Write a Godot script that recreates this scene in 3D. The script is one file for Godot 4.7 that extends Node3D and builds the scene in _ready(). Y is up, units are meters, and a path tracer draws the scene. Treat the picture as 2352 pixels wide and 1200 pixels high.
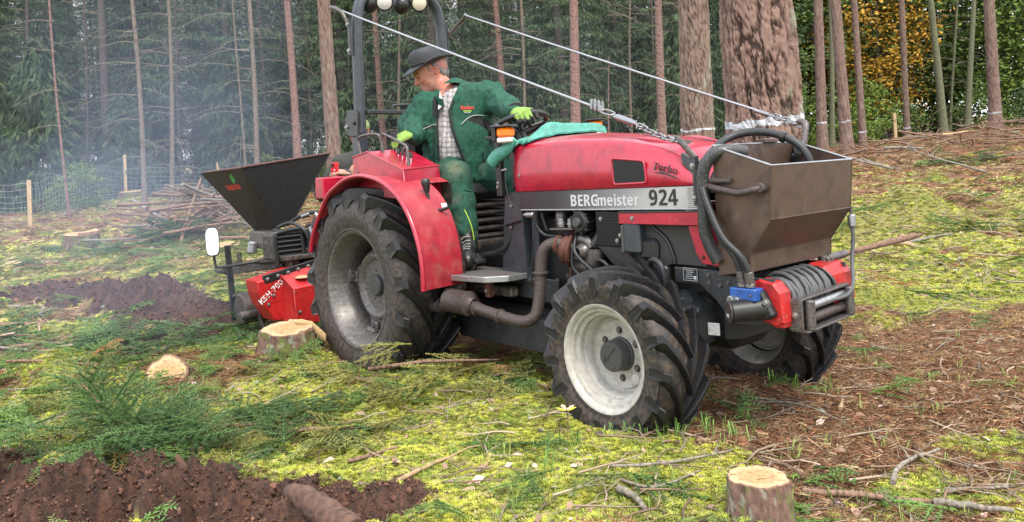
extends Node3D
# Forest clearing with a red narrow tractor, its driver, a planting machine and a spruce wood behind. y is up, metres.

const EYE := 1.33
var rng := RandomNumberGenerator.new()
var n_big := FastNoiseLite.new()
var n_mid := FastNoiseLite.new()
var n_fine := FastNoiseLite.new()
var names := {}
var mats := {}
var tex := {}


func _ready() -> void:
	rng.seed = 7
	# ---- camera
	var cam := Camera3D.new()
	cam.name = "camera"
	cam.near = 0.1
	cam.far = 600.0
	cam.projection = Camera3D.PROJECTION_FRUSTUM
	cam.size = 0.1 * 1200.0 / 1903.0
	cam.frustum_offset = Vector2(0, -0.1 * 277.0 / 1903.0)
	cam.position = Vector3(0, EYE, 0)
	cam.rotation_degrees = Vector3(0, 0, -3.29)
	add_child(cam)
	cam.current = true
	# ---- sky, sun, exposure
	var env := Environment.new()
	env.background_mode = Environment.BG_SKY
	var sky := Sky.new()
	var ps := ProceduralSkyMaterial.new()
	ps.sky_top_color = Color(0.86, 0.88, 0.92)
	ps.sky_horizon_color = Color(0.90, 0.90, 0.91)
	ps.ground_horizon_color = Color(0.45, 0.44, 0.40)
	ps.ground_bottom_color = Color(0.2, 0.18, 0.15)
	ps.sky_curve = 0.2
	ps.sky_energy_multiplier = 1.0
	ps.sun_angle_max = 1.0
	sky.sky_material = ps
	env.sky = sky
	env.background_energy_multiplier = 1.0
	env.tonemap_mode = Environment.TONE_MAPPER_LINEAR
	env.tonemap_exposure = 3.1
	env.sdfgi_enabled = true
	env.ssao_enabled = true
	env.ssil_enabled = true
	env.volumetric_fog_enabled = true
	env.volumetric_fog_density = 0.0
	var we := WorldEnvironment.new()
	we.name = "world_environment"
	we.environment = env
	add_child(we)
	var sun := DirectionalLight3D.new()
	sun.name = "sun"
	sun.light_energy = 0.5
	sun.light_color = Color(1.0, 0.97, 0.92)
	sun.light_angular_distance = 14.0
	sun.shadow_enabled = true
	sun.rotation_degrees = Vector3(-58, 22, 0)
	add_child(sun)

	set_noise()
	make_materials()
	build_ground()
	build_forest()
	build_ground_things()
	build_tractor()
	build_bonnet_cloth()
	build_planter()
	build_driver()
	build_bystander()
	build_cover()
	build_smoke()


func set_noise() -> void:
	n_big.seed = 3
	n_big.frequency = 0.35
	n_big.fractal_octaves = 3
	n_mid.seed = 11
	n_mid.frequency = 1.7
	n_mid.fractal_octaves = 3
	n_fine.seed = 23
	n_fine.frequency = 9.0
	n_fine.fractal_octaves = 3


# ---------------------------------------------------------------- naming
func numbered(called: String) -> String:
	var k: int = names.get(called, 0)
	names[called] = k + 1
	return called if k == 0 else "%s_%03d" % [called, k]


func thing(called: String, label: String, category: String, at := Vector3.ZERO, group := "") -> Node3D:
	var o := Node3D.new()
	o.name = numbered(called)
	o.position = at
	tag(o, label, category, group)
	add_child(o)
	return o


func tag(o: Node, label: String, category: String, group := "", kind := "") -> void:
	o.set_meta("label", label)
	if category:
		o.set_meta("category", category)
	if group:
		o.set_meta("group", group)
	if kind:
		o.set_meta("kind", kind)


func part(called: String, shape, mat: Material, parent: Node = self, xf := Transform3D()) -> MeshInstance3D:
	var o := MeshInstance3D.new()
	o.name = numbered(called) if parent == self else called
	if shape is SurfaceTool:
		shape.generate_normals()
		shape.index()
		o.mesh = shape.commit()
	else:
		o.mesh = shape
	o.material_override = mat
	o.transform = xf
	parent.add_child(o, true)
	return o


func holder(called: String, parent: Node, xf := Transform3D()) -> Node3D:
	var o := Node3D.new()
	o.name = called
	o.transform = xf
	parent.add_child(o, true)
	return o


# ---------------------------------------------------------------- mesh helpers
func S() -> SurfaceTool:
	var st := SurfaceTool.new()
	st.begin(Mesh.PRIMITIVE_TRIANGLES)
	st.set_smooth_group(0)
	return st


func tri(st: SurfaceTool, a: Vector3, b: Vector3, c: Vector3) -> void:
	st.add_vertex(a)
	st.add_vertex(b)
	st.add_vertex(c)


func quad(st: SurfaceTool, a: Vector3, b: Vector3, c: Vector3, d: Vector3) -> void:
	tri(st, a, b, c)
	tri(st, a, c, d)


# a convex body's face: turned so that it looks away from «mid»
func face(st: SurfaceTool, pts: Array, mid: Vector3) -> void:
	var n := Vector3.ZERO
	var ctr := Vector3.ZERO
	for i in pts.size():
		var p: Vector3 = pts[i]
		var q: Vector3 = pts[(i + 1) % pts.size()]
		n += (p - mid).cross(q - mid)
		ctr += p
	ctr /= pts.size()
	var flip := n.dot(ctr - mid) > 0.0
	for i in range(1, pts.size() - 1):
		if flip:
			tri(st, pts[0], pts[i + 1], pts[i])
		else:
			tri(st, pts[0], pts[i], pts[i + 1])


func bx(st: SurfaceTool, c: Vector3, s: Vector3, bv := 0.004, basis := Basis()) -> void:
	st.set_smooth_group(-1)
	var h := s * 0.5
	bv = minf(bv, minf(h.x, minf(h.y, h.z)) * 0.9)
	var P := func(sx: int, sy: int, sz: int, ax: int) -> Vector3:
		var v := Vector3((h.x - bv) * sx, (h.y - bv) * sy, (h.z - bv) * sz)
		v[ax] += bv * [sx, sy, sz][ax]
		return c + basis * v
	for ax in 3:
		var u := (ax + 1) % 3
		var w := (ax + 2) % 3
		for sg in [-1, 1]:
			var q := []
			for k in [[-1, -1], [1, -1], [1, 1], [-1, 1]]:
				var e := [0, 0, 0]
				e[ax] = sg
				e[u] = k[0]
				e[w] = k[1]
				q.append(P.call(e[0], e[1], e[2], ax))
			face(st, q, c)
			for s2 in [-1, 1]:
				var q2 := []
				for k in [[-1, u], [1, u], [1, w], [-1, w]]:
					var e := [0, 0, 0]
					e[u] = sg
					e[w] = s2
					e[ax] = k[0]
					q2.append(P.call(e[0], e[1], e[2], k[1]))
				face(st, q2, c)
	for sx in [-1, 1]:
		for sy in [-1, 1]:
			for sz in [-1, 1]:
				face(st, [P.call(sx, sy, sz, 0), P.call(sx, sy, sz, 1), P.call(sx, sy, sz, 2)], c)
	st.set_smooth_group(0)


func box_mesh(c: Vector3, s: Vector3, bv := 0.004, basis := Basis()) -> SurfaceTool:
	var st := S()
	bx(st, c, s, bv, basis)
	return st


# a hull of eight corners: bottom four then top four, both going round
func hexa(st: SurfaceTool, p: Array) -> void:
	st.set_smooth_group(-1)
	var m := Vector3.ZERO
	for v in p:
		m += v / 8.0
	face(st, [p[0], p[1], p[2], p[3]], m)
	face(st, [p[4], p[5], p[6], p[7]], m)
	for i in 4:
		var j := (i + 1) % 4
		face(st, [p[i], p[j], p[j + 4], p[i + 4]], m)
	st.set_smooth_group(0)


# outline in x, y pushed from z0 to z1, edges chamfered
func prism(st: SurfaceTool, poly: PackedVector2Array, z0: float, z1: float, bv := 0.003, xf := Transform3D()) -> void:
	st.set_smooth_group(-1)
	if not Geometry2D.is_polygon_clockwise(poly):
		poly.reverse()
	var n := poly.size()
	var inner := PackedVector2Array()
	for i in n:
		var a := poly[(i + n - 1) % n]
		var b := poly[i]
		var c := poly[(i + 1) % n]
		var d1 := (b - a).normalized()
		var d2 := (c - b).normalized()
		var n1 := Vector2(d1.y, -d1.x)
		var n2 := Vector2(d2.y, -d2.x)
		var m := (n1 + n2)
		m = m / maxf(0.25, m.length_squared()) * 2.0
		inner.append(b - m * bv if false else b + m * bv)
	# pick the side that shrinks
	var grow := 0.0
	for i in n:
		grow += inner[i].cross(inner[(i + 1) % n])
	var orig := 0.0
	for i in n:
		orig += poly[i].cross(poly[(i + 1) % n])
	if absf(grow) > absf(orig):
		for i in n:
			inner[i] = poly[i] * 2.0 - inner[i]
	var idx := Geometry2D.triangulate_polygon(inner)
	var A := func(v: Vector2, z: float) -> Vector3:
		return xf * Vector3(v.x, v.y, z)
	for k in range(0, idx.size(), 3):
		var a := inner[idx[k]]
		var b := inner[idx[k + 1]]
		var c := inner[idx[k + 2]]
		if (b - a).cross(c - a) > 0.0:
			var t := b
			b = c
			c = t
		tri(st, A.call(a, z1), A.call(b, z1), A.call(c, z1))
		tri(st, A.call(a, z0), A.call(c, z0), A.call(b, z0))
	for i in n:
		var j := (i + 1) % n
		quad(st, A.call(poly[i], z1 - bv), A.call(poly[i], z0 + bv), A.call(poly[j], z0 + bv), A.call(poly[j], z1 - bv))
		quad(st, A.call(inner[i], z1), A.call(poly[i], z1 - bv), A.call(poly[j], z1 - bv), A.call(inner[j], z1))
		quad(st, A.call(poly[i], z0 + bv), A.call(inner[i], z0), A.call(inner[j], z0), A.call(poly[j], z0 + bv))
	st.set_smooth_group(0)


func pv(a: Array) -> PackedVector2Array:
	var p := PackedVector2Array()
	for i in range(0, a.size(), 2):
		p.append(Vector2(a[i], a[i + 1]))
	return p


func v3(a: Array) -> Array:
	var p := []
	for i in range(0, a.size(), 3):
		p.append(Vector3(a[i], a[i + 1], a[i + 2]))
	return p


func curve(pts: Array, per := 5) -> Array:
	var out := []
	var n := pts.size()
	for i in n - 1:
		var a: Vector3 = pts[maxi(i - 1, 0)]
		var b: Vector3 = pts[i]
		var c: Vector3 = pts[i + 1]
		var d: Vector3 = pts[mini(i + 2, n - 1)]
		for k in per:
			out.append(b.cubic_interpolate(c, a, d, float(k) / per))
	out.append(pts[n - 1])
	return out


func tube(st: SurfaceTool, pts: Array, r, sides := 8, caps := true, flat := 1.0) -> void:
	var n := pts.size()
	var rings := []
	var nrm := Vector3.ZERO
	for i in n:
		var t: Vector3 = (pts[mini(i + 1, n - 1)] - pts[maxi(i - 1, 0)]).normalized()
		if i == 0:
			nrm = t.cross(Vector3.UP if absf(t.y) < 0.9 else Vector3.RIGHT).normalized()
		nrm = (nrm - t * t.dot(nrm)).normalized()
		var bi := t.cross(nrm)
		var rad: float = r[i] if r is Array else r
		var ring := []
		for k in sides:
			var a := TAU * k / sides
			ring.append(pts[i] + (nrm * cos(a) * flat + bi * sin(a)) * rad)
		rings.append(ring)
	for i in n - 1:
		for k in sides:
			var j := (k + 1) % sides
			quad(st, rings[i][k], rings[i][j], rings[i + 1][j], rings[i + 1][k])
	if caps:
		st.set_smooth_group(-1)
		for k in range(1, sides - 1):
			tri(st, rings[0][0], rings[0][k + 1], rings[0][k])
			tri(st, rings[n - 1][0], rings[n - 1][k], rings[n - 1][k + 1])
		st.set_smooth_group(0)


func tube_mesh(pts: Array, r, sides := 8, caps := true, flat := 1.0) -> SurfaceTool:
	var st := S()
	tube(st, pts, r, sides, caps, flat)
	return st


# profile of (radius, height) turned about the local y axis
func lathe(st: SurfaceTool, prof: Array, n := 24, xf := Transform3D(), sharp := 0.75) -> void:
	var grp := 0
	for i in prof.size() - 1:
		var a: Vector2 = prof[i]
		var b: Vector2 = prof[i + 1]
		if i > 0:
			var o: Vector2 = prof[i - 1]
			if (a - o).normalized().dot((b - a).normalized()) < sharp:
				grp += 1
		st.set_smooth_group(grp)
		for k in n:
			var t0 := TAU * k / n
			var t1 := TAU * (k + 1) / n
			var p0 := xf * Vector3(a.x * cos(t0), a.y, a.x * sin(t0))
			var p1 := xf * Vector3(a.x * cos(t1), a.y, a.x * sin(t1))
			var p2 := xf * Vector3(b.x * cos(t1), b.y, b.x * sin(t1))
			var p3 := xf * Vector3(b.x * cos(t0), b.y, b.x * sin(t0))
			if a.x > 1e-5:
				tri(st, p0, p1, p2)
			if b.x > 1e-5:
				tri(st, p0, p2, p3)
	st.set_smooth_group(0)


func lathe_mesh(prof: Array, n := 24, xf := Transform3D()) -> SurfaceTool:
	var st := S()
	lathe(st, prof, n, xf)
	return st


# a frame whose y axis runs along «dir»
func along(at: Vector3, dir: Vector3) -> Transform3D:
	var y := dir.normalized()
	var x := y.cross(Vector3.UP if absf(y.y) < 0.95 else Vector3.RIGHT).normalized()
	return Transform3D(Basis(x, y, x.cross(y)), at)


func cyl(st: SurfaceTool, a: Vector3, b: Vector3, r: float, n := 14, bv := 0.003) -> void:
	var h := (b - a).length()
	lathe(st, [Vector2(0, 0), Vector2(r - bv, 0), Vector2(r, bv), Vector2(r, h - bv), Vector2(r - bv, h), Vector2(0, h)], n, along(a, b - a))


func cyl_mesh(a: Vector3, b: Vector3, r: float, n := 14, bv := 0.003) -> SurfaceTool:
	var st := S()
	cyl(st, a, b, r, n, bv)
	return st


func bolt(parent: Node, at: Vector3, dir: Vector3, r := 0.009, mat: Material = null) -> void:
	var st := S()
	var xf := along(at, dir)
	lathe(st, [Vector2(r * 1.5, 0), Vector2(r * 1.5, r * 0.3), Vector2(r, r * 0.3)], 10, xf)
	lathe(st, [Vector2(r, 0), Vector2(r, r * 1.0), Vector2(r * 0.8, r * 1.2), Vector2(0, r * 1.2)], 6, xf, 2.0)
	part("bolt", st, mat if mat else mats.bolt, parent)


func text(called: String, words: String, height: float, mat: Material, parent: Node, xf: Transform3D, font := "Droid Sans", weight := 700, italic := false, depth := 0.0015) -> MeshInstance3D:
	var tm := TextMesh.new()
	var f := SystemFont.new()
	f.font_names = PackedStringArray([font])
	f.font_weight = weight
	f.font_italic = italic
	tm.font = f
	tm.text = words
	tm.font_size = 32
	tm.pixel_size = height / 23.0
	tm.depth = depth
	tm.curve_step = 1.5
	return part(called, tm, mat, parent, xf)


# ---------------------------------------------------------------- materials
func lin(r: float, g: float, b: float) -> Color:
	return Color(r, g, b).linear_to_srgb()


func noise_tex(key: String, size: int, freq: float, oct: int, stops: Array, seed_ := 1, type := FastNoiseLite.TYPE_SIMPLEX_SMOOTH, fractal := FastNoiseLite.FRACTAL_FBM) -> NoiseTexture2D:
	var n := FastNoiseLite.new()
	n.noise_type = type
	n.seed = seed_
	n.frequency = freq
	n.fractal_type = fractal
	n.fractal_octaves = oct
	var t := NoiseTexture2D.new()
	t.width = size
	t.height = size
	t.seamless = true
	t.noise = n
	if stops.size():
		var g := Gradient.new()
		var off := PackedFloat32Array()
		var col := PackedColorArray()
		for s in stops:
			off.append(s[0])
			col.append(s[1])
		g.offsets = off
		g.colors = col
		t.color_ramp = g
	tex[key] = t
	return t


func bump_tex(key: String, size: int, freq: float, oct: int, strength: float, seed_ := 1, type := FastNoiseLite.TYPE_SIMPLEX_SMOOTH) -> NoiseTexture2D:
	var t := noise_tex(key, size, freq, oct, [], seed_, type)
	t.as_normal_map = true
	t.bump_strength = strength
	return t


func gray(v: float, a := 1.0) -> Color:
	return Color(v, v, v, a)


# colour (linear), roughness, metal; wear = [detail texture key, scale]; bump = [key, amount]
func M(key: String, c: Color, rough: float, metal := 0.0, tint := "grunge", scale := 2.0, wear := "", bump := "", bump_scale := 1.0) -> StandardMaterial3D:
	var m := StandardMaterial3D.new()
	m.resource_name = key
	m.albedo_color = c.linear_to_srgb()
	m.roughness = rough
	m.metallic = metal
	m.uv1_triplanar = true
	m.uv1_scale = Vector3.ONE * scale
	if tint:
		m.albedo_texture = tex[tint]
	if wear:
		m.detail_enabled = true
		m.detail_albedo = tex[wear]
		m.detail_blend_mode = BaseMaterial3D.BLEND_MODE_MIX
		m.detail_uv_layer = BaseMaterial3D.DETAIL_UV_1
	if bump:
		m.normal_enabled = true
		m.normal_texture = tex[bump]
		m.normal_scale = bump_scale
	mats[key] = m
	return m


func VM(key: String, rough: float, tint := "", scale := 3.0, bump := "", bump_scale := 1.0) -> StandardMaterial3D:
	var m := M(key, Color(1, 1, 1), rough, 0.0, tint, scale, "", bump, bump_scale)
	m.vertex_color_use_as_albedo = true
	return m


func make_materials() -> void:
	noise_tex("grunge", 512, 0.012, 5, [[0.0, gray(0.72)], [0.45, gray(0.93)], [1.0, gray(1.0)]], 4)
	noise_tex("blotch", 512, 0.02, 5, [[0.0, gray(0.5)], [0.5, gray(0.85)], [1.0, gray(1.0)]], 9)
	noise_tex("speck", 512, 0.09, 3, [[0.0, gray(0.55)], [0.5, gray(0.9)], [1.0, gray(1.0)]], 13)
	noise_tex("dust", 512, 0.011, 5, [[0.0, Color(0.62, 0.52, 0.42, 0.0)], [0.5, Color(0.62, 0.52, 0.44, 0.05)], [0.75, Color(0.6, 0.5, 0.42, 0.2)], [1.0, Color(0.55, 0.45, 0.36, 0.45)]], 17)
	noise_tex("mud", 512, 0.02, 5, [[0.0, Color(0.30, 0.24, 0.20, 0.0)], [0.45, Color(0.34, 0.28, 0.24, 0.12)], [0.7, Color(0.36, 0.30, 0.25, 0.6)], [1.0, Color(0.34, 0.27, 0.22, 0.9)]], 21)
	noise_tex("mud_light", 512, 0.025, 5, [[0.0, Color(0.30, 0.24, 0.20, 0.0)], [0.6, Color(0.34, 0.28, 0.24, 0.0)], [0.8, Color(0.36, 0.28, 0.22, 0.35)], [1.0, Color(0.34, 0.27, 0.2, 0.6)]], 22)
	noise_tex("scuff", 512, 0.012, 5, [[0.0, Color(0.30, 0.21, 0.17, 0.45)], [0.4, Color(0.33, 0.26, 0.23, 0.0)], [0.65, Color(0.42, 0.37, 0.34, 0.0)], [1.0, Color(0.46, 0.41, 0.38, 0.5)]], 33)
	noise_tex("nicks", 512, 0.045, 4, [[0.0, Color(0.62, 0.45, 0.45, 0.8)], [0.10, Color(0.6, 0.42, 0.42, 0.6)], [0.125, Color(0.6, 0.4, 0.4, 0.0)], [0.6, Color(0.6, 0.5, 0.48, 0.0)], [1.0, Color(0.6, 0.5, 0.48, 0.22)]], 37)
	noise_tex("rust", 512, 0.016, 5, [[0.0, Color(0.3, 0.17, 0.11, 0.85)], [0.4, Color(0.33, 0.2, 0.14, 0.35)], [0.6, Color(0.36, 0.29, 0.26, 0.1)], [1.0, Color(0.42, 0.38, 0.36, 0.45)]], 29)
	noise_tex("chips", 512, 0.06, 4, [[0.0, Color(0.62, 0.58, 0.54, 0.9)], [0.17, Color(0.6, 0.56, 0.52, 0.7)], [0.2, Color(0.6, 0.56, 0.52, 0.0)], [1.0, Color(0.6, 0.56, 0.5, 0.0)]], 31)
	bump_tex("fine_bump", 512, 0.05, 4, 3.0, 5)
	bump_tex("lump_bump", 512, 0.015, 4, 6.0, 6)
	noise_tex("bark", 512, 0.02, 4, [[0.0, gray(0.45)], [0.4, gray(0.8)], [0.7, gray(1.0)], [1.0, Color(0.9, 0.92, 0.85)]], 41)
	bump_tex("bark_bump", 512, 0.03, 4, 8.0, 42, FastNoiseLite.TYPE_CELLULAR)
	noise_tex("litter", 1024, 0.035, 5, [[0.0, gray(0.4)], [0.4, gray(0.75)], [0.6, gray(0.95)], [1.0, gray(1.0)]], 51)
	bump_tex("litter_bump", 1024, 0.05, 5, 10.0, 52)
	# perforated sheet, tread pattern of the step
	var im := Image.create(64, 64, false, Image.FORMAT_RGB8)
	im.fill(Color(0.34, 0.34, 0.35))
	for y in 64:
		for x in 64:
			var cx := fposmod(x + (8 if (y / 16) % 2 else 0), 16.0) - 8.0
			var cy := fposmod(y, 16.0) - 8.0
			if cx * cx + cy * cy < 26.0:
				im.set_pixel(x, y, Color(0.05, 0.05, 0.05))
	tex.holes = ImageTexture.create_from_image(im)
	# paint and metal
	var red := M("red_paint", Color(0.41, 0.006, 0.032), 0.34, 0.0, "grunge", 1.3, "nicks")
	red.clearcoat_enabled = true
	red.clearcoat = 0.5
	red.clearcoat_roughness = 0.18
	var rd := M("red_dusty", Color(0.36, 0.008, 0.028), 0.42, 0.0, "grunge", 1.6, "dust")
	rd.clearcoat_enabled = true
	rd.clearcoat = 0.25
	M("red_machine", Color(0.43, 0.014, 0.014), 0.42, 0.0, "grunge", 2.0, "chips")
	M("charcoal_paint", Color(0.030, 0.033, 0.037), 0.42, 0.0, "grunge", 3.0, "chips")
	M("charcoal_clean", Color(0.040, 0.048, 0.057), 0.38, 0.0, "grunge", 2.0)
	M("black_paint", Color(0.014, 0.014, 0.015), 0.45, 0.0, "grunge", 3.0)
	M("black_dusty", Color(0.018, 0.017, 0.016), 0.6, 0.0, "grunge", 3.0, "dust")
	M("black_plastic", Color(0.016, 0.016, 0.017), 0.35, 0.0, "", 1.0)
	M("engine_black", Color(0.016, 0.016, 0.017), 0.55, 0.1, "blotch", 6.0)
	M("shroud", Color(0.055, 0.050, 0.046), 0.75, 0.0, "speck", 5.0)
	M("perforated", Color(0.16, 0.16, 0.165), 0.5, 0.5, "holes", 18.0)
	M("rubber", Color(0.022, 0.022, 0.023), 0.6, 0.0, "blotch", 3.0, "mud", "fine_bump", 0.35)
	M("tread_rubber", Color(0.010, 0.011, 0.014), 0.46, 0.0, "blotch", 5.0, "mud_light", "fine_bump", 0.3)
	M("rubber_dark", Color(0.017, 0.018, 0.020), 0.5, 0.0, "blotch", 3.0, "", "fine_bump", 0.3)
	M("hose", Color(0.022, 0.023, 0.026), 0.5, 0.0, "grunge", 6.0)
	M("rim_white", Color(0.44, 0.43, 0.39), 0.42, 0.0, "grunge", 4.0, "dust")
	M("rim_grey", Color(0.20, 0.195, 0.19), 0.42, 0.35, "blotch", 4.0, "mud")
	M("hub_grey", Color(0.075, 0.075, 0.075), 0.5, 0.1, "speck", 8.0)
	M("bolt", Color(0.30, 0.29, 0.28), 0.4, 0.8, "", 1.0)
	M("steel", Color(0.42, 0.42, 0.42), 0.32, 0.9, "grunge", 8.0)
	M("zinc", Color(0.38, 0.39, 0.40), 0.35, 0.85, "speck", 12.0)
	M("steel_dull", Color(0.20, 0.20, 0.20), 0.45, 0.6, "blotch", 6.0, "rust")
	M("wire", Color(0.36, 0.37, 0.39), 0.4, 0.75, "", 1.0)
	M("rope", Color(0.115, 0.118, 0.125), 0.6, 0.2, "speck", 14.0)
	M("hopper_steel", Color(0.100, 0.064, 0.047), 0.48, 0.3, "grunge", 1.6, "scuff", "fine_bump", 0.08)
	M("rust_pipe", Color(0.085, 0.066, 0.060), 0.55, 0.3, "blotch", 6.0, "scuff", "fine_bump", 0.3)
	M("rust_red", Color(0.13, 0.045, 0.030), 0.75, 0.1, "blotch", 8.0)
	M("alloy", Color(0.40, 0.41, 0.42), 0.4, 0.75, "grunge", 5.0)
	M("tread_plate", Color(0.17, 0.17, 0.165), 0.6, 0.4, "speck", 10.0, "mud", "lump_bump", 0.8)
	M("orange_lens", Color(0.85, 0.17, 0.0), 0.18, 0.0, "", 1.0)
	M("clear_lens", Color(0.62, 0.62, 0.58), 0.2, 0.1, "", 1.0)
	M("lamp_cream", Color(0.62, 0.58, 0.44), 0.3, 0.0, "", 1.0)
	M("blue_paint", Color(0.02, 0.085, 0.32), 0.4, 0.0, "grunge", 4.0)
	M("white_print", Color(0.72, 0.72, 0.70), 0.5, 0.0, "grunge", 8.0)
	M("silver_print", Color(0.50, 0.51, 0.52), 0.4, 0.2, "", 1.0)
	M("black_print", Color(0.012, 0.012, 0.013), 0.45, 0.0, "", 1.0)
	M("red_print", Color(0.60, 0.03, 0.02), 0.6, 0.0, "", 1.0)
	M("green_print", Color(0.04, 0.28, 0.04), 0.6, 0.0, "", 1.0)
	M("mirror_face", Color(0.86, 0.88, 0.9), 0.06, 1.0, "", 1.0)
	M("cloth_green", Color(0.07, 0.31, 0.24), 0.5, 0.0, "grunge", 4.0, "", "fine_bump", 0.1)
	M("red_sleeve", Color(0.55, 0.02, 0.03), 0.4, 0.0, "", 1.0)
	# people
	M("skin", Color(0.50, 0.235, 0.165), 0.5, 0.0, "grunge", 9.0)
	mats.skin.subsurf_scatter_enabled = true
	mats.skin.subsurf_scatter_strength = 0.1
	VM("skin_tinted", 0.5, "grunge", 9.0, "fine_bump", 0.12)
	VM("cloth_tinted", 0.85, "blotch", 3.5, "fine_bump", 0.45)
	M("felt", Color(0.034, 0.038, 0.045), 0.6, 0.0, "blotch", 6.0, "", "fine_bump", 0.15)
	M("hat_band", Color(0.010, 0.011, 0.013), 0.7, 0.0, "", 1.0)
	M("grey_hair", Color(0.24, 0.225, 0.21), 0.7, 0.0, "speck", 30.0)
	M("glove_black", Color(0.016, 0.018, 0.015), 0.7, 0.0, "grunge", 9.0)
	VM("glove_tinted", 0.8, "grunge", 9.0, "fine_bump", 0.2)
	M("boot", Color(0.013, 0.013, 0.014), 0.4, 0.0, "blotch", 9.0)
	M("lace", Color(0.30, 0.29, 0.27), 0.8, 0.0, "", 1.0)
	M("piping_grey", Color(0.35, 0.38, 0.37), 0.5, 0.0, "", 1.0)
	M("piping_lime", Color(0.38, 0.55, 0.05), 0.6, 0.0, "", 1.0)
	M("zip_black", Color(0.008, 0.010, 0.010), 0.6, 0.0, "", 1.0)
	# wood and plants
	M("pine_bark", Color(0.25, 0.155, 0.125), 0.9, 0.0, "bark", 1.2, "", "bark_bump", 0.8)
	M("spruce_bark", Color(0.20, 0.155, 0.115), 0.9, 0.0, "bark", 1.5, "", "bark_bump", 0.6)
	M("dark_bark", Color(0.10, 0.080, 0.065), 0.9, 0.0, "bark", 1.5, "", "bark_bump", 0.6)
	M("pink_bark", Color(0.27, 0.155, 0.13), 0.9, 0.0, "bark", 1.2, "", "bark_bump", 0.7)
	M("green_bark", Color(0.16, 0.165, 0.095), 0.9, 0.0, "bark", 1.5, "", "bark_bump", 0.6)
	VM("bark_tinted", 0.92, "speck", 5.0, "fine_bump", 0.8)
	M("dead_twig", Color(0.20, 0.165, 0.125), 0.9, 0.0, "", 1.0)
	M("stick", Color(0.26, 0.155, 0.105), 0.9, 0.0, "bark", 5.0, "", "bark_bump", 0.5)
	M("stick_grey", Color(0.27, 0.235, 0.19), 0.9, 0.0, "bark", 5.0, "", "bark_bump", 0.5)
	M("stick_peeled", Color(0.42, 0.29, 0.16), 0.8, 0.0, "grunge", 5.0)
	M("fresh_wood", Color(0.48, 0.33, 0.16), 0.75, 0.0, "grunge", 6.0)
	M("post_wood", Color(0.52, 0.37, 0.21), 0.8, 0.0, "grunge", 3.0)
	M("mark_paint", Color(0.66, 0.67, 0.70), 0.8, 0.0, "blotch", 7.0)
	VM("ground", 0.95, "litter", 1.1, "litter_bump", 0.9)
	mats.ground.uv1_world_triplanar = true
	VM("cover", 0.9)
	mats.cover.backlight_enabled = true
	mats.cover.backlight = Color(0.35, 0.35, 0.3)
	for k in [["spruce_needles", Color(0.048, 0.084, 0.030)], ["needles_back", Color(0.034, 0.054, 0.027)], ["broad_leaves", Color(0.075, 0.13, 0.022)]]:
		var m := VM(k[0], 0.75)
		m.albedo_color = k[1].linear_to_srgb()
		m.backlight_enabled = true
		m.backlight = Color(0.25, 0.25, 0.25)
	for k in [["spruce_fresh", Color(0.085, 0.165, 0.055)], ["spruce_pale", Color(0.27, 0.27, 0.085)]]:
		var m := VM(k[0], 0.65)
		m.albedo_color = k[1].linear_to_srgb()
		m.backlight_enabled = true
		m.backlight = Color(0.3, 0.3, 0.3)
	M("yellow_leaf", Color(0.55, 0.52, 0.04), 0.6, 0.0, "", 1.0)
	M("pale_leaf", Color(0.50, 0.36, 0.26), 0.7, 0.0, "", 1.0)
	# side band: black at the rear fading to silver, as printed
	var band := StandardMaterial3D.new()
	band.resource_name = "band"
	var g := Gradient.new()
	g.offsets = PackedFloat32Array([0.0, 0.22, 0.5, 0.72, 1.0])
	g.colors = PackedColorArray([Color(0.17, 0.17, 0.18), Color(0.19, 0.19, 0.20), Color(0.42, 0.42, 0.43), Color(0.62, 0.62, 0.62), Color(0.68, 0.68, 0.67)])
	var gt := GradientTexture2D.new()
	gt.gradient = g
	gt.width = 256
	gt.height = 4
	band.albedo_texture = gt
	band.texture_repeat = false
	band.roughness = 0.4
	band.metallic = 0.2
	mats.band = band
	M("hopper_black", Color(0.012, 0.012, 0.013), 0.55, 0.0, "blotch", 2.0, "", "fine_bump", 0.1)
	M("hopper_brown", Color(0.030, 0.020, 0.014), 0.55, 0.0, "blotch", 2.0, "", "fine_bump", 0.1)
	M("rust_edge", Color(0.14, 0.06, 0.055), 0.6, 0.3, "blotch", 6.0)
	M("jacket_green", Color(0.009, 0.092, 0.055), 0.85, 0.0, "grunge", 3.0)
	M("shirt_white", Color(0.60, 0.57, 0.56), 0.85, 0.0, "grunge", 6.0)
	M("cap_lime", Color(0.20, 0.28, 0.10), 0.85, 0.0, "grunge", 6.0)
	M("rotten", Color(0.13, 0.070, 0.048), 0.95, 0.0, "bark", 2.5, "", "bark_bump", 0.5)
	M("side_mesh", Color(0.14, 0.145, 0.155), 0.45, 0.3, "holes", 26.0)
	noise_tex("worn", 512, 0.05, 4, [[0.0, Color(0.42, 0.38, 0.33, 0.9)], [0.3, Color(0.40, 0.36, 0.31, 0.8)], [0.36, Color(0.4, 0.36, 0.3, 0.0)], [1.0, Color(0.4, 0.36, 0.3, 0.0)]], 35)
	M("guard_paint", Color(0.030, 0.036, 0.040), 0.45, 0.0, "grunge", 3.0, "worn")


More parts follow.
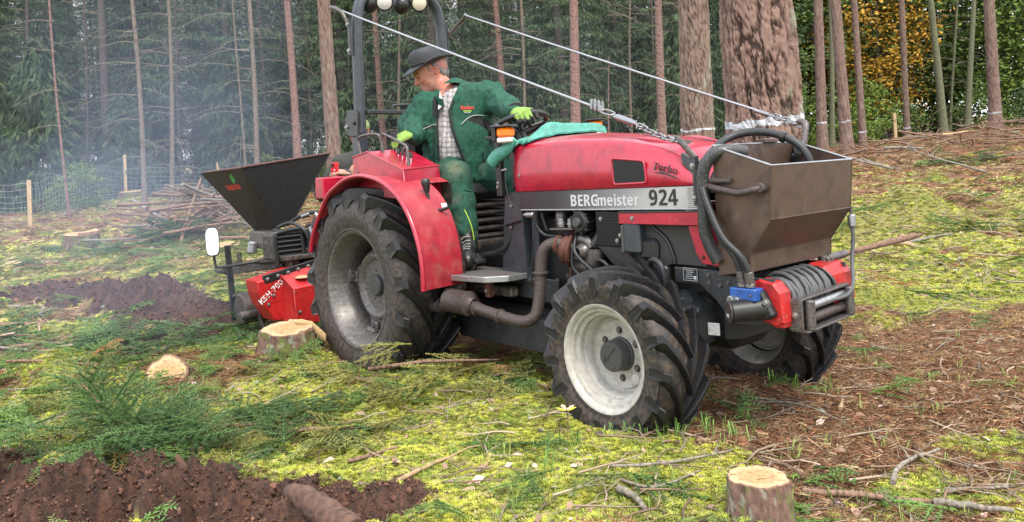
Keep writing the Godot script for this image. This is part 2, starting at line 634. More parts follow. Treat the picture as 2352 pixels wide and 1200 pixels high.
# ---------------------------------------------------------------- ground
const SOIL := [  # capsules: x0, z0, x1, z1, radius, height
	[-3.0, -3.25, -1.5, -2.95, 0.46, 0.03], [-1.5, -2.95, -0.72, -2.78, 0.33, 0.02],
	[-5.0, -8.7, -3.7, -7.9, 0.55, 0.08], [-3.7, -7.9, -2.5, -6.5, 0.5, 0.06]]
const MOUNDS := [  # x, z, radius, height, moss
	[0.36, -3.05, 0.35, 0.05, 1.0], [-0.49, -4.15, 0.26, 0.09, 0.6], [3.75, -9.3, 0.40, 0.30, 1.0], [5.2, -11.0, 0.62, 0.40, 1.0], [6.05, -11.2, 0.40, 0.24, 0.0], [2.6, -5.9, 0.22, 0.10, 1.0], [2.25, -5.2, 0.25, 0.09, 1.0],
	[-10.6, -23.0, 1.6, 0.35, 1.0], [-7.5, -13.2, 1.0, 0.06, 1.0], [-2.75, -4.9, 0.3, 0.14, 0.2], [-5.0, -13.3, 1.3, 0.25, 0.3],
	[11.0, -23.0, 3.0, 0.25, 0.0], [16.5, -30.0, 5.0, 0.40, 0.0], [20.5, -30.0, 4.0, 0.25, 0.0], [-1.45, -4.85, 0.45, 0.08, 0.3],
	[0.9, -3.9, 0.5, 0.04, 1.0], [-0.3, -3.9, 0.8, 0.03, 1.0], [2.4, -6.2, 0.8, 0.1, 1.0], [-3.4, -10.5, 1.2, 0.15, 0.7]]


func seg_d(x: float, z: float, s: Array) -> float:
	var ax: float = s[0]
	var az: float = s[1]
	var bx_: float = s[2] - ax
	var bz: float = s[3] - az
	var t := clampf(((x - ax) * bx_ + (z - az) * bz) / (bx_ * bx_ + bz * bz), 0.0, 1.0)
	var dx := x - ax - bx_ * t
	var dz := z - az - bz * t
	return sqrt(dx * dx + dz * dz)


func soil_at(x: float, z: float) -> float:
	if z < -11.0 or x > 0.6 or z > -1.0:
		return 0.0
	var w := 0.0
	for s in SOIL:
		var d := seg_d(x, z, s) + n_mid.get_noise_2d(x * 1.6, z * 1.6) * 0.22
		w = maxf(w, 1.0 - smoothstep(s[4] * 0.8, s[4] * 1.05, d))
	return w


func gh(x: float, z: float) -> float:
	var d := -z
	var y := 0.10 * smoothstep(6.6, 4.4, d)
	y *= 1.0 - 0.75 * smoothstep(0.55, 1.3, x) * smoothstep(3.5, 4.3, d)
	y += 0.30 * smoothstep(4.0, 13.0, x) * smoothstep(10.0, 27.0, d)
	y += n_big.get_noise_2d(x, z) * (0.035 + 0.10 * smoothstep(6.0, 16.0, d))
	y += n_mid.get_noise_2d(x, z) * 0.035
	if d < 14.0:
		y += n_fine.get_noise_2d(x, z) * 0.012
	for m in MOUNDS:
		var dx: float = x - m[0]
		var dz: float = z - m[1]
		var q: float = (dx * dx + dz * dz) / (m[2] * m[2])
		if q < 6.0:
			y += m[3] * exp(-q * 1.6)
	if d < 11.0 and x < 0.6 and d > 1.0:
		for s in SOIL:
			var e := seg_d(x, z, s)
			if e < s[4] * 1.4:
				var w := 1.0 - smoothstep(s[4] * 0.6, s[4] * 1.3, e)
				y += w * (s[5] + n_mid.get_noise_2d(x * 2.2 + 5.0, z * 2.2) * 0.09 + n_fine.get_noise_2d(x * 1.3, z * 1.3) * 0.035)
	return y


# shares of moss, litter, slash (green twigs), soil; soil first
func cover_at(x: float, z: float) -> PackedFloat32Array:
	var d := -z
	var so := soil_at(x, z)
	var nb := n_big.get_noise_2d(x * 2.3 + 40.0, z * 2.3)
	var nm := n_mid.get_noise_2d(x * 0.8 + 9.0, z * 0.8)
	var litter := 0.36 + nb * 0.75 + nm * 0.55
	# the brown band right of the tractor
	litter += 0.85 * smoothstep(0.55, 1.1, x) * smoothstep(3.05, 3.4, d) * smoothstep(6.0, 4.9, d)
	litter += 0.12 * smoothstep(0.6, 1.2, x) * smoothstep(3.4, 2.8, d)
	# mossy ground in front of the tractor, and beyond it at the right
	litter -= 0.42 * smoothstep(-0.95, -0.3, x) * smoothstep(0.95, 0.5, x) * smoothstep(4.6, 3.8, d)
	litter -= 0.28 * smoothstep(1.5, 2.6, x) * smoothstep(5.2, 6.2, d) * smoothstep(12.5, 9.5, d)
	litter += 0.25 * smoothstep(11.0, 17.0, d) + 0.35 * smoothstep(18.0, 24.0, d) * smoothstep(3.0, 9.0, x)
	for m in MOUNDS:
		var q: float = ((x - m[0]) * (x - m[0]) + (z - m[1]) * (z - m[1])) / (m[2] * m[2])
		if q < 4.0:
			litter += (0.25 - m[4] * 0.9) * exp(-q * 1.3)
	# beneath the tractor
	var ux := x + 0.1
	var uz := z + 4.75
	var along_ := ux * 0.646 + uz * 0.763
	var across := -ux * 0.763 + uz * 0.646
	if along_ > -0.9 and along_ < 2.3 and absf(across) < 0.75:
		litter += 0.5
	var slash := 0.12 + 0.5 * n_big.get_noise_2d(x * 1.7 - 70.0, z * 1.7) + 0.4 * smoothstep(0.3, -1.4, x) * smoothstep(3.1, 3.9, d) * smoothstep(24.0, 12.0, d)
	slash += 0.15 * smoothstep(10.0, 14.0, d) * smoothstep(2.0, 6.0, x)
	slash *= 1.0 - 0.7 * smoothstep(-0.5, 0.4, x) * smoothstep(8.0, 5.0, d)
	litter = clampf(litter, 0.0, 1.0)
	slash = clampf(slash, 0.0, 1.0) * (1.0 - so)
	litter *= 1.0 - so
	return PackedFloat32Array([so, litter, slash])


func ground_color(x: float, z: float) -> Color:
	var w := cover_at(x, z)
	var nf := n_fine.get_noise_2d(x * 1.7, z * 1.7)
	var nm := n_mid.get_noise_2d(x * 2.0 - 30.0, z * 2.0)
	var c := Color(0.27, 0.28, 0.040).lerp(Color(0.13, 0.16, 0.030), clampf(0.4 + nf * 1.2, 0.0, 1.0))
	c = c.lerp(Color(0.36, 0.32, 0.085), clampf(nm * 0.9, 0.0, 0.7))
	c = c.lerp(Color(0.29, 0.24, 0.11), 0.6 * smoothstep(5.0, 11.0, -z) * clampf(0.55 + nf + nm, 0.0, 1.0))
	var l := Color(0.19, 0.095, 0.050).lerp(Color(0.36, 0.25, 0.13), clampf(0.30 + nm * 1.0 + nf * 0.6, 0.0, 1.0))
	c = c.lerp(l, smoothstep(0.35, 0.65, w[1] + nf * 0.22))
	var s := Color(0.13, 0.18, 0.060).lerp(Color(0.30, 0.26, 0.12), clampf(0.4 + nf * 1.3, 0.0, 1.0))
	c = c.lerp(s, smoothstep(0.35, 0.8, w[2] + nf * 0.25) * 0.7)
	c = c.lerp(Color(0.045, 0.020, 0.012).lerp(Color(0.110, 0.050, 0.029), clampf(0.35 + nf * 1.1, 0.0, 1.0)), smoothstep(0.3, 0.6, w[0] + nf * 0.2))
	return c


func build_ground() -> void:
	# one sheet: rings round the camera, fine in the direction of the view
	var rs := []
	var r := 1.0
	while r < 420.0:
		rs.append(r)
		r *= 1.0095 if r < 14.0 else (1.016 if r < 45.0 else 1.12)
	var angs := []
	var a := -180.0
	while a < 180.0:
		angs.append(a)
		a += 0.2 if absf(a + 0.01) < 40.0 else (2.0 if absf(a) < 80.0 else 10.0)
	var nr := rs.size()
	var na := angs.size()
	var vs := PackedVector3Array()
	var cs := PackedColorArray()
	vs.resize(nr * na + 1)
	cs.resize(nr * na + 1)
	for j in na:
		var t := deg_to_rad(angs[j])
		var sx := sin(t)
		var cz := -cos(t)
		for i in nr:
			var x: float = rs[i] * sx
			var z: float = rs[i] * cz
			vs[j * nr + i] = Vector3(x, gh(x, z), z)
			cs[j * nr + i] = ground_color(x, z)
	vs[nr * na] = Vector3(0, gh(0, 0), 0)
	cs[nr * na] = ground_color(0, 0)
	var ix := PackedInt32Array()
	for j in na:
		var k := (j + 1) % na
		for i in nr - 1:
			var p := j * nr + i
			var q := k * nr + i
			ix.append_array([p, p + 1, q + 1, p, q + 1, q])
		ix.append_array([nr * na, j * nr, k * nr])
	var ns := PackedVector3Array()
	ns.resize(vs.size())
	for i in range(0, ix.size(), 3):
		var n := (vs[ix[i + 2]] - vs[ix[i]]).cross(vs[ix[i + 1]] - vs[ix[i]])
		ns[ix[i]] += n
		ns[ix[i + 1]] += n
		ns[ix[i + 2]] += n
	for i in ns.size():
		ns[i] = ns[i].normalized()
	var arr := []
	arr.resize(Mesh.ARRAY_MAX)
	arr[Mesh.ARRAY_VERTEX] = vs
	arr[Mesh.ARRAY_NORMAL] = ns
	arr[Mesh.ARRAY_COLOR] = cs
	arr[Mesh.ARRAY_INDEX] = ix
	var m := ArrayMesh.new()
	m.add_surface_from_arrays(Mesh.PRIMITIVE_TRIANGLES, arr)
	var g := part("ground", m, mats.ground)
	tag(g, "mossy clearing floor with needle litter and dug brown soil", "ground", "", "structure")


func colored(st: SurfaceTool, c: Color) -> void:
	st.set_color(c)


func scatter(called: String, label: String, category: String, mesh: Mesh, mat: Material, rows: Array) -> void:
	# rows: [Transform3D, Color]
	if rows.is_empty():
		return
	var mm := MultiMesh.new()
	mm.transform_format = MultiMesh.TRANSFORM_3D
	mm.use_colors = true
	mm.mesh = mesh
	mm.instance_count = rows.size()
	var buf := PackedFloat32Array()
	buf.resize(rows.size() * 16)
	var o := 0
	for row in rows:
		var t: Transform3D = row[0]
		var c: Color = row[1]
		var b := t.basis
		buf[o] = b.x.x; buf[o + 1] = b.y.x; buf[o + 2] = b.z.x; buf[o + 3] = t.origin.x
		buf[o + 4] = b.x.y; buf[o + 5] = b.y.y; buf[o + 6] = b.z.y; buf[o + 7] = t.origin.y
		buf[o + 8] = b.x.z; buf[o + 9] = b.y.z; buf[o + 10] = b.z.z; buf[o + 11] = t.origin.z
		buf[o + 12] = c.r; buf[o + 13] = c.g; buf[o + 14] = c.b; buf[o + 15] = 1.0
		o += 16
	mm.buffer = buf
	var mi := MultiMeshInstance3D.new()
	mi.name = numbered(called)
	mi.multimesh = mm
	mi.material_override = mat
	tag(mi, label, category, "", "stuff")
	add_child(mi)


func blade(st: SurfaceTool, a: Vector3, dir: Vector3, length: float, width: float, droop: float, c: Color, side := Vector3.ZERO) -> void:
	var s := dir.cross(Vector3.UP).normalized() if side == Vector3.ZERO else side
	var m := a + dir * length * 0.55
	var e := a + dir * length + Vector3.DOWN * droop * length
	st.set_color(c)
	tri(st, a - s * width * 0.35, m - s * width * 0.5, m + s * width * 0.5)
	tri(st, a - s * width * 0.35, m + s * width * 0.5, a + s * width * 0.35)
	tri(st, m - s * width * 0.5, e, m + s * width * 0.5)


func moss_mesh(n: int) -> ArrayMesh:
	var st := S()
	for i in n:
		var a := TAU * i / n + rng.randf() * 0.6
		var lean := rng.randf_range(0.35, 1.1)
		var dir := Vector3(cos(a) * sin(lean), cos(lean), sin(a) * sin(lean))
		var g := rng.randf_range(0.75, 1.2)
		blade(st, Vector3(cos(a), 0, sin(a)) * 0.12, dir, rng.randf_range(0.7, 1.1), 0.17, 0.3, Color(g, g, g * 0.9))
	st.generate_normals()
	st.index()
	return st.commit()


# a flat spray of spruce: an axis with side twigs, all set with needles
func spray_mesh(twigs: int, per: int, nl: float, nw: float, droop: float, wood: Color, tone := 1.0) -> ArrayMesh:
	var st := S()
	var lines := [[Vector3.ZERO, Vector3(0, 0.04, 1), 1.0]]
	for i in twigs:
		var t := 0.12 + 0.75 * i / twigs
		var s := 1.0 if i % 2 else -1.0
		lines.append([Vector3(0, 0.03 * t, t), Vector3(s * rng.randf_range(0.75, 0.95), -droop * rng.randf(), 0.75).normalized(), (1.0 - t) * rng.randf_range(0.5, 0.75) + 0.08])
	for l in lines:
		var o: Vector3 = l[0]
		var d: Vector3 = l[1].normalized()
		var len_: float = l[2]
		st.set_color(wood)
		var sd := d.cross(Vector3.UP).normalized()
		var w := nw * 0.8
		tri(st, o - sd * w, o + d * len_, o + sd * w)
		tri(st, o - Vector3.UP * w, o + d * len_, o + Vector3.UP * w)
		var cnt := maxi(4, int(per * len_))
		for k in cnt:
			var t := float(k) / cnt
			var p := o + d * len_ * t
			for s: float in [-1.0, 1.0]:
				var g := tone * rng.randf_range(0.7, 1.25)
				var nd: Vector3 = (sd * s * rng.randf_range(0.7, 1.0) + d * rng.randf_range(0.5, 0.9) + Vector3.UP * rng.randf_range(-0.25, 0.6)).normalized()
				st.set_color(Color(g * rng.randf_range(0.85, 1.1), g, g * 0.9))
				var q := d * nw
				tri(st, p - q, p + nd * nl * rng.randf_range(0.8, 1.15), p + q)
	st.generate_normals()
	st.index()
	return st.commit()


func put_on(x: float, z: float, s: float, tilt := 0.25, lift := 0.0) -> Transform3D:
	var b := Basis(Vector3.UP, rng.randf() * TAU)
	b = Basis(Vector3(rng.randf_range(-1, 1), 0, rng.randf_range(-1, 1)).normalized(), rng.randf_range(-tilt, tilt)) * b
	return Transform3D(b.scaled(Vector3.ONE * s), Vector3(x, gh(x, z) + lift, z))


# a random spot in view: depth spread so that the picture is covered evenly
func spot(d0: float, d1: float, power := 1.0) -> Vector2:
	var u := rng.randf()
	var d := 0.0
	if power == 1.0:
		d = sqrt(d0 * d0 + u * (d1 * d1 - d0 * d0))
	else:
		d = d0 * pow(d1 / d0, u)
	var half := d * 0.80 + 0.9
	return Vector2(rng.randf_range(-half, half), -d)


func jit(c: Color, v := 0.25) -> Color:
	var g := rng.randf_range(1.0 - v, 1.0 + v)
	return Color(c.r * g * rng.randf_range(0.9, 1.1), c.g * g, c.b * g)


func build_cover() -> void:
	var moss := []
	var needles := []
	var slash := []
	var crumbs := []
	var twigs := []
	var lichen := []
	var chips := []
	var grass := []
	var cones := []
	for band in [[2.3, 6.5, 150000, 0.019], [6.0, 13.0, 80000, 0.04], [12.0, 30.0, 58000, 0.085]]:
		for i in band[2]:
			var p := spot(band[0], band[1], 2.0 if band[0] < 5.0 else 1.0)
			var w := cover_at(p.x, p.y)
			var sz: float = band[3] * rng.randf_range(0.6, 1.3)
			var nf := n_fine.get_noise_2d(p.x * 1.1, p.y * 1.1)
			var hue := n_mid.get_noise_2d(p.x * 2.0 - 30.0, p.y * 2.0)
			var k := rng.randf()
			if k < w[0] * 1.1:
				if crumbs.size() < 60000:
					crumbs.append([put_on(p.x, p.y, sz * rng.randf_range(0.15, 0.7) * (2.6 if rng.randf() < 0.04 else 1.0), 3.0), jit(Color(0.085, 0.039, 0.023) if rng.randf() < 0.9 else Color(0.17, 0.085, 0.05), 0.4)])
			elif w[1] + nf * 0.3 < 0.40 + rng.randf() * 0.22:
				var c := Color(0.40, 0.41, 0.055).lerp(Color(0.20, 0.26, 0.040), clampf(0.25 - hue * 0.9 + nf * 0.5 + rng.randf() * 0.25, 0.0, 1.0))
				if rng.randf() < 0.15 + 0.45 * smoothstep(5.0, 11.0, -p.y):
					c = Color(0.38, 0.32, 0.14)
				moss.append([put_on(p.x, p.y, sz, 0.5, -sz * 0.15), jit(c)])
			elif k < 0.75:
				var c2 := Color(0.25, 0.115, 0.058) if rng.randf() < 0.7 else Color(0.42, 0.29, 0.16)
				needles.append([put_on(p.x, p.y, sz * rng.randf_range(1.2, 2.6), 0.45, 0.004), jit(c2, 0.4)])
			if rng.randf() < w[2] * 0.036 * (1.0 if band[0] < 5.0 else 1.6):
				var cs_ := Color(0.13, 0.23, 0.065) if rng.randf() < 0.6 else (Color(0.22, 0.26, 0.09) if rng.randf() < 0.75 else Color(0.34, 0.21, 0.10))
				slash.append([put_on(p.x, p.y, rng.randf_range(0.10, 0.30) * (1.0 if band[0] < 5.0 else 1.7), 0.4, 0.02), jit(cs_, 0.3)])
			var e := rng.randf()
			if e < 0.0085 and w[0] < 0.4:
				twigs.append([put_on(p.x, p.y, rng.randf_range(0.06, 0.24) * (1.0 if band[0] < 5.0 else 1.8), 0.3, 0.012), jit(Color(0.20, 0.14, 0.095) if rng.randf() < 0.5 else Color(0.30, 0.235, 0.17), 0.35)])
			elif e < 0.013 and band[0] < 11.0 and w[0] < 0.2:
				lichen.append([put_on(p.x, p.y, sz * 0.9, 0.8, sz * 0.1), jit(Color(0.33, 0.39, 0.34), 0.2)])
			elif e < 0.022 and band[0] < 11.0 and w[0] < 0.3:
				var cc := Color(0.30, 0.19, 0.13)
				if rng.randf() < 0.3:
					cc = Color(0.44, 0.33, 0.28)
				elif rng.randf() < 0.3:
					cc = Color(0.09, 0.06, 0.05)
				chips.append([put_on(p.x, p.y, sz * rng.randf_range(0.7, 1.7), 0.7, 0.008), jit(cc, 0.3)])
			elif e < 0.026 and band[0] < 11.0 and w[0] < 0.3:
				grass.append([put_on(p.x, p.y, rng.randf_range(0.04, 0.10), 0.2), jit(Color(0.22, 0.30, 0.075), 0.3)])
			elif e < 0.0265 and band[0] < 5.0 and w[0] < 0.2:
				cones.append([put_on(p.x, p.y, rng.randf_range(0.45, 0.75), 1.5, 0.008), jit(Color(0.13, 0.085, 0.055), 0.3)])
	# moss creeping up the stumps
	for q in [[0.69, -2.53, 0.13, 110], [-1.40, -4.88, 0.20, 90], [-2.01, -4.70, 0.16, 50]]:
		for i in q[3]:
			var a := rng.randf_range(1.6, 4.4) if q[0] > 0.0 else rng.randf() * TAU
			var r: float = q[2] * rng.randf_range(0.82, 1.25)
			var t := put_on(q[0] + cos(a) * r, q[1] + sin(a) * r * 0.95, rng.randf_range(0.012, 0.024), 0.9)
			t.origin.y += maxf(0.0, q[2] * 1.02 - r) * rng.randf_range(0.5, 2.2)
			moss.append([t, jit(Color(0.30, 0.34, 0.05))])
	# grass beside the wheels
	for c in [[0.25, -3.25], [0.55, -3.2], [-0.75, -4.35], [-0.5, -4.45], [0.12, -3.0], [1.2, -3.9], [0.7, -3.25]]:
		for i in 5:
			grass.append([put_on(c[0] + rng.randfn() * 0.12, c[1] + rng.randfn() * 0.06, rng.randf_range(0.05, 0.13), 0.3), jit(Color(0.15, 0.28, 0.05), 0.3)])
	var st := S()
	st.set_color(Color.WHITE)
	for i in 3:
		var a := rng.randf() * TAU
		var d := Vector3(cos(a), rng.randf_range(-0.1, 0.15), sin(a))
		var s := d.cross(Vector3.UP).normalized() * 0.045
		var o := Vector3(rng.randf_range(-0.4, 0.4), 0.02, rng.randf_range(-0.4, 0.4))
		tri(st, o - s, o + d * 1.3, o + s)
		tri(st, o - s, o - d * 0.4, o + s)
		tri(st, o + Vector3.UP * 0.07, o + d * 1.3, o - s)
	st.generate_normals()
	var needle_mesh := st.commit()
	st = S()
	for i in 6:
		var a := TAU * i / 6.0
		var b := TAU * (i + 1) / 6.0
		st.set_color(Color.WHITE)
		var r0 := rng.randf_range(0.35, 0.7)
		tri(st, Vector3(0, rng.randf_range(0.3, 0.55), 0.1), Vector3(cos(a), -0.05, sin(a)) * r0, Vector3(cos(b) * 0.6, 0.1, sin(b) * 0.6))
		tri(st, Vector3(0, -0.4, 0), Vector3(cos(b) * 0.6, 0.1, sin(b) * 0.6), Vector3(cos(a), -0.05, sin(a)) * r0)
	st.generate_normals()
	var crumb_mesh := st.commit()
	st = S()
	st.set_color(Color.WHITE)
	tube(st, curve(v3([-0.55, 0.0, 0.0, -0.15, 0.03, 0.05, 0.2, 0.01, -0.03, 0.6, 0.05, 0.04]), 2), [0.022, 0.02, 0.019, 0.017, 0.014, 0.012, 0.007], 4)
	tube(st, v3([-0.05, 0.02, 0.03, 0.15, 0.06, 0.22, 0.3, 0.04, 0.34]), [0.012, 0.01, 0.006], 3)
	tube(st, v3([0.2, 0.01, -0.03, 0.36, 0.05, -0.2, 0.5, 0.02, -0.26]), [0.011, 0.009, 0.005], 3)
	st.generate_normals()
	var twig_mesh := st.commit()
	st = S()
	st.set_color(Color.WHITE)
	quad(st, Vector3(-0.9, 0, -0.3), Vector3(-0.2, 0.2, -0.5), Vector3(0.9, 0.05, -0.15), Vector3(0.3, 0.18, 0.1))
	quad(st, Vector3(-0.9, 0, -0.3), Vector3(0.3, 0.18, 0.1), Vector3(0.7, 0.02, 0.35), Vector3(-0.5, 0.1, 0.4))
	st.generate_normals()
	var chip_mesh := st.commit()
	st = S()
	for i in 7:
		var a := rng.randf() * TAU
		var l := rng.randf_range(0.1, 0.55)
		var dir := Vector3(cos(a) * l, 1, sin(a) * l).normalized()
		var g := rng.randf_range(0.8, 1.2)
		blade(st, Vector3(rng.randfn() * 0.12, 0, rng.randfn() * 0.12), dir, rng.randf_range(0.6, 1.2), 0.035, rng.randf_range(0.1, 0.5), Color(g, g, g))
	st.generate_normals()
	var grass_mesh := st.commit()
	st = S()
	st.set_color(Color.WHITE)
	lathe(st, [Vector2(0, -0.026), Vector2(0.012, -0.022), Vector2(0.017, -0.008), Vector2(0.014, -0.006), Vector2(0.016, 0.006), Vector2(0.011, 0.008), Vector2(0.011, 0.02), Vector2(0, 0.026)], 7, along(Vector3.ZERO, Vector3(1, 0.1, 0)))
	st.generate_normals()
	var cone_mesh := st.commit()
	scatter("moss_cover", "bright yellow-green moss tufts carpeting the clearing floor", "moss", moss_mesh(15), mats.cover, moss)
	scatter("needle_litter", "brown fallen needles strewn over the clearing floor", "needle litter", needle_mesh, mats.cover, needles)
	scatter("spruce_slash", "small green and browning spruce twigs strewn over the cleared ground", "spruce slash", spray_mesh(9, 17, 0.085, 0.020, 0.3, Color(1.6, 0.9, 0.6)), mats.cover, slash)
	scatter("soil_crumbs", "dark brown crumbs of freshly dug forest soil", "soil", crumb_mesh, mats.cover, crumbs)
	scatter("fallen_twigs", "thin dry twigs scattered over moss and litter", "twigs", twig_mesh, mats.cover, twigs)
	scatter("lichen_tufts", "pale grey-green lichen tufts lying among the moss", "lichen", moss_mesh(11), mats.cover, lichen)
	scatter("bark_chips", "pinkish and dark bark chips and dead leaves on the ground", "bark chips", chip_mesh, mats.cover, chips)
	scatter("grass_tufts", "thin green grass blades standing in the moss", "grass", grass_mesh, mats.cover, grass)
	scatter("pine_cones", "small brown cones lying in the needle litter", "cones", cone_mesh, mats.cover, cones)


# ---------------------------------------------------------------- trees
func bark_trunk(h: float, r0: float, sides: int, rows: int, relief: float, seed_: int, tone: Array, lichen_: float) -> ArrayMesh:
	# a trunk with plates and fissures as real relief: relief and colour come from the same ridges
	var nz := FastNoiseLite.new()
	nz.seed = seed_
	nz.noise_type = FastNoiseLite.TYPE_SIMPLEX_SMOOTH
	nz.frequency = 1.0
	nz.fractal_octaves = 2
	nz.domain_warp_enabled = true
	nz.domain_warp_amplitude = 0.5
	nz.domain_warp_frequency = 1.1
	var bark_f := 19.0 if r0 > 0.3 else (24.0 if r0 > 0.24 else 30.0)
	var st := SurfaceTool.new()
	st.begin(Mesh.PRIMITIVE_TRIANGLES)
	for i in rows + 1:
		var f := float(i) / rows
		var y := h * pow(f, 1.25) - 0.3
		var r := r0 * (1.0 - 0.55 * maxf(y, 0.0) / h) + r0 * 0.42 * exp(-maxf(y, 0.0) * 2.6)
		for k in sides:
			var a := TAU * k / sides
			var q := Vector3(cos(a) * r0 * bark_f, y * bark_f * 0.36, sin(a) * r0 * bark_f)
			var e := minf(smoothstep(0.02, 0.34, absf(nz.get_noise_3d(q.x * 0.42, q.y * 0.30, q.z * 0.42))), 0.25 + smoothstep(0.0, 0.20, absf(nz.get_noise_3d(q.x * 0.35 + 30.0, q.y * 1.0, q.z * 0.35))))
			e = minf(e, 1.0)
			var e2 := 0.5 + 0.9 * nz.get_noise_3d(q.x * 1.3 + 9.0, q.y * 2.6, q.z * 1.3)
			var lump := n_mid.get_noise_3d(q.x * 0.13, q.y * 0.12, q.z * 0.13)
			var rr := r + relief * (smoothstep(0.0, 0.55, e) - 0.6) + relief * 0.35 * e2 + relief * 0.7 * lump
			var c: Color = tone[0].lerp(tone[1], clampf(smoothstep(0.05, 0.5, e) * (0.65 + 0.35 * e2), 0.0, 1.0))
			c = c.lerp(tone[2], clampf(0.35 + lump * 0.9, 0.0, 0.8) * 0.6)
			var li := n_mid.get_noise_3d(q.x * 0.2 + 50.0, q.y * 0.12, q.z * 0.2) + lichen_ * cos(a + 0.5)
			c = c.lerp(Color(0.33, 0.37, 0.27), clampf((li - 0.28) * 5.0, 0.0, 0.7) * e)
			st.set_color(c)
			st.add_vertex(Vector3(cos(a) * rr, y, sin(a) * rr))
	for i in rows:
		for k in sides:
			var j := (k + 1) % sides
			for v in [i * sides + k, i * sides + j, (i + 1) * sides + j, i * sides + k, (i + 1) * sides + j, (i + 1) * sides + k]:
				st.add_index(v)
	st.generate_normals()
	return st.commit()


func plain_trunk(h: float, r0: float, wob: float, sides := 9) -> ArrayMesh:
	var pts := []
	var rad := []
	var n := 14
	var ph := rng.randf() * TAU
	for i in n + 1:
		var y := h * i / n - 0.25
		pts.append(Vector3(sin(y * 0.45 + ph) * wob, y, cos(y * 0.37 + ph) * wob))
		rad.append((r0 * (1.0 - 0.75 * maxf(y, 0.0) / h) + r0 * 0.35 * exp(-maxf(y, 0.0) * 2.2)) * rng.randf_range(0.96, 1.04))
	var st := S()
	tube(st, pts, rad, sides)
	st.generate_normals()
	st.index()
	return st.commit()


# dead lower limbs: thin, drooping, forked
func dead_limbs(n: int, y0: float, y1: float, reach: float, thick: float) -> ArrayMesh:
	var st := S()
	for i in n:
		var y := lerpf(y0, y1, pow(rng.randf(), 0.8))
		var a := rng.randf() * TAU
		var l := reach * rng.randf_range(0.35, 1.0)
		var d := Vector3(cos(a), 0, sin(a))
		var sag := rng.randf_range(0.05, 0.45)
		var pts := []
		var rad := []
		for k in 5:
			var t := k / 4.0
			pts.append(Vector3(0, y, 0) + d * l * t + Vector3(0, (0.22 * t - sag * t * t * 1.6) * l, 0) + Vector3(rng.randfn(), rng.randfn(), rng.randfn()) * 0.035 * l * t)
			rad.append(thick * (1.0 - 0.8 * t) + 0.002)
		tube(st, pts, rad, 3, false)
		for k in rng.randi_range(2, 6):
			var b := rng.randi_range(1, 4)
			var o: Vector3 = pts[b]
			var e := o + (d * rng.randf_range(0.1, 0.5) + Vector3(rng.randfn() * 0.45, rng.randf_range(-0.5, 0.15), rng.randfn() * 0.45)) * l * 0.38
			tube(st, [o, o.lerp(e, 0.5) + Vector3(0, 0.03 * l, 0), e], [thick * 0.35, thick * 0.28, 0.002], 3, false)
	st.generate_normals()
	st.index()
	return st.commit()


# a spruce crown: whorls of drooping boughs with hanging sprays of needles
func spruce_crown(h: float, y0: float, reach: float, boughs: int, per: int, size: float, seed_: int) -> ArrayMesh:
	rng.seed = seed_
	var st := S()
	for i in boughs:
		var f := (i + rng.randf()) / boughs
		var y := lerpf(y0, h, f)
		var l := reach * (1.0 - pow(f, 1.4)) * rng.randf_range(0.55, 1.1) + 0.25
		var a := i * 2.399 + rng.randf_range(-0.4, 0.4)
		var d := Vector3(cos(a), 0, sin(a))
		var sd := Vector3(-d.z, 0, d.x)
		var sag := rng.randf_range(0.25, 0.6)
		var shade := rng.randf_range(0.6, 1.3)
		for k in per:
			var t := pow(rng.randf(), 0.7)
			var p := Vector3(0, y, 0) + d * l * t + Vector3(0, (0.3 * t - sag * t * t) * l, 0) + sd * rng.randfn() * 0.16 * l * (0.4 + t)
			var dir := (d * rng.randf_range(0.0, 0.8) + sd * rng.randfn() * 0.45 + Vector3.DOWN * rng.randf_range(0.25, 1.1)).normalized()
			var g := shade * rng.randf_range(0.7, 1.3)
			var c := Color(g * rng.randf_range(0.85, 1.15), g, g * rng.randf_range(0.8, 1.1))
			if rng.randf() < 0.03 + 0.5 * maxf(0.0, 0.32 - f):
				c = Color(2.3, 1.3, 1.5) * rng.randf_range(0.5, 1.1)
			st.set_color(c)
			var len_ := size * rng.randf_range(0.5, 1.3)
			var w := (Vector3(rng.randfn(), rng.randfn() * 0.3, rng.randfn())).normalized() * size * rng.randf_range(0.05, 0.11)
			var m := p + dir * len_ * 0.45
			tri(st, p, m + w, p + dir * len_)
			tri(st, p, p + dir * len_ * 0.8 - w * 0.5, m - w)
	st.generate_normals()
	return st.commit()


# a leafy crown or bush: leaf-sized faces in clumps along boughs
func leafy_crown(h: float, y0: float, reach: float, clumps: int, per: int, leaf: float, seed_: int) -> ArrayMesh:
	rng.seed = seed_
	var st := S()
	for i in clumps:
		var f := rng.randf()
		var y := lerpf(y0, h, f)
		var prof := sin(PI * clampf(f * 0.85 + 0.15, 0.0, 1.0))
		var a := rng.randf() * TAU
		var l := reach * prof * sqrt(rng.randf_range(0.1, 1.0))
		var ctr := Vector3(cos(a) * l, y, sin(a) * l)
		var rad := rng.randf_range(0.25, 0.6) * reach * 0.45
		var shade := rng.randf_range(0.55, 1.35)
		for k in per:
			var p := ctr + Vector3(rng.randfn(), rng.randfn() * 0.55, rng.randfn()) * rad
			var u := Vector3(rng.randfn(), rng.randfn() * 0.5, rng.randfn()).normalized()
			var v := u.cross(Vector3(rng.randfn(), rng.randfn(), rng.randfn()).normalized()).normalized()
			var g := shade * rng.randf_range(0.75, 1.3)
			st.set_color(Color(g * rng.randf_range(0.85, 1.2), g, g * 0.8))
			var s := leaf * rng.randf_range(0.6, 1.3)
			tri(st, p - u * s, p + v * s * 0.5, p + u * s)
			tri(st, p - u * s, p + u * s, p - v * s * 0.5)
	st.generate_normals()
	return st.commit()


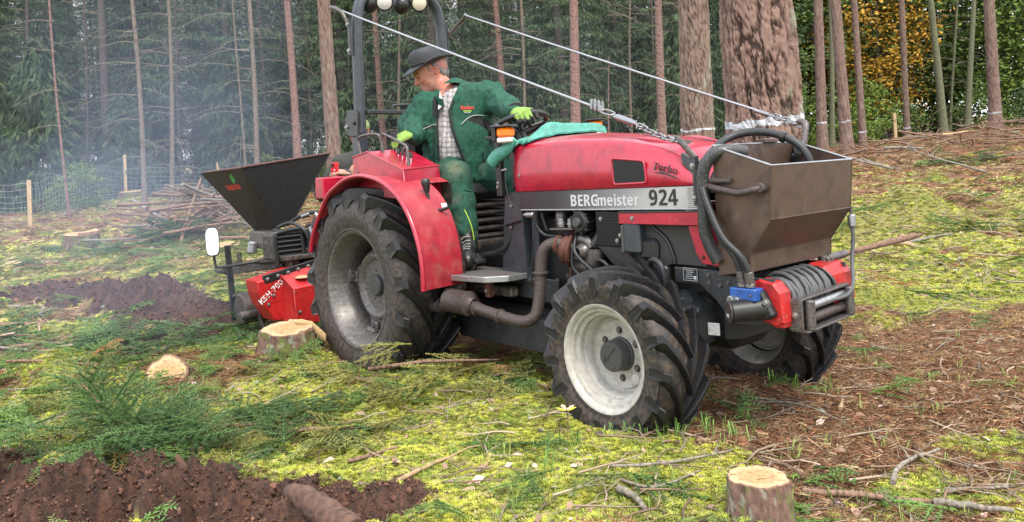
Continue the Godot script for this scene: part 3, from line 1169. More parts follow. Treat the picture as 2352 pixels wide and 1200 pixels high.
const TRUNKS := [
	["ls", -10.09, -22.5, -0.006, 0.071, "thin grey-brown spruce trunk rising from the wire fence, first right of the fence's taller post"],
	["ls", -9.90, -24.0, 0.021, 0.069, "straight tan spruce trunk right beside the broken splinter of the brush pile"],
	["ld", -10.35, -26.0, 0.007, 0.061, "dim slim spruce trunk just behind the straight tan one over the brush pile"],
	["ls", -6.83, -22.0, 0.001, 0.075, "tan spruce trunk rising directly behind the black rear hopper"],
	["lb", -10.81, -20.0, -0.015, 0.032, "very thin reddish-brown dead trunk standing in the wire fence"],
	["ld", -13.05, -27.0, -0.017, 0.170, "broad pale trunk faded by smoke behind the wire fence"],
	["ls", -7.85, -24.0, 0.009, 0.038, "very thin spruce stem left of the tan trunk behind the black hopper"],
	["ld", -8.09, -27.0, 0.021, 0.064, "dim grey stem just right of the tan trunk behind the black hopper"],
	["p", -6.49, -25.0, -0.015, 0.138, "smooth pinkish pine trunk over the right end of the black hopper"],
	["ld", -6.83, -28.0, 0.002, 0.066, "slim greenish-tan stem between the pinkish pine and the thick barked pine"],
	["P", -3.66, -17.0, -0.009, 0.161, "thick scaly-barked pine just left of the roll bar"],
	["p", -4.10, -27.0, -0.026, 0.128, "pinkish pine trunk seen between the posts of the roll bar"],
	["ls", -3.38, -25.0, 0.033, 0.053, "thin tan stem left of the driver's hat inside the roll bar"],
	["o", -0.17, -26.0, -0.026, 0.130, "orange-brown pine trunk above the driver's left shoulder"],
	["ld", -0.34, -31.0, -0.045, 0.065, "pale slim stem touching the orange-brown pine above the driver's shoulder"],
	["ls", 0.27, -25.0, 0.036, 0.059, "thin tan spruce stem above the steering wheel"],
	["p", 1.64, -21.0, 0.020, 0.143, "reddish-pink pine trunk above the far orange indicator lamp"],
	["lb", 2.84, -24.0, 0.027, 0.032, "thin broken-topped dead trunk behind the engine bonnet"],
	["ls", 3.61, -25.0, 0.047, 0.039, "thin straight tan stem above the middle of the bonnet"],
	["ld", 3.90, -30.0, 0.027, 0.047, "faint slender stem between the dead trunk and the tan stem above the bonnet"],
	["v", 4.22, -23.0, 0.006, 0.133, "purplish-grey pine trunk left of the two thick painted pines"],
	["ld", 5.16, -30.0, 0.011, 0.063, "faint slim stem touching the purplish-grey pine"],
	["2", 2.77, -12.5, 0.025, 0.255, "second-thickest pine, with a thin white paint line, behind the bonnet's front"],
	["1", 2.03, -6.6, -0.012, 0.318, "huge rough-barked pine with a broad white paint band behind the front hopper"],
	["P", 10.09, -27.0, 0.027, 0.177, "brown pine with a white line, first tree right of the huge pine"],
	["g", 11.94, -31.0, 0.040, 0.106, "slim greenish trunk wedged between two white-marked brown pines"],
	["P", 10.09, -25.0, -0.022, 0.184, "leaning brown pine with a white line above the front hopper's corner"],
	["P", 12.27, -29.0, -0.005, 0.130, "reddish pine with a faint white line, left of the yellow foliage"],
	["P", 15.73, -33.0, 0.017, 0.130, "pink-brown pine beside a short stake, in front of the yellow foliage"],
	["g", 17.68, -34.0, -0.026, 0.161, "tan pine leaning left, right of the yellow foliage"],
	["g", 20.13, -38.0, 0.094, 0.070, "thin faint green trunk leaning right among the leafy trees"],
	["g", 19.28, -35.0, 0.088, 0.129, "greenish-grey trunk leaning right, beside the rightmost pine"],
	["P", 16.95, -29.0, 0.002, 0.213, "stout brown pine with a white line, rightmost of the marked pines"],
	["ld", -3.02, -33.0, 0.035, 0.078, "dim far stem behind the driver's face"],
	["ld", 1.03, -33.0, 0.030, 0.087, "dim far stem left of the reddish-pink pine"],
	["ld", 1.70, -35.0, 0.035, 0.064, "dim far stem just left of the reddish-pink pine's top"],
	["ld", -11.24, -31.0, 0.026, 0.081, "dim far stem over the left rim of the black hopper"],
	["ld", -15.68, -27.0, 0.017, 0.071, "dim stem left of the first fence post"],
	["ld", -14.89, -29.0, 0.019, 0.061, "dim stem between the thin dead trunk and the broad smoke-faded trunk"]]


func build_forest() -> void:
	var limbs := []
	for i in 4:
		limbs.append(dead_limbs(44, 0.8, 11.0, 1.9, 0.009))
	var limbs_small := [dead_limbs(30, 0.6, 9.0, 1.3, 0.008), dead_limbs(26, 1.2, 9.0, 1.1, 0.008)]
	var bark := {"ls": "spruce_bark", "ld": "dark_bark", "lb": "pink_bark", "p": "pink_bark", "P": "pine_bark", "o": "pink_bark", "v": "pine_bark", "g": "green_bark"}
	var pine_tone := [Color(0.105, 0.062, 0.050), Color(0.30, 0.195, 0.155), Color(0.235, 0.165, 0.14)]
	for t in TRUNKS:
		var kind: String = t[0]
		var x: float = t[1]
		var z: float = t[2]
		var pine := kind in ["p", "P", "o", "v", "1", "2", "g"]
		var o := thing("pine_tree" if pine else "spruce_tree", t[5], "tree", Vector3(x, gh(x, z), z))
		o.rotation.z = -t[3]
		var m: Mesh
		var mat: Material = mats.bark_tinted
		if kind == "1":
			m = bark_trunk(9.0, t[4] * 0.97, 260, 420, 0.030, 5, [Color(0.045, 0.022, 0.017), Color(0.33, 0.205, 0.160), Color(0.28, 0.190, 0.155)], 0.28)
		elif kind == "2":
			m = bark_trunk(11.0, t[4], 130, 300, 0.020, 8, [Color(0.10, 0.06, 0.05), Color(0.30, 0.20, 0.16), Color(0.25, 0.19, 0.15)], 0.2)
		elif kind == "P":
			m = bark_trunk(15.0, t[4] * 0.93, 56, 190, 0.013, rng.randi() % 100, pine_tone, 0.1)
		else:
			m = plain_trunk(3.9 if kind == "lb" and x > 0.0 else 15.0, t[4], 0.05 if pine else 0.09, 12 if pine else 8)
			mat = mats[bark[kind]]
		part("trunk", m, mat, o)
		var b: Mesh = limbs_small[rng.randi() % 2] if pine or kind == "lb" else limbs[rng.randi() % 4]
		if not kind in ["1", "2", "P"]:
			part("dead_limbs", b, mats.dead_twig, o, Transform3D(Basis(Vector3.UP, rng.randf() * TAU), Vector3.ZERO)).set_meta("kind", "stuff")
		# white marks sprayed round the bole at breast height
		var mark := {"1": 0.040, "2": 0.020, "P": 0.026}
		if mark.has(kind):
			var w: float = mark.get(kind, 0.02)
			var yy := EYE - o.position.y + (0.03 if kind == "1" else 0.0) + (-0.62 if x == -3.66 else 0.0) - (0.4 if kind == "P" and x in [12.27, 15.73] else 0.0)
			paint_ring(o, t[4] * (0.97 if kind == "1" else 0.93), yy, w, kind)
	# crowns
	var crowns := []
	for i in 5:
		crowns.append(spruce_crown([17.0, 15.0, 19.0, 13.0, 18.0][i], [2.2, 1.2, 3.0, 0.5, 2.0][i], [2.3, 2.0, 2.6, 1.9, 2.5][i], 210, 115, 0.22, 100 + i))
	var low := [spruce_crown(5.2, 0.2, 1.3, 90, 26, 0.42, 131), spruce_crown(3.4, 0.1, 1.1, 70, 26, 0.36, 132)]
	rng.seed = 77
	var wood := plain_trunk(18.0, 0.16, 0.06, 7)
	# the spruces that close the view, in rows behind one another
	var k := 0
	for row in [[27.0, 2.5, 0.0], [31.0, 2.3, 0.5], [36.0, 2.6, 0.2], [42.0, 2.2, 0.7], [49.0, 3.0, 0.1], [55.0, 2.0, 0.4], [61.0, 2.0, 0.9]]:
		var d: float = row[0]
		var xr := d * 0.72 + 3.0
		var xx: float = -xr + row[2]
		while xx < (d * 0.30 if d < 40.0 else (d * 0.50 if d < 52.0 else d * 0.2)):
			var x := xx + rng.randf_range(-0.9, 0.9)
			var z := -d + rng.randf_range(-1.6, 1.6)
			xx += row[1] * rng.randf_range(0.8, 1.25)
			if d < 28.0 and (rng.randf() < 0.30 or x > 4.5):
				continue
			var o := thing("spruce_tree", where_label("dark spruce, %s row" % {27.0: "nearest", 31.0: "second", 36.0: "third", 42.0: "fourth", 49.0: "fifth", 55.0: "sixth", 61.0: "last"}[d], x, z), "tree", Vector3(x, gh(x, z), z), "spruces of the dark wood")
			var s := rng.randf_range(0.85, 1.15)
			var xf := Transform3D(Basis(Vector3.UP, rng.randf() * TAU).scaled(Vector3.ONE * s), Vector3.ZERO)
			part("trunk", wood, mats.dark_bark, o)
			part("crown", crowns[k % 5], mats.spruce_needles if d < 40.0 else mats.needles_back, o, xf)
			if d < 33.0:
				part("dead_limbs", limbs[k % 4], mats.dead_twig, o, xf).set_meta("kind", "stuff")
			k += 1
	# young spruces at the wood's edge
	for p in [[-17.0, -29.5], [-14.8, -30.0], [-12.6, -29.4], [-10.4, -30.2], [-8.0, -29.6], [-6.0, -30.4], [-3.8, -29.8], [-1.6, -30.6], [0.6, -29.9], [1.6, -31.0], [5.0, -30.5], [6.4, -32.0], [8.3, -34.0], [-9.3, -33.0], [-4.9, -33.0], [-12.0, -33.4], [-13.6, -24.0], [-11.9, -25.5], [-8.6, -26.0], [-5.2, -27.0], [-2.0, -28.5], [2.4, -27.5], [5.6, -27.0], [7.2, -30.0], [-15.5, -24.5], [-0.6, -27.0], [3.4, -29.5]]:
		var o := thing("young_spruce", where_label("young low spruce", p[0], p[1]), "tree", Vector3(p[0], gh(p[0], p[1]), p[1]), "young spruces at the wood's edge")
		part("trunk", plain_trunk(4.6 if k % 2 else 3.0, 0.035, 0.02, 5), mats.dark_bark, o)
		part("crown", low[k % 2], mats.spruce_needles, o, Transform3D(Basis(Vector3.UP, rng.randf() * TAU), Vector3.ZERO))
		k += 1
	# leafy trees at the right, some turning yellow
	var leafy := [leafy_crown(13.0, 1.0, 3.2, 190, 42, 0.13, 201), leafy_crown(10.0, 0.4, 2.8, 170, 42, 0.12, 202), leafy_crown(15.0, 2.0, 3.5, 200, 42, 0.14, 203)]
	var bush := [leafy_crown(2.4, 0.1, 1.2, 60, 34, 0.075, 204), leafy_crown(1.6, 0.1, 0.9, 46, 34, 0.065, 205)]
	rng.seed = 99
	var tone := {"g": Color(0.095, 0.16, 0.034), "d": Color(0.052, 0.095, 0.028), "y": Color(0.42, 0.24, 0.020), "l": Color(0.12, 0.19, 0.025)}
	for q in tone:
		var m: StandardMaterial3D = mats.broad_leaves.duplicate()
		m.albedo_color = tone[q].linear_to_srgb()
		mats["leaf_" + q] = m
	var word := {"g": "green leafy tree", "d": "dark green leafy tree", "y": "yellow-leaved autumn tree", "l": "light green leafy tree"}
	for p in [["d", 12.5, -42], ["g", 15.0, -44], ["y", 17.6, -39.2], ["y", 16.0, -42.5], ["g", 14.9, -40.0], ["g", 19.6, -40.8], ["d", 18.5, -45], ["g", 21.5, -41.5], ["d", 23.0, -43], ["g", 26.0, -39], ["g", 28.5, -42], ["d", 31.0, -40], ["g", 10.3, -44], ["d", 13.5, -48], ["d", 17.0, -50], ["d", 21.0, -50], ["g", 25.0, -49], ["d", 29.0, -49], ["g", 33.0, -46], ["d", 37.0, -48], ["d", 9.0, -49], ["g", 34.0, -38], ["l", 24.0, -37.5], ["d", 27.5, -46], ["g", 14.2, -45.5], ["d", 33.5, -53], ["d", 24.0, -55], ["d", 15.0, -56], ["d", 19.5, -55], ["d", 29.5, -56]]:
		var o := thing("leafy_tree", where_label(word[p[0]], p[1], p[2]), "tree", Vector3(p[1], gh(p[1], p[2]), p[2]), {"g": "green leafy trees at the right", "d": "dark leafy trees at the right", "y": "yellow autumn trees", "l": ""}[p[0]])
		part("trunk", wood, mats.dark_bark, o, Transform3D(Basis().scaled(Vector3(0.8, 0.7, 0.8)), Vector3.ZERO))
		part("crown", leafy[k % 3], mats["leaf_" + p[0]], o, Transform3D(Basis(Vector3.UP, rng.randf() * TAU).scaled(Vector3.ONE * rng.randf_range(0.85, 1.1) * (0.75 if p[0] == "y" else 1.0)), Vector3.ZERO))
		k += 1
	# bushes
	for p in [["l", -12.6, -22.8, "pale green bush behind the fence, left of the thin dead trunk"], ["l", -11.5, -22.0, "low pale green bush at the fence's foot"], ["l", -5.6, -27.5, "pale green bush under the pinkish pine behind the hopper"], ["g", -7.6, -25.5, "green bush over the brush pile"], ["l", 13.2, -31.5, "bright green bush left of the short stake"], ["l", 14.6, -33.5, "bright green bush right behind the short stake"], ["g", 17.2, -36.0, "low green bush behind the leaning tan pine"], ["g", 20.6, -36.0, "green bush left of the rightmost pine"], ["d", 19.9, -31.5, "dark green bush right of the rightmost pine"], ["l", 11.3, -33.0, "yellowish bush between the marked pines"]]:
		var o := thing("bush", p[3], "bush", Vector3(p[1], gh(p[1], p[2]), p[2]))
		part("foliage", bush[k % 2], mats["leaf_" + p[0]], o, Transform3D(Basis(Vector3.UP, rng.randf() * TAU).scaled(Vector3.ONE * (0.5 if p[1] < -7.0 else 1.0)), Vector3.ZERO))
		part("stem", tube_mesh(v3([0, -0.1, 0, 0.05, 0.3, 0.03, 0.08, 0.7, 0.0]), [0.02, 0.015, 0.006], 5), mats.dead_twig, o)
		k += 1


const MARKS := [[0, "the picture's left edge"], [60, "the first fence post"], [150, "the thin dead trunk"], [300, "the taller fence post"], [400, "the brush heap"], [500, "the black hopper's left rim"], [590, "the black hopper"], [680, "the pinkish pine"], [760, "the thick scaly pine"], [830, "the roll bar's near post"], [920, "the roll bar's middle"], [1010, "the roll bar's far post"], [1080, "the driver's shoulder"], [1150, "the orange-brown pine"], [1210, "the steering wheel"], [1320, "the reddish-pink pine"], [1400, "the broken dead trunk"], [1455, "the thin tan stem"], [1520, "the purplish pine"], [1600, "the second-thickest pine"], [1740, "the huge pine"], [1885, "the first white-marked pine"], [1940, "the leaning white-marked pine"], [1980, "the reddish pine"], [2080, "the pink-brown pine"], [2160, "the leaning tan pine"], [2230, "the greenish trunk"], [2285, "the rightmost pine"], [2352, "the picture's right edge"]]


# says which tree by what it stands behind
func where_label(what: String, x: float, z: float) -> String:
	var u := 1176.0 + 1903.0 * x / -z + 4.0
	var best: Array = MARKS[0]
	for m in MARKS:
		if absf(m[0] - u) < absf(best[0] - u):
			best = m
	if u < -25.0 or u > 2377.0:
		return what + (" beyond " if absf(u - 1176.0) < 1400.0 else " far beyond ") + best[1]
	return what + (" right behind " if absf(best[0] - u) < 16.0 else (" left behind " if u < best[0] else " to the right behind ")) + best[1]


# sprayed band: a rough-edged sleeve a hair proud of the bark
func paint_ring(o: Node3D, r: float, y: float, w: float, kind: String) -> void:
	var st := S()
	var mi: MeshInstance3D = o.get_child(0)
	var arr := mi.mesh.surface_get_arrays(0)
	var vs: PackedVector3Array = arr[Mesh.ARRAY_VERTEX]
	if true:
		# lift the bark's own faces that lie in the band
		var ns: PackedVector3Array = arr[Mesh.ARRAY_NORMAL]
		var ix: PackedInt32Array = arr[Mesh.ARRAY_INDEX]
		for i in range(0, ix.size(), 3):
			var c := (vs[ix[i]] + vs[ix[i + 1]] + vs[ix[i + 2]]) / 3.0
			var a := atan2(c.z, c.x)
			var edge := n_mid.get_noise_2d(c.x * 3.0, c.z * 3.0) * w * 0.6
			if absf(c.y - y - 0.012 * sin(a * 2.0) - edge * 0.6) < w * (0.75 + n_mid.get_noise_3d(c.x * 4.0, c.y * 4.0, c.z * 4.0) * 0.5):
				for k in 3:
					st.add_vertex(vs[ix[i + k]] + ns[ix[i + k]] * 0.003)
	part("paint_mark", st, mats.mark_paint, o)


# ---------------------------------------------------------------- stumps, sticks, fence, slash
# a sawn stump: rough bark side, pale top with rings and saw steps
func stump(called: String, label: String, x: float, z: float, r: float, h: float, tilt: Vector3, seed_: int, moss := 0.3, flare := 0.5, step := 0.0, rough := 1.0) -> Node3D:
	var o := thing(called, label, "stump", Vector3(x, gh(x, z) - 0.02, z), "")
	o.rotation = tilt
	var nz := FastNoiseLite.new()
	nz.seed = seed_
	nz.frequency = 1.0
	var n := 72
	var rows := 26
	var side := SurfaceTool.new()
	side.begin(Mesh.PRIMITIVE_TRIANGLES)
	var rad := func(a: float, f: float) -> float:
		var y := f * h
		var lob := nz.get_noise_2d(cos(a) * 0.9 + 3.0, sin(a) * 0.9)
		return r * (1.0 + 0.16 * lob) * (1.0 + flare * exp(-y / (0.25 * r + 0.03)) * (0.6 + 0.9 * lob))
	for i in rows + 1:
		var f := float(i) / rows
		for k in n:
			var a := TAU * k / n
			var e := nz.get_noise_3d(cos(a) * 6.0, f * h * 40.0, sin(a) * 6.0)
			var e2 := nz.get_noise_3d(cos(a) * 17.0, f * h * 110.0, sin(a) * 17.0)
			var rr: float = rad.call(a, f) + rough * r * (0.05 * e + 0.035 * e2)
			var c := Color(0.10, 0.055, 0.042).lerp(Color(0.25, 0.15, 0.11), clampf(0.5 + e * 1.3 + e2 * 0.5, 0.0, 1.0))
			var mo := nz.get_noise_3d(cos(a) * 2.5 + 20.0, f * 2.0, sin(a) * 2.5) + moss - 0.25
			c = c.lerp(Color(0.15, 0.19, 0.04), clampf(mo * 3.0, 0.0, 0.9))
			if nz.get_noise_3d(cos(a) * 3.0 - 40.0, f * 3.0, sin(a) * 3.0) > 0.28:
				c = c.lerp(Color(0.36, 0.38, 0.30), 0.6)
			side.set_color(c)
			side.add_vertex(Vector3(cos(a) * rr, f * h - 0.12 * (1.0 - f), sin(a) * rr))
	for i in rows:
		for k in n:
			var j := (k + 1) % n
			for v in [i * n + k, i * n + j, (i + 1) * n + j, i * n + k, (i + 1) * n + j, (i + 1) * n + k]:
				side.add_index(v)
	side.generate_normals()
	part("bark", side.commit(), mats.bark_tinted, o)
	var top := SurfaceTool.new()
	top.begin(Mesh.PRIMITIVE_TRIANGLES)
	var rings := 30
	for i in rings + 1:
		var f := float(i) / rings
		for k in n:
			var a := TAU * k / n
			var rr: float = (rad.call(a, 1.0) + rough * r * (0.05 * nz.get_noise_3d(cos(a) * 6.0, h * 40.0, sin(a) * 6.0) + 0.035 * nz.get_noise_3d(cos(a) * 17.0, h * 110.0, sin(a) * 17.0))) * f
			var px := cos(a) * rr
			var pz := sin(a) * rr
			var ring := sin(f * 34.0 + nz.get_noise_2d(px * 8.0, pz * 8.0) * 3.0)
			var c := Color(0.46, 0.31, 0.15).lerp(Color(0.38, 0.23, 0.10), 0.5 + 0.3 * ring)
			c = c.lerp(Color(0.50, 0.36, 0.20), smoothstep(0.5, 0.85, f))
			if f > (0.94 if rough == 1.0 else 0.88):
				c = Color(0.22, 0.12, 0.075)
			if nz.get_noise_2d(px * 14.0 + 7.0, pz * 30.0) > 0.42:
				c = c * Color(0.55, 0.45, 0.35)
			var y := h + 0.003 + 0.003 * nz.get_noise_2d(px * 22.0, pz * 5.0) + (step if px * 0.7 + pz * 0.4 > r * 0.25 else 0.0)
			if f >= 1.0:
				y = h - 0.004
			top.set_color(c)
			top.add_vertex(Vector3(px, y, pz))
	for i in rings:
		for k in n:
			var j := (k + 1) % n
			for v in [i * n + k, i * n + j, (i + 1) * n + j, i * n + k, (i + 1) * n + j, (i + 1) * n + k]:
				top.add_index(v)
	top.generate_normals()
	var m := part("sawn_top", top.commit(), mats.cover, o)
	m.material_override = mats.sawn
	return o


func stick_mesh(l: float, r: float, bend: float, forks: int, sides := 7) -> SurfaceTool:
	var pts := []
	var rad := []
	var b1 := rng.randfn() * bend
	var b2 := rng.randfn() * bend * 0.6
	var n := 9
	for i in n + 1:
		var t := float(i) / n
		pts.append(Vector3((t - 0.5) * l, sin(t * PI) * b2 * l * 0.5 + rng.randfn() * r * 0.12, sin(t * PI * 1.3) * b1 * l + rng.randfn() * r * 0.15))
		rad.append(r * (1.0 - 0.5 * t) * rng.randf_range(0.95, 1.05))
	var st := S()
	tube(st, pts, rad, sides)
	for k in forks:
		var i := rng.randi_range(2, n - 1)
		var e: Vector3 = pts[i] + Vector3(rng.randf_range(0.05, 0.22) * l, rng.randf_range(-0.02, 0.08) * l, (1.0 if rng.randf() < 0.5 else -1.0) * rng.randf_range(0.08, 0.2) * l)
		tube(st, [pts[i], (pts[i] as Vector3).lerp(e, 0.5) + Vector3(0, 0.02 * l, 0), e], [r * 0.45, r * 0.35, r * 0.12], 5)
	return st


func stick(label: String, x: float, z: float, l: float, r: float, yaw: float, mat: String, forks := 1, bend := 0.06, rise := 0.0) -> void:
	var o := thing("stick", label, "stick", Vector3.ZERO, "")
	o.position = Vector3(x, gh(x, z) + r * 0.8 + 0.01 + absf(rise) * l * 0.3, z)
	var dx := cos(yaw) * l * 0.4
	var dz := -sin(yaw) * l * 0.4
	var slope := atan2(gh(x + dx, z + dz) - gh(x - dx, z - dz), l * 0.8)
	o.rotation = Vector3(0, yaw, slope + rise)
	part("wood", stick_mesh(l, r, bend, forks), mats[mat], o)


func wire_panel(a: Vector3, b: Vector3, h: float) -> SurfaceTool:
	var st := S()
	var n := int((b - a).length() / 0.16)
	var rows := [0.03, 0.10, 0.17, 0.25, 0.34, 0.44, 0.55, 0.68, 0.82, 0.97, 1.12]
	for y in rows:
		var pts := []
		for i in 13:
			var p := a.lerp(b, i / 12.0)
			pts.append(Vector3(p.x, gh(p.x, p.z) + y * h / 1.12 + 0.02 * sin(i * 1.9 + y * 3.0), p.z))
		tube(st, pts, 0.0055, 3, false)
	for i in n + 1:
		var p := a.lerp(b, float(i) / n)
		var g := gh(p.x, p.z)
		tube(st, [Vector3(p.x, g + 0.01, p.z), Vector3(p.x + 0.01, g + h * 0.5, p.z), Vector3(p.x, g + h, p.z)], 0.0035, 3, false)
	return st


func build_ground_things() -> void:
	VM("sawn", 0.75, "grunge", 8.0, "fine_bump", 0.12)
	VM("soil", 0.97, "speck", 7.0, "litter_bump", 1.0)
	stump("sawn_stump", "fresh pale-topped stump with flaking reddish bark in the right foreground", 0.69, -2.53, 0.092, 0.17, Vector3(-0.03, 0.4, -0.04), 12, 0.08, 1.0, 0.0)
	var s := stump("torn_stump", "stump with a torn splinter hanging down, beside the big rear wheel", -1.40, -4.88, 0.135, 0.155, Vector3(0.10, 1.0, 0.02), 15, 0.3, 1.3, 0.015)
	part("splinter", tube_mesh(curve(v3([0.04, 0.19, 0.02, 0.10, 0.17, 0.09, 0.16, 0.08, 0.16, 0.24, 0.0, 0.21, 0.31, -0.04, 0.22]), 4), [0.004, 0.012, 0.022, 0.019, 0.026, 0.022, 0.024, 0.026, 0.020, 0.024, 0.018, 0.021, 0.014, 0.017, 0.010, 0.009, 0.003], 7, true, 0.45), mats.fresh_wood, s)
	stump("sawn_stump", "low stump cut on a slant, its pale oval face turned to the camera at left", -2.01, -4.70, 0.115, 0.075, Vector3(1.0, 0.1, 0.03), 18, 0.0, 0.05, 0.0, 0.2)
	stump("old_stump", "grey old stump with a notched top standing at left in front of the fence", -6.85, -13.0, 0.25, 0.26, Vector3(0.06, 0.5, -0.05), 21, 0.42, 0.7, 0.05)
	stump("sawn_stump", "low orange-brown stump at the picture's left edge before the fence", -7.05, -11.5, 0.13, 0.06, Vector3(0.2, 0.0, 0.1), 24, 0.2, 0.6, 0.0)
	stump("sawn_stump", "stump on the mossy mound at the foot of the taller fence post", -10.8, -23.4, 0.30, 0.22, Vector3(0.05, 0, 0), 27, 0.35, 0.6, 0.0)
	stump("sawn_stump", "pale flat stump half hidden behind the planting machine's mirror", -3.75, -10.6, 0.20, 0.12, Vector3(0.05, 0, 0), 30, 0.3, 0.6, 0.0)
	# half-rotted root wood in the dug soil
	var lg := thing("rotten_log", "smooth brown rotten log half sunk in the dug soil at the bottom edge", "log", Vector3(-0.72, gh(-0.72, -2.75) + 0.01, -2.75))
	part("wood", tube_mesh(curve(v3([-0.15, 0.02, -0.16, -0.05, 0.022, -0.07, 0.05, 0.012, 0.04, 0.15, -0.01, 0.15]), 4), [0.004, 0.028, 0.041, 0.044, 0.052, 0.049, 0.056, 0.052, 0.060, 0.055, 0.062, 0.066, 0.060], 14, true, 0.8), mats.rotten, lg)
	var ups := S()
	tube(ups, curve(v3([0, -0.05, 0, 0.01, 0.06, 0, 0.005, 0.13, 0.01]), 3), [0.022, 0.02, 0.019, 0.018, 0.016, 0.013, 0.008], 6)
	tag(part("root_stub", ups, mats.rotten, self, Transform3D(Basis(Vector3.BACK, 0.2), Vector3(-1.24, gh(-1.24, -2.97) - 0.05, -2.97))), "brown root stub poking upright out of the dug soil", "root")
	# sticks
	for q in [
		["tan peeled branch lying diagonally on the moss in front of the front wheel", -0.38, -3.17, 0.42, 0.010, 1.05, "stick_peeled", 1, 0.05],
		["grey-brown stub of branch at the bottom edge left of the front stump", 0.33, -2.74, 0.14, 0.015, -0.9, "stick_grey", 0, 0.05],
		["thin curved stick right below the tan peeled branch", -0.25, -3.05, 0.20, 0.006, 0.7, "stick_grey", 1, 0.1],
		["short pale stick between the tan branch and the rear wheel", -0.63, -3.32, 0.20, 0.009, 0.25, "stick", 0, 0.09],
		["brown stick stub rising from the moss in front of the rear wheel", -0.80, -4.20, 0.15, 0.011, -0.6, "stick", 0, 0.03],
		["long thin stick lying level in front of the torn stump", -1.55, -4.30, 0.9, 0.010, 0.10, "stick", 2, 0.05],
		["lichen-grey branch forking in front of the rear wheel", -0.98, -4.0, 0.55, 0.010, 0.35, "stick_grey", 3, 0.1],
		["bent grey branch at left between the slanted stump and the spruce bough", -2.2, -5.1, 0.7, 0.010, -0.45, "stick_grey", 2, 0.15],
		["brown branch arching left of the slanted stump", -2.65, -4.75, 0.6, 0.009, 0.15, "stick", 2, 0.12],
		["thin reddish stick lying in the litter under the front axle", 0.95, -4.35, 0.8, 0.012, -0.28, "stick", 2, 0.06],
		["thin grey stick between front stump and front wheel", 0.53, -3.0, 0.5, 0.007, 0.12, "stick_grey", 1, 0.08],
		["curved grey stick on the moss left of the front stump", 0.45, -2.87, 0.28, 0.006, -0.12, "stick_grey", 0, 0.12],
		["long brown stick running right from the front stump", 1.15, -2.66, 0.55, 0.012, -0.18, "stick", 1, 0.03],
		["forked grey stick at the right of the front stump", 1.32, -2.86, 0.34, 0.010, 0.75, "stick_grey", 2, 0.08],
		["grey broken branch in the bottom right corner", 1.36, -2.56, 0.22, 0.014, -0.7, "stick_grey", 0, 0.05],
		["pale stick at the right edge over a lump of rotten wood", 1.5, -2.72, 0.3, 0.008, 0.02, "stick_grey", 0, 0.03],
		["short pale bone-like stick in the brown litter right of the front wheel", 1.32, -3.48, 0.1, 0.010, 1.1, "stick_peeled", 0, 0.04],
		["thin twig curling over the litter right of the front wheel", 1.13, -3.46, 0.42, 0.005, -0.75, "stick_grey", 1, 0.18],
		["long grey stick in the moss right of the winch", 2.35, -4.70, 0.7, 0.012, -0.25, "stick_grey", 3, 0.08],
		["bundle-like forked twig in the litter beyond the winch", 2.55, -5.5, 0.7, 0.010, 0.35, "stick_grey", 4, 0.12],
		["short cut branch lying on the moss beyond the rusty bar", 3.95, -8.4, 0.28, 0.035, -0.6, "stick_peeled", 0, 0.03],
		["grey stick beside the mossy mound at right", 4.35, -8.8, 0.7, 0.02, 0.4, "stick_grey", 1, 0.06],
		["dark branch lying at the right edge of the moss", 4.9, -7.5, 0.8, 0.014, -0.5, "stick", 3, 0.1],
		["reddish branch lying left of the dug furrow", -4.45, -7.0, 0.9, 0.028, -0.1, "stick", 0, 0.03],
		["grey branch forked like a V left of the dug furrow", -4.55, -7.6, 0.9, 0.020, -0.75, "stick_grey", 2, 0.08],
		["twisted branch on the green slash at the far left", -4.0, -5.6, 1.2, 0.016, 0.25, "stick_grey", 3, 0.1],
		["long dark branch on the slash left of the spruce bough", -3.2, -5.6, 1.1, 0.014, 0.08, "stick", 3, 0.08],
		["brown branch lying over the slash before the dug furrow", -2.7, -6.1, 0.9, 0.013, -0.5, "stick", 3, 0.1],
		["thin branch leaning over the torn stump's left side", -1.95, -5.6, 0.9, 0.011, -0.35, "stick", 2, 0.08],
		["pale stick at the left edge above the dug soil", -2.95, -4.55, 0.5, 0.011, -0.15, "stick_grey", 1, 0.08],
		["branch lying in front of the red tiller hood", -1.55, -5.9, 0.7, 0.012, -0.06, "stick", 2, 0.05],
		["bleached branch among the slash right of the stumps' clearing", 6.2, -12.0, 1.5, 0.03, 0.2, "stick_grey", 3, 0.08],
		["tan pole end poking from the slash bank at the upper right", 15.4, -28.5, 1.6, 0.05, 0.35, "fresh_wood", 0, 0.02]]:
		stick(q[0], q[1], q[2], q[3], q[4], q[5], q[6], q[7], q[8])
	# brush heap in front of the fence
	var heap := thing("brush_heap", "heap of stripped pinkish branches and dry tops left of the black hopper", "brush heap", Vector3(-5.0, gh(-5.0, -13.3), -13.3))
	var hx := heap.position
	for i in 58:
		var l := rng.randf_range(0.7, 2.2)
		var yaw := rng.randfn() * 0.5 + (0.2 if i % 3 else 0.9)
		var at := Vector3(rng.randfn() * 0.55, 0, rng.randfn() * 0.5)
		at.y = gh(hx.x + at.x, hx.z + at.z) - hx.y + 0.03 + 0.75 * exp(-at.length_squared() * 0.9) * rng.randf_range(0.0, 0.8)
		var b := Basis.from_euler(Vector3(0, yaw, rng.randfn() * 0.32))
		part("branch", stick_mesh(l, rng.randf_range(0.010, 0.036), 0.05, rng.randi_range(0, 3), 6), mats["stick" if i % 4 else "stick_grey"], heap, Transform3D(b, at))
	part("twigs", dead_limbs(50, 0.05, 0.7, 1.3, 0.007), mats.dead_twig, heap).set_meta("kind", "stuff")
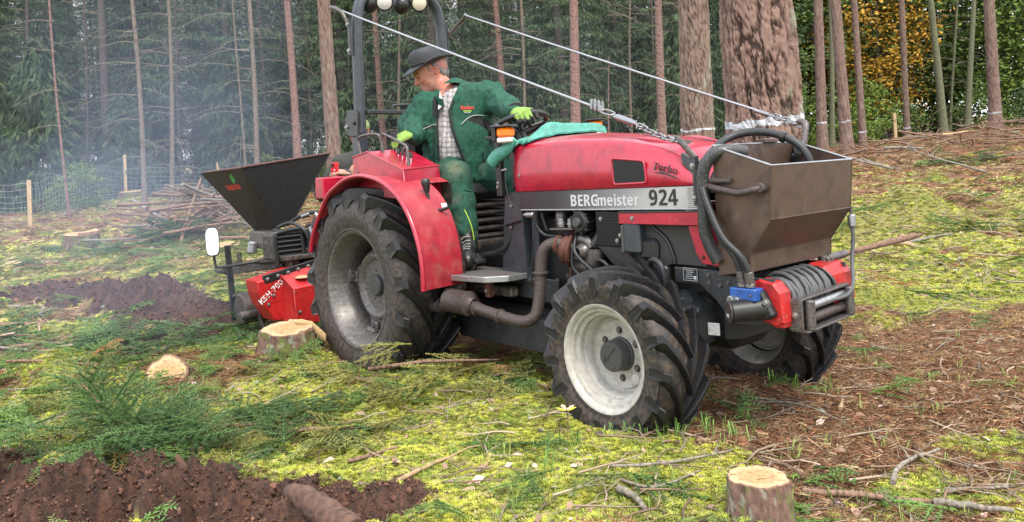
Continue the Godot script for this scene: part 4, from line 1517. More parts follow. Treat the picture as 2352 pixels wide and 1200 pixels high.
	part("broken_splinter", tube_mesh(v3([0, 0, 0, 0.02, 0.5, 0, -0.02, 0.98, 0.02]), [0.09, 0.05, 0.01], 6), mats.stick_peeled, heap, Transform3D(Basis(), Vector3(0.02, 0.05, -0.7)))
	# fence
	for q in [[-11.15, -19.0, 1.12, "tan fence post at the far left of the wire fence"], [-11.55, -24.6, 1.45, "taller-standing tan fence post on the mossy mound"]]:
		var o := thing("fence_post", q[3], "fence post", Vector3(q[0], gh(q[0], q[1]), q[1]))
		o.rotation = Vector3(0, 0.4, -0.02)
		part("post", box_mesh(Vector3(0, q[2] / 2.0 - 0.1, 0), Vector3(0.085, q[2] + 0.2, 0.07), 0.006), mats.post_wood, o)
	var f := thing("wire_fence", "knotted wire fence along the dark wood at left", "fence", Vector3.ZERO)
	var pts := [Vector3(-14.5, 0, -16.0), Vector3(-11.15, 0, -19.0), Vector3(-11.55, 0, -24.6), Vector3(-8.5, 0, -26.5), Vector3(-5.0, 0, -29.0)]
	for i in 4:
		part("wire_panel", wire_panel(pts[i], pts[i + 1], 1.05), mats.wire, f)
	for q in [[14.9, -32.2, 0.85, "short tan stake beside the pink-brown pine at right"], [10.55, -28.2, 0.9, "tan stake behind the leaning brown pine at right"]]:
		var o := thing("fence_stake", q[3], "stake", Vector3(q[0], gh(q[0], q[1]), q[1]))
		part("stake", box_mesh(Vector3(0, q[2] / 2.0, 0), Vector3(0.12, q[2] + 0.3, 0.10), 0.008), mats.post_wood, o)
	# slash bank at the right: dry brown branches
	var bank := thing("slash_bank", "long bank of reddish-brown dead branches before the right-hand pines", "brush bank", Vector3(0, 0, 0))
	for i in 90:
		var x := rng.randf_range(8.0, 24.0)
		var z := -20.0 - (x - 8.0) * 0.75 + rng.randfn() * 2.0
		var yaw := rng.randf() * TAU
		part("branch", stick_mesh(rng.randf_range(1.0, 2.8), rng.randf_range(0.012, 0.04), 0.09, 4, 4), mats["stick" if i % 4 else "stick_grey"], bank, Transform3D(Basis.from_euler(Vector3(0, yaw, rng.randfn() * 0.15)), Vector3(x, gh(x, z) + rng.randf_range(0.05, 0.35), z)))
	# the green spruce bough lying in the left foreground
	var bough := []
	for tone in [0.6, 0.95, 1.35]:
		bough.append(spray_mesh(9, 24, 0.065, 0.014, 0.15, Color(2.0, 1.0, 0.6), tone))
	var top := thing("spruce_bough", "fresh green spruce top lying on the dug soil in the left foreground", "spruce bough", Vector3(-1.72, gh(-1.72, -3.52), -3.52))
	var stem := S()
	tube(stem, curve(v3([0.35, 0.0, 0.05, 0.1, 0.04, 0.0, -0.05, 0.11, -0.05, -0.22, 0.27, -0.1]), 4), [0.014, 0.013, 0.012, 0.012, 0.011, 0.01, 0.01, 0.009, 0.008, 0.007, 0.006, 0.005, 0.004], 6)
	part("stem", stem, mats.stick, top)
	rng.seed = 31
	for i in 44:
		var t := i / 43.0
		var at := Vector3(0.35, 0.02, 0.05).lerp(Vector3(-0.20, 0.26, -0.1), t)
		at.y = 0.02 + 0.24 * t * t
		var a := i * 2.4
		var dir := Vector3(cos(a) * 0.9 - 0.35 * t - 0.15, 0.15 + 0.5 * t - 0.3 * sin(a), sin(a) * 0.75).normalized()
		var l := rng.randf_range(0.20, 0.34) * (1.0 - 0.25 * t)
		part("twig", bough[i % 3], mats.spruce_fresh, top, Transform3D(Basis.looking_at(-dir, Vector3.UP).scaled(Vector3.ONE * l), at))
	for i in 32:
		var at := Vector3(rng.randfn() * 0.38 - 0.05, 0, rng.randfn() * 0.14 + 0.03)
		at.y = gh(top.position.x + at.x, top.position.z + at.z) - top.position.y + rng.randf_range(0.03, 0.15)
		var a := rng.randf() * TAU
		var dir := Vector3(cos(a), rng.randf_range(-0.25, 0.3), sin(a)).normalized()
		part("twig", bough[i % 3], mats.spruce_fresh, top, Transform3D(Basis.looking_at(-dir, Vector3.UP).scaled(Vector3.ONE * rng.randf_range(0.2, 0.36)), at))
	# more lying boughs
	var lay := []
	for tone in [0.6, 0.95, 1.3]:
		lay.append(spray_mesh(9, 22, 0.07, 0.017, 0.2, Color(1.6, 0.9, 0.6), tone))
	for q in [["pale yellowing spruce bough heaped before the rear wheel", -0.49, -4.18, 22, 0.30, "spruce_pale", 0.16], ["dark green spruce boughs heaped beside the tiller's red hood", -2.0, -6.0, 34, 0.42, "spruce_fresh", 0.24], ["yellow-green spruce bough lying in the middle of the left foreground", -0.95, -3.62, 26, 0.26, "spruce_pale", 0.07], ["green spruce boughs lying right of the big foreground spruce top", -1.35, -3.72, 30, 0.26, "spruce_fresh", 0.07], ["bluish-green spruce boughs lying below the brush heap", -5.3, -12.6, 30, 0.7, "spruce_fresh", 0.35], ["green spruce boughs left of the dug furrow", -4.3, -6.3, 40, 0.5, "spruce_fresh", 0.1], ["green spruce boughs on the near side of the dug furrow", -2.9, -5.7, 40, 0.42, "spruce_fresh", 0.1], ["small green spruce tops on the slash bank at right", 10.5, -20.0, 26, 0.7, "spruce_fresh", 0.25]]:
		var o := thing("lying_boughs", q[0], "spruce bough", Vector3(q[1], gh(q[1], q[2]), q[2]))
		var st := S()
		tube(st, v3([-q[4], 0.02, 0, 0, 0.05, 0.03, q[4] * 1.2, 0.03, 0]), [0.012, 0.01, 0.004], 5)
		part("stem", st, mats.stick, o)
		for i in q[3]:
			var at := Vector3(rng.randfn() * q[4] * 0.8, 0, rng.randfn() * q[4] * 0.45)
			at.y = gh(q[1] + at.x, q[2] + at.z) - o.position.y + q[6] * rng.randf() * exp(-at.length_squared() / (q[4] * q[4])) + 0.03
			var a := rng.randf() * TAU
			var dir := Vector3(cos(a), rng.randf_range(-0.35, 0.25), sin(a)).normalized()
			part("twig", lay[i % 3], mats[q[5]], o, Transform3D(Basis.looking_at(-dir, Vector3.UP).scaled(Vector3.ONE * q[4] * rng.randf_range(0.6, 1.1)), at))
	# yellow leaves of a seedling near the front wheel
	var sd := thing("seedling", "small oak seedling with yellow leaves in the moss left of the front wheel", "seedling", Vector3(0.16, gh(0.16, -3.42), -3.42))
	part("stem", tube_mesh(v3([0, -0.01, 0, 0.005, 0.06, 0, 0.0, 0.10, 0.01]), [0.003, 0.0025, 0.0015], 5), mats.stick, sd)
	for i in 6:
		var a := i * 1.1
		var st := S()
		var d := Vector3(cos(a), 0.25, sin(a) * 0.8).normalized()
		var w := d.cross(Vector3.UP).normalized()
		var p := Vector3(0, 0.09, 0)
		st.set_smooth_group(-1)
		for h in [-1.0, 1.0]:
			var e := [p, p + d * 0.012 + w * h * 0.009, p + d * 0.021 + w * h * 0.006, p + d * 0.030 + w * h * 0.012, p + d * 0.046]
			for j in 4:
				tri(st, p + d * 0.025 + Vector3.DOWN * 0.003, e[j], e[j + 1])
		part("leaf", st, mats.yellow_leaf if i < 4 else mats.pale_leaf, sd)


# ---------------------------------------------------------------- tractor: x forward, y up, z to its right (the near side)
func tractor_frame() -> Transform3D:
	var b := Basis(Vector3.UP, deg_to_rad(-49.74)) * Basis(Vector3.RIGHT, deg_to_rad(-1.04)) * Basis(Vector3.BACK, deg_to_rad(0.6))
	return Transform3D(b, Vector3(-0.394, 0, -5.116))


func tyre_mesh(R: float, rr: float, W: float, lugs: int, lh: float, dir: float, w_: Node3D) -> void:
	var st := S()
	var ax := along(Vector3.ZERO, Vector3(0, 0, 1))
	var Rc := R - lh
	var half := [Vector2(Rc + 0.006, 0.0), Vector2(Rc + 0.002, 0.22 * W), Vector2(Rc - 0.012, 0.38 * W), Vector2(Rc - 0.04, 0.455 * W), Vector2(lerpf(rr, R, 0.6), 0.495 * W), Vector2(lerpf(rr, R, 0.34), 0.5 * W), Vector2(rr + 0.035, 0.475 * W), Vector2(rr + 0.022, 0.455 * W), Vector2(rr + 0.016, 0.465 * W), Vector2(rr + 0.006, 0.43 * W), Vector2(rr - 0.01, 0.36 * W)]
	var prof := []
	for i in range(half.size() - 1, 0, -1):
		prof.append(Vector2(half[i].x, -half[i].y))
	prof.append_array(half)
	lathe(st, prof, 64, ax, 0.2)
	part("tyre", st, mats.rubber, w_)
	st = S()
	var sweep := 0.95 * W / R
	var nt := 7
	for i in lugs:
		for s in [-1.0, 1.0]:
			var base := TAU * (i + (0.5 if s > 0.0 else 0.0)) / lugs
			var sec := []
			for k in nt + 2:
				var t := minf(float(k) / (nt - 1), 1.0)
				var z: float = s * W * lerpf(-0.05, 0.47, t)
				var a := base - dir * sweep * pow(t, 0.8)
				var ro := R - 0.010 * t * t
				var ri := Rc - 0.012 - 0.02 * t
				var w := lerpf(0.012, 0.0235, t) * (R / 0.45)
				if k == nt:
					z = s * W * 0.515
					ro = R - 0.034
					ri = Rc - 0.055
					a -= dir * 0.015
				elif k == nt + 1:
					z = s * W * 0.505
					ro = Rc - 0.035
					ri = Rc - 0.075
					w *= 0.75
					a -= dir * 0.03
				var q := []
				for e in [[-1.5, ri], [-1.0, ro - 0.006], [-0.8, ro], [0.8, ro], [1.0, ro - 0.006], [1.5, ri]]:
					var aa: float = a + w * e[0] / R
					q.append(Vector3(sin(aa) * e[1], cos(aa) * e[1], z))
				sec.append(q)
			st.set_smooth_group(-1)
			for k in nt + 1:
				for j in 5:
					if s * dir > 0.0:
						quad(st, sec[k][j], sec[k + 1][j], sec[k + 1][j + 1], sec[k][j + 1])
					else:
						quad(st, sec[k][j], sec[k][j + 1], sec[k + 1][j + 1], sec[k + 1][j])
			for j in range(1, 5):
				tri(st, sec[0][0], sec[0][j], sec[0][j + 1])
				tri(st, sec[nt + 1][0], sec[nt + 1][j + 1], sec[nt + 1][j])
	part("tread", st, mats.tread_rubber, w_)


func wheel(called: String, parent: Node3D, at: Vector3, side: float, steer: float, front: bool) -> void:
	var b := Basis(Vector3.UP, deg_to_rad(-steer))
	if side < 0.0:
		b = b * Basis(Vector3.UP, PI)
	var w := holder(called, parent, Transform3D(b, at))
	var ax := along(Vector3.ZERO, Vector3(0, 0, 1))
	var R := 0.372 if front else 0.578
	var rr := 0.215 if front else 0.318
	var W := 0.265 if front else 0.36
	w.rotation = b.get_euler()
	tyre_mesh(R, rr, W, 15 if front else 17, 0.036 if front else 0.046, side, w)
	var o := 0.42 * W
	var rim := S()
	if front:
		lathe(rim, [Vector2(rr - 0.004, o - 0.02), Vector2(rr + 0.010, o - 0.004), Vector2(rr + 0.014, o + 0.005), Vector2(rr + 0.010, o + 0.011), Vector2(rr + 0.002, o + 0.010), Vector2(rr - 0.006, o + 0.002), Vector2(rr - 0.010, o - 0.010), Vector2(rr - 0.022, o - 0.013), Vector2(rr - 0.024, o - 0.030), Vector2(rr - 0.040, o - 0.036), Vector2(rr - 0.043, o - 0.060), Vector2(rr - 0.050, o - 0.064), Vector2(rr - 0.055, o - 0.100), Vector2(rr - 0.062, o - 0.112), Vector2(rr - 0.070, o - 0.113), Vector2(rr - 0.074, o - 0.103), Vector2(rr - 0.082, o - 0.105), Vector2(0.06, o - 0.112), Vector2(0.0, o - 0.112)], 56, ax, 0.6)
		lathe(rim, [Vector2(rr + 0.012, -o), Vector2(rr - 0.01, -o + 0.02), Vector2(rr - 0.04, -o + 0.05), Vector2(rr - 0.055, o - 0.12)], 48, ax, 0.6)
		part("rim", rim, mats.rim_white, w)
		var hub := S()
		var h0 := o - 0.112
		lathe(hub, [Vector2(0.072, h0), Vector2(0.070, h0 + 0.012), Vector2(0.066, h0 + 0.014), Vector2(0.065, h0 + 0.062), Vector2(0.060, h0 + 0.070), Vector2(0.0, h0 + 0.072)], 28, ax)
		bx(hub, Vector3(0.0, 0.012, h0 + 0.073), Vector3(0.075, 0.008, 0.006), 0.002, Basis(Vector3.BACK, 0.9))
		lathe(hub, [Vector2(0.012, h0 + 0.07), Vector2(0.012, h0 + 0.079), Vector2(0, h0 + 0.079)], 6, ax.translated(Vector3(-0.04, -0.012, 0)))
		bx(hub, Vector3(0.005, -0.043, h0 + 0.0725), Vector3(0.03, 0.010, 0.004), 0.001)
		part("hub", hub, mats.hub_grey, w)
		for i in 6:
			var a := TAU * i / 6.0 + 0.55
			bolt(w, Vector3(cos(a) * 0.10, sin(a) * 0.10, h0 + 0.003), Vector3(0, 0, 1), 0.011, mats.steel_dull)
		part("valve_guard", cyl_mesh(Vector3(0.125, -0.075, h0), Vector3(0.125, -0.075, h0 + 0.065), 0.021, 16), mats.rim_white, w)
	else:
		lathe(rim, [Vector2(rr - 0.004, o - 0.02), Vector2(rr + 0.010, o - 0.004), Vector2(rr + 0.015, o + 0.005), Vector2(rr + 0.010, o + 0.011), Vector2(rr + 0.002, o + 0.010), Vector2(rr - 0.008, o), Vector2(rr - 0.014, o - 0.02), Vector2(rr - 0.022, o - 0.03), Vector2(rr - 0.026, o - 0.055), Vector2(rr - 0.045, o - 0.075), Vector2(rr - 0.05, o - 0.12), Vector2(rr - 0.052, -o + 0.08), Vector2(rr - 0.02, -o + 0.03), Vector2(rr + 0.012, -o)], 64, ax, 0.6)
		part("rim", rim, mats.rim_grey, w)
		var disc := S()
		var lob := PackedVector2Array()
		for i in 96:
			var a := TAU * i / 96.0
			var q := pow(maxf(0.0, cos(a * 4.0 + 0.6)), 0.7)
			lob.append(Vector2(cos(a), sin(a)) * (0.205 + 0.060 * q))
		prism(disc, lob, o - 0.155, o - 0.138, 0.004)
		lathe(disc, [Vector2(0.200, o - 0.137), Vector2(0.185, o - 0.115), Vector2(0.168, o - 0.112), Vector2(0.150, o - 0.130), Vector2(0.125, o - 0.155), Vector2(0.115, o - 0.150), Vector2(0.09, o - 0.150), Vector2(0.0, o - 0.150)], 48, ax, 0.5)
		part("wheel_disc", disc, mats.rim_grey, w)
		for i in 4:
			var a := TAU * i / 4.0 - 0.15
			var br := S()
			bx(br, Vector3(0.268, 0, o - 0.115), Vector3(0.05, 0.085, 0.055), 0.012)
			bx(br, Vector3(0.235, 0, o - 0.128), Vector3(0.05, 0.07, 0.02), 0.006)
			part("rim_lug", br, mats.rim_grey, w, Transform3D(Basis(Vector3.BACK, a), Vector3.ZERO))
			bolt(w, Vector3(cos(a) * 0.24, sin(a) * 0.24, o - 0.118), Vector3(0, 0, 1), 0.013, mats.steel_dull)
		part("hub", lathe_mesh([Vector2(0.062, o - 0.152), Vector2(0.060, o - 0.118), Vector2(0.052, o - 0.110), Vector2(0, o - 0.108)], 28, ax), mats.hub_grey, w)
		for i in 8:
			var a := TAU * i / 8.0 + 0.2
			bolt(w, Vector3(cos(a) * 0.088, sin(a) * 0.088, o - 0.150), Vector3(0, 0, 1), 0.013, mats.steel_dull)


func lerp_list(x: float, l: Array) -> float:
	for i in range(0, l.size() - 2, 2):
		if x <= l[i + 2]:
			return lerpf(l[i + 1], l[i + 3], clampf((x - l[i]) / (l[i + 2] - l[i]), 0.0, 1.0))
	return l[l.size() - 1]


const CREASE := [0.95, 1.290, 1.3, 1.300, 1.58, 1.290, 1.75, 1.266, 1.9, 1.232, 1.98, 1.198, 2.04, 1.150, 2.10, 1.09]
const CROWN := [0.95, 1.328, 1.3, 1.330, 1.55, 1.310, 1.75, 1.284, 1.95, 1.252, 2.02, 1.225, 2.07, 1.17, 2.11, 1.10]


func hood_top(x: float, z: float) -> float:
	var zc := lerp_list(x, [0.95, 0.288, 1.6, 0.272, 1.9, 0.255, 2.1, 0.235])
	var t := clampf(absf(z) / zc, 0.0, 1.0)
	return lerpf(lerp_list(x, CROWN), lerp_list(x, CREASE) + 0.004, t * t * (0.6 + 0.4 * t))


func hood_mesh() -> SurfaceTool:
	var st := S()
	var xs := [0.952, 0.958, 1.0, 1.1, 1.2, 1.3, 1.4, 1.5, 1.6, 1.7, 1.8, 1.87, 1.93, 1.97, 2.0, 2.03, 2.055, 2.075, 2.09, 2.10]
	var rows := []
	for x in xs:
		var yb := lerpf(1.052, 1.078, (x - 0.95) / 1.15)
		var yc := lerp_list(x, CREASE)
		var zc := lerp_list(x, [0.95, 0.288, 1.6, 0.272, 1.9, 0.255, 2.1, 0.235])
		var zb := lerp_list(x, [0.95, 0.30, 1.9, 0.30, 2.1, 0.288])
		var h := yc - yb
		var sc := 0.985 if x == 0.952 else 1.0
		var p := [Vector2(zb - 0.016, yb), Vector2(zb - 0.003, yb), Vector2(zb, yb + 0.004), Vector2(zb + 0.002, yb + h * 0.4), Vector2(lerpf(zb, zc, 0.35), yb + h * 0.72), Vector2(zc + 0.009, yc - 0.026), Vector2(zc + 0.003, yc - 0.009), Vector2(zc - 0.009, yc + 0.0005), Vector2(zc - 0.026, yc + 0.005)]
		for f in [0.75, 0.5, 0.25, 0.0]:
			p.append(Vector2(zc * f, hood_top(x, zc * f)))
		var row := []
		for q in p:
			row.append(Vector3(x, q.y, q.x * sc))
		for i in range(p.size() - 2, -1, -1):
			row.append(Vector3(x, p[i].y, -p[i].x * sc))
		rows.append(row)
	for i in rows.size() - 1:
		for j in rows[i].size() - 1:
			quad(st, rows[i][j], rows[i][j + 1], rows[i + 1][j + 1], rows[i + 1][j])
	for e in [0, rows.size() - 1]:
		st.set_smooth_group(5 + e)
		var c := Vector3(xs[e], 1.1, 0)
		for j in rows[e].size() - 1:
			if e == 0:
				tri(st, c, rows[e][j + 1], rows[e][j])
			else:
				tri(st, c, rows[e][j], rows[e][j + 1])
	st.set_smooth_group(0)
	return st


# a sheet over the rear of the bonnet
func cable(parent: Node, called: String, a: Vector3, b: Vector3, sag: float, r: float, mat: Material) -> void:
	var pts := []
	for i in 25:
		var t := i / 24.0
		pts.append(a.lerp(b, t) - Vector3(0, sag * 4.0 * t * (1.0 - t), 0))
	part(called, tube_mesh(pts, r, 6), mat, parent)


func link(parent: Node, at: Vector3, dir: Vector3, l: float, w: float, r: float, roll: float, mat: Material) -> void:
	var xf := along(at, dir)
	xf.basis = xf.basis * Basis(Vector3.UP, roll)
	var pts := []
	for i in 17:
		var a := TAU * i / 16.0
		pts.append(xf * Vector3(cos(a) * w * 0.5, clampf(sin(a) * 1.6, -1.0, 1.0) * l * 0.5 * (0.8 + 0.2 * absf(sin(a))), 0))
	part("chain_link", tube_mesh(pts, r, 5, false), mat, parent)


func build_tractor() -> void:
	var T := thing("tractor", "narrow crimson tractor with black roll bar, brown steel front hopper and winch", "tractor")
	T.transform = tractor_frame()
	# ---- wheels
	wheel("rear_wheel", T, Vector3(0, 0.532, 0.546), 1, 0, false)
	wheel("rear_wheel", T, Vector3(0, 0.532, -0.546), -1, 0, false)
	wheel("front_wheel", T, Vector3(1.765, 0.38, 0.444), 1, 0, true)
	wheel("front_wheel", T, Vector3(1.765, 0.356, -0.60), -1, 4, true)
	# ---- bonnet
	var hood := part("bonnet", hood_mesh(), mats.red_paint, T)
	for s in [1.0, -1.0]:
		var g := PackedVector2Array()
		var corner := [Vector2(1.635, 1.202), Vector2(1.822, 1.186), Vector2(1.830, 1.092), Vector2(1.640, 1.085)]
		var gc := Vector2(1.73, 1.14)
		for i in 4:
			var c0: Vector2 = corner[i]
			var pr: Vector2 = corner[(i + 3) % 4]
			var nx: Vector2 = corner[(i + 1) % 4]
			for k in 5:
				var u := c0.move_toward(pr, 0.028)
				var v := c0.move_toward(nx, 0.028)
				g.append(u.bezier_interpolate(c0, c0, v, k / 4.0))
		var zf := 0.3055
		var bead := []
		for q in g:
			bead.append(Vector3(q.x, q.y, s * (zf - 0.002)))
		bead.append(bead[0])
		var gm := S()
		prism(gm, g, minf(s * zf, s * (zf - 0.02)), maxf(s * zf, s * (zf - 0.02)), 0.001)
		part("side_grille", gm, mats.side_mesh, hood)
		part("grille_lip", tube_mesh(bead, 0.0055, 6, false), mats.red_paint, hood)
		bolt(hood, Vector3(0.995, 1.135, s * 0.3025), Vector3(0, 0, s), 0.006)
		# lamp pane on the corner of the nose
		var lp := S()
		hexa(lp, [Vector3(1.995, 1.165, s * 0.262), Vector3(2.075, 1.09, s * 0.262), Vector3(2.075, 1.09, s * 0.225), Vector3(1.995, 1.165, s * 0.225), Vector3(1.975, 1.213, s * 0.245), Vector3(2.045, 1.175, s * 0.240), Vector3(2.045, 1.175, s * 0.19), Vector3(1.975, 1.213, s * 0.19)])
		part("headlamp_pane", lp, mats.black_plastic, hood)
	# air slots and scoops on top
	for s in [1.0, -1.0]:
		var sl := S()
		var e := [Vector2(1.60, 0.045), Vector2(1.90, 0.06), Vector2(1.93, 0.13), Vector2(1.83, 0.125)]
		var lo := []
		var hi := []
		for q in e:
			var y := hood_top(q.x, q.y)
			lo.append(Vector3(q.x, y - 0.006, s * q.y))
			hi.append(Vector3(q.x, y + 0.0025, s * q.y))
		hexa(sl, lo + hi)
		part("air_slot", sl, mats.black_plastic, hood)
		var sc := S()
		var pts := []
		var rad := []
		for i in 9:
			var t := i / 8.0
			var x := lerpf(1.66, 1.90, t)
			pts.append(Vector3(x, hood_top(x, 0.19) + 0.001, s * lerpf(0.19, 0.165, t)))
			rad.append(0.012 * sin(PI * clampf(t, 0.03, 0.97)))
		tube(sc, pts, rad, 8, true, 2.2)
		part("scoop", sc, mats.red_paint, hood)
	# ---- silver and black side band with its lettering
	for s in [1.0, -1.0]:
		var m := SurfaceTool.new()
		m.begin(Mesh.PRIMITIVE_TRIANGLES)
		var x0 := 0.985
		var x1 := 2.10
		var zz: float = s * 0.297
		var q := [Vector3(x0, 0.962, zz), Vector3(x0, 1.050, zz), Vector3(x1, 1.076, zz), Vector3(x1, 0.986, zz)]
		var uv := [Vector2(0, 1), Vector2(0, 0), Vector2(1, 0), Vector2(1, 1)]
		for i in ([0, 1, 2, 0, 2, 3] if s > 0 else [0, 2, 1, 0, 3, 2]):
			m.set_uv(uv[i])
			m.set_normal(Vector3(0, 0, s))
			m.add_vertex(q[i])
		var band := MeshInstance3D.new()
		band.name = "side_band"
		band.mesh = m.commit()
		band.material_override = mats.band
		T.add_child(band, true)
		var back := S()
		hexa(back, [Vector3(x0, 0.958, s * 0.25), Vector3(x1, 0.982, s * 0.25), Vector3(x1, 0.982, s * 0.2945), Vector3(x0, 0.958, s * 0.2945), Vector3(x0, 1.052, s * 0.25), Vector3(x1, 1.079, s * 0.25), Vector3(x1, 1.079, s * 0.2945), Vector3(x0, 1.052, s * 0.2945)])
		part("band_backing", back, mats.black_paint, T)
		part("band_trim", tube_mesh([Vector3(x0, 0.960, s * 0.297), Vector3(x1, 0.984, s * 0.297)], 0.0045, 6), mats.alloy, T)
		for i in 11:
			part("cooling_rib", box_mesh(Vector3(2.068, 0.992 + i * 0.0078, s * 0.2985), Vector3(0.055, 0.0042, 0.006), 0.001), mats.rim_white, T)
		var yaw := 0.0 if s > 0 else PI
		var bx0 := Basis(Vector3.UP, yaw) * Basis(Vector3.BACK, s * 0.020)
		text("lettering", "BERG", 0.053, mats.silver_print, T, Transform3D(bx0, Vector3(1.442 if s > 0 else 1.70, 1.012, s * 0.2978)), "Droid Sans", 800)
		text("lettering", "meister", 0.049, mats.silver_print, T, Transform3D(bx0, Vector3(1.648 if s > 0 else 1.46, 1.014, s * 0.2978)), "Droid Sans", 800)
		text("lettering", "924", 0.068, mats.black_print, T, Transform3D(bx0, Vector3(1.910, 1.028, s * 0.2978)), "Droid Sans", 700)
		text("lettering", "Turbo", 0.030, mats.black_print, hood, Transform3D(Basis(Vector3.UP, yaw) * Basis(Vector3.BACK, -s * 0.20) * Basis(Vector3(1, 0, 0), Vector3(0.22, 1, 0), Vector3(0, 0, 1)), Vector3(1.932, 1.150, s * 0.3005)), "Droid Serif", 700)
		part("swoosh", tube_mesh(curve(v3([1.866, 1.135, s * 0.3005, 1.93, 1.130, s * 0.3005, 2.0, 1.105, s * 0.299]), 4), [0.001, 0.002, 0.003, 0.0035, 0.0035, 0.003, 0.003, 0.002, 0.001], 5, true, 1.0), mats.black_print, hood)
	# ---- red lower bar and nose shroud
	for s in [1.0, -1.0]:
		var bar := S()
		hexa(bar, [Vector3(1.655, 0.912, s * 0.22), Vector3(2.17, 0.918, s * 0.22), Vector3(2.17, 0.918, s * 0.300), Vector3(1.655, 0.912, s * 0.300), Vector3(1.655, 0.958, s * 0.22), Vector3(2.17, 0.972, s * 0.22), Vector3(2.17, 0.972, s * 0.300), Vector3(1.655, 0.958, s * 0.300)])
		part("lower_bar", bar, mats.red_paint, T)
		part("bar_seal", tube_mesh([Vector3(1.655, 0.961, s * 0.297), Vector3(2.17, 0.975, s * 0.297)], 0.005, 6), mats.black_plastic, T)
		bolt(T, Vector3(1.735, 0.937, s * 0.301), Vector3(0, 0, s), 0.007)
		var sh := S()
		prism(sh, pv([2.02, 0.912, 2.18, 0.916, 2.18, 0.752, 2.085, 0.760, 2.055, 0.80]), minf(s * 0.27, s * 0.282), maxf(s * 0.27, s * 0.282), 0.002)
		part("nose_shroud", sh, mats.red_paint, T)
		bolt(T, Vector3(2.09, 0.785, s * 0.283), Vector3(0, 0, s), 0.006, mats.rust_red)
		# grey side cloth behind the front wheel arch
		var gr := S()
		prism(gr, pv([1.62, 0.912, 2.03, 0.912, 2.06, 0.80, 2.085, 0.742, 1.90, 0.742, 1.80, 0.70, 1.70, 0.70]), minf(s * 0.235, s * 0.25), maxf(s * 0.235, s * 0.25), 0.003)
		part("side_shroud", gr, mats.shroud, T)
		part("shroud_seal", tube_mesh(curve(v3([1.80, 0.905, s * 0.254, 1.88, 0.85, s * 0.255, 1.915, 0.78, s * 0.255, 1.92, 0.745, s * 0.255]), 4), 0.008, 6), mats.black_plastic, T)
	# ---- engine bay
	var eng := holder("engine", T)
	part("block", box_mesh(Vector3(1.42, 0.72, 0.0), Vector3(0.82, 0.42, 0.36), 0.02), mats.engine_black, eng)
	part("sump", box_mesh(Vector3(1.42, 0.47, 0.0), Vector3(0.78, 0.16, 0.28), 0.03), mats.engine_black, eng)
	part("gearbox", box_mesh(Vector3(0.75, 0.55, 0.0), Vector3(0.70, 0.38, 0.34), 0.04), mats.engine_black, eng)
	part("cylinder_head", box_mesh(Vector3(1.38, 0.90, 0.02), Vector3(0.70, 0.10, 0.26), 0.02), mats.engine_black, eng)
	part("bulkhead", box_mesh(Vector3(1.03, 0.80, 0.0), Vector3(0.05, 0.60, 0.50), 0.006), mats.charcoal_clean, eng)
	part("perforated_guard", box_mesh(Vector3(1.585, 0.885, 0.296), Vector3(0.145, 0.155, 0.008), 0.002), mats.perforated, eng)
	var low := S()
	hexa(low, [Vector3(1.60, 0.70, 0.24), Vector3(1.80, 0.665, 0.24), Vector3(1.80, 0.665, 0.262), Vector3(1.60, 0.70, 0.262), Vector3(1.512, 0.805, 0.24), Vector3(1.66, 0.805, 0.24), Vector3(1.66, 0.805, 0.296), Vector3(1.512, 0.805, 0.296)])
	part("lower_guard", low, mats.shroud, eng)
	part("filter_box", box_mesh(Vector3(1.715, 0.85, 0.265), Vector3(0.10, 0.14, 0.07), 0.012), mats.charcoal_clean, eng)
	part("air_box", box_mesh(Vector3(1.79, 0.80, 0.255), Vector3(0.10, 0.10, 0.05), 0.02), mats.black_plastic, eng)
	part("guard_edge", box_mesh(Vector3(1.672, 0.845, 0.30), Vector3(0.014, 0.12, 0.012), 0.003), mats.hub_grey, eng)
	for p in [[1.64, 0.835], [1.66, 0.86], [1.545, 0.93]]:
		bolt(eng, Vector3(p[0], p[1], 0.3005), Vector3(0, 0, 1), 0.007)
	# alternator
	var alt := S()
	cyl(alt, Vector3(1.40, 0.91, 0.20), Vector3(1.40, 0.91, 0.305), 0.055, 20, 0.012)
	for i in 9:
		var a := TAU * i / 9.0
		bx(alt, Vector3(1.40 + cos(a) * 0.052, 0.91 + sin(a) * 0.052, 0.27), Vector3(0.02, 0.014, 0.06), 0.004, Basis(Vector3.BACK, a))
	part("alternator", alt, mats.engine_black, eng)
	part("alternator_hub", cyl_mesh(Vector3(1.40, 0.91, 0.30), Vector3(1.40, 0.91, 0.322), 0.022, 14), mats.hub_grey, eng)
	# turbo charger: snail, hot side, pipes
	var snail := S()
	var pts := []
	var rad := []
	for i in 22:
		var a := 0.4 + i * 0.29
		var q := 0.052 + 0.0012 * i
		pts.append(Vector3(1.40 + cos(a) * q, 0.77 + sin(a) * q, 0.27))
		rad.append(0.020 + 0.0011 * i)
	tube(snail, pts, rad, 10)
	lathe(snail, [Vector2(0.045, -0.02), Vector2(0.05, 0.01), Vector2(0.034, 0.03), Vector2(0.030, 0.055), Vector2(0.024, 0.055), Vector2(0.02, 0.01), Vector2(0, 0.01)], 20, along(Vector3(1.40, 0.77, 0.27), Vector3(0, 0, 1)))
	part("turbo_charger", snail, mats.steel_dull, eng)
	part("turbo_hot_side", lathe_mesh([Vector2(0.0, 0.0), Vector2(0.07, 0.0), Vector2(0.078, 0.012), Vector2(0.062, 0.018), Vector2(0.066, 0.04), Vector2(0.05, 0.06), Vector2(0.0, 0.06)], 22, along(Vector3(1.345, 0.775, 0.29), Vector3(-0.8, 0.1, 0.35))), mats.rust_red, eng)
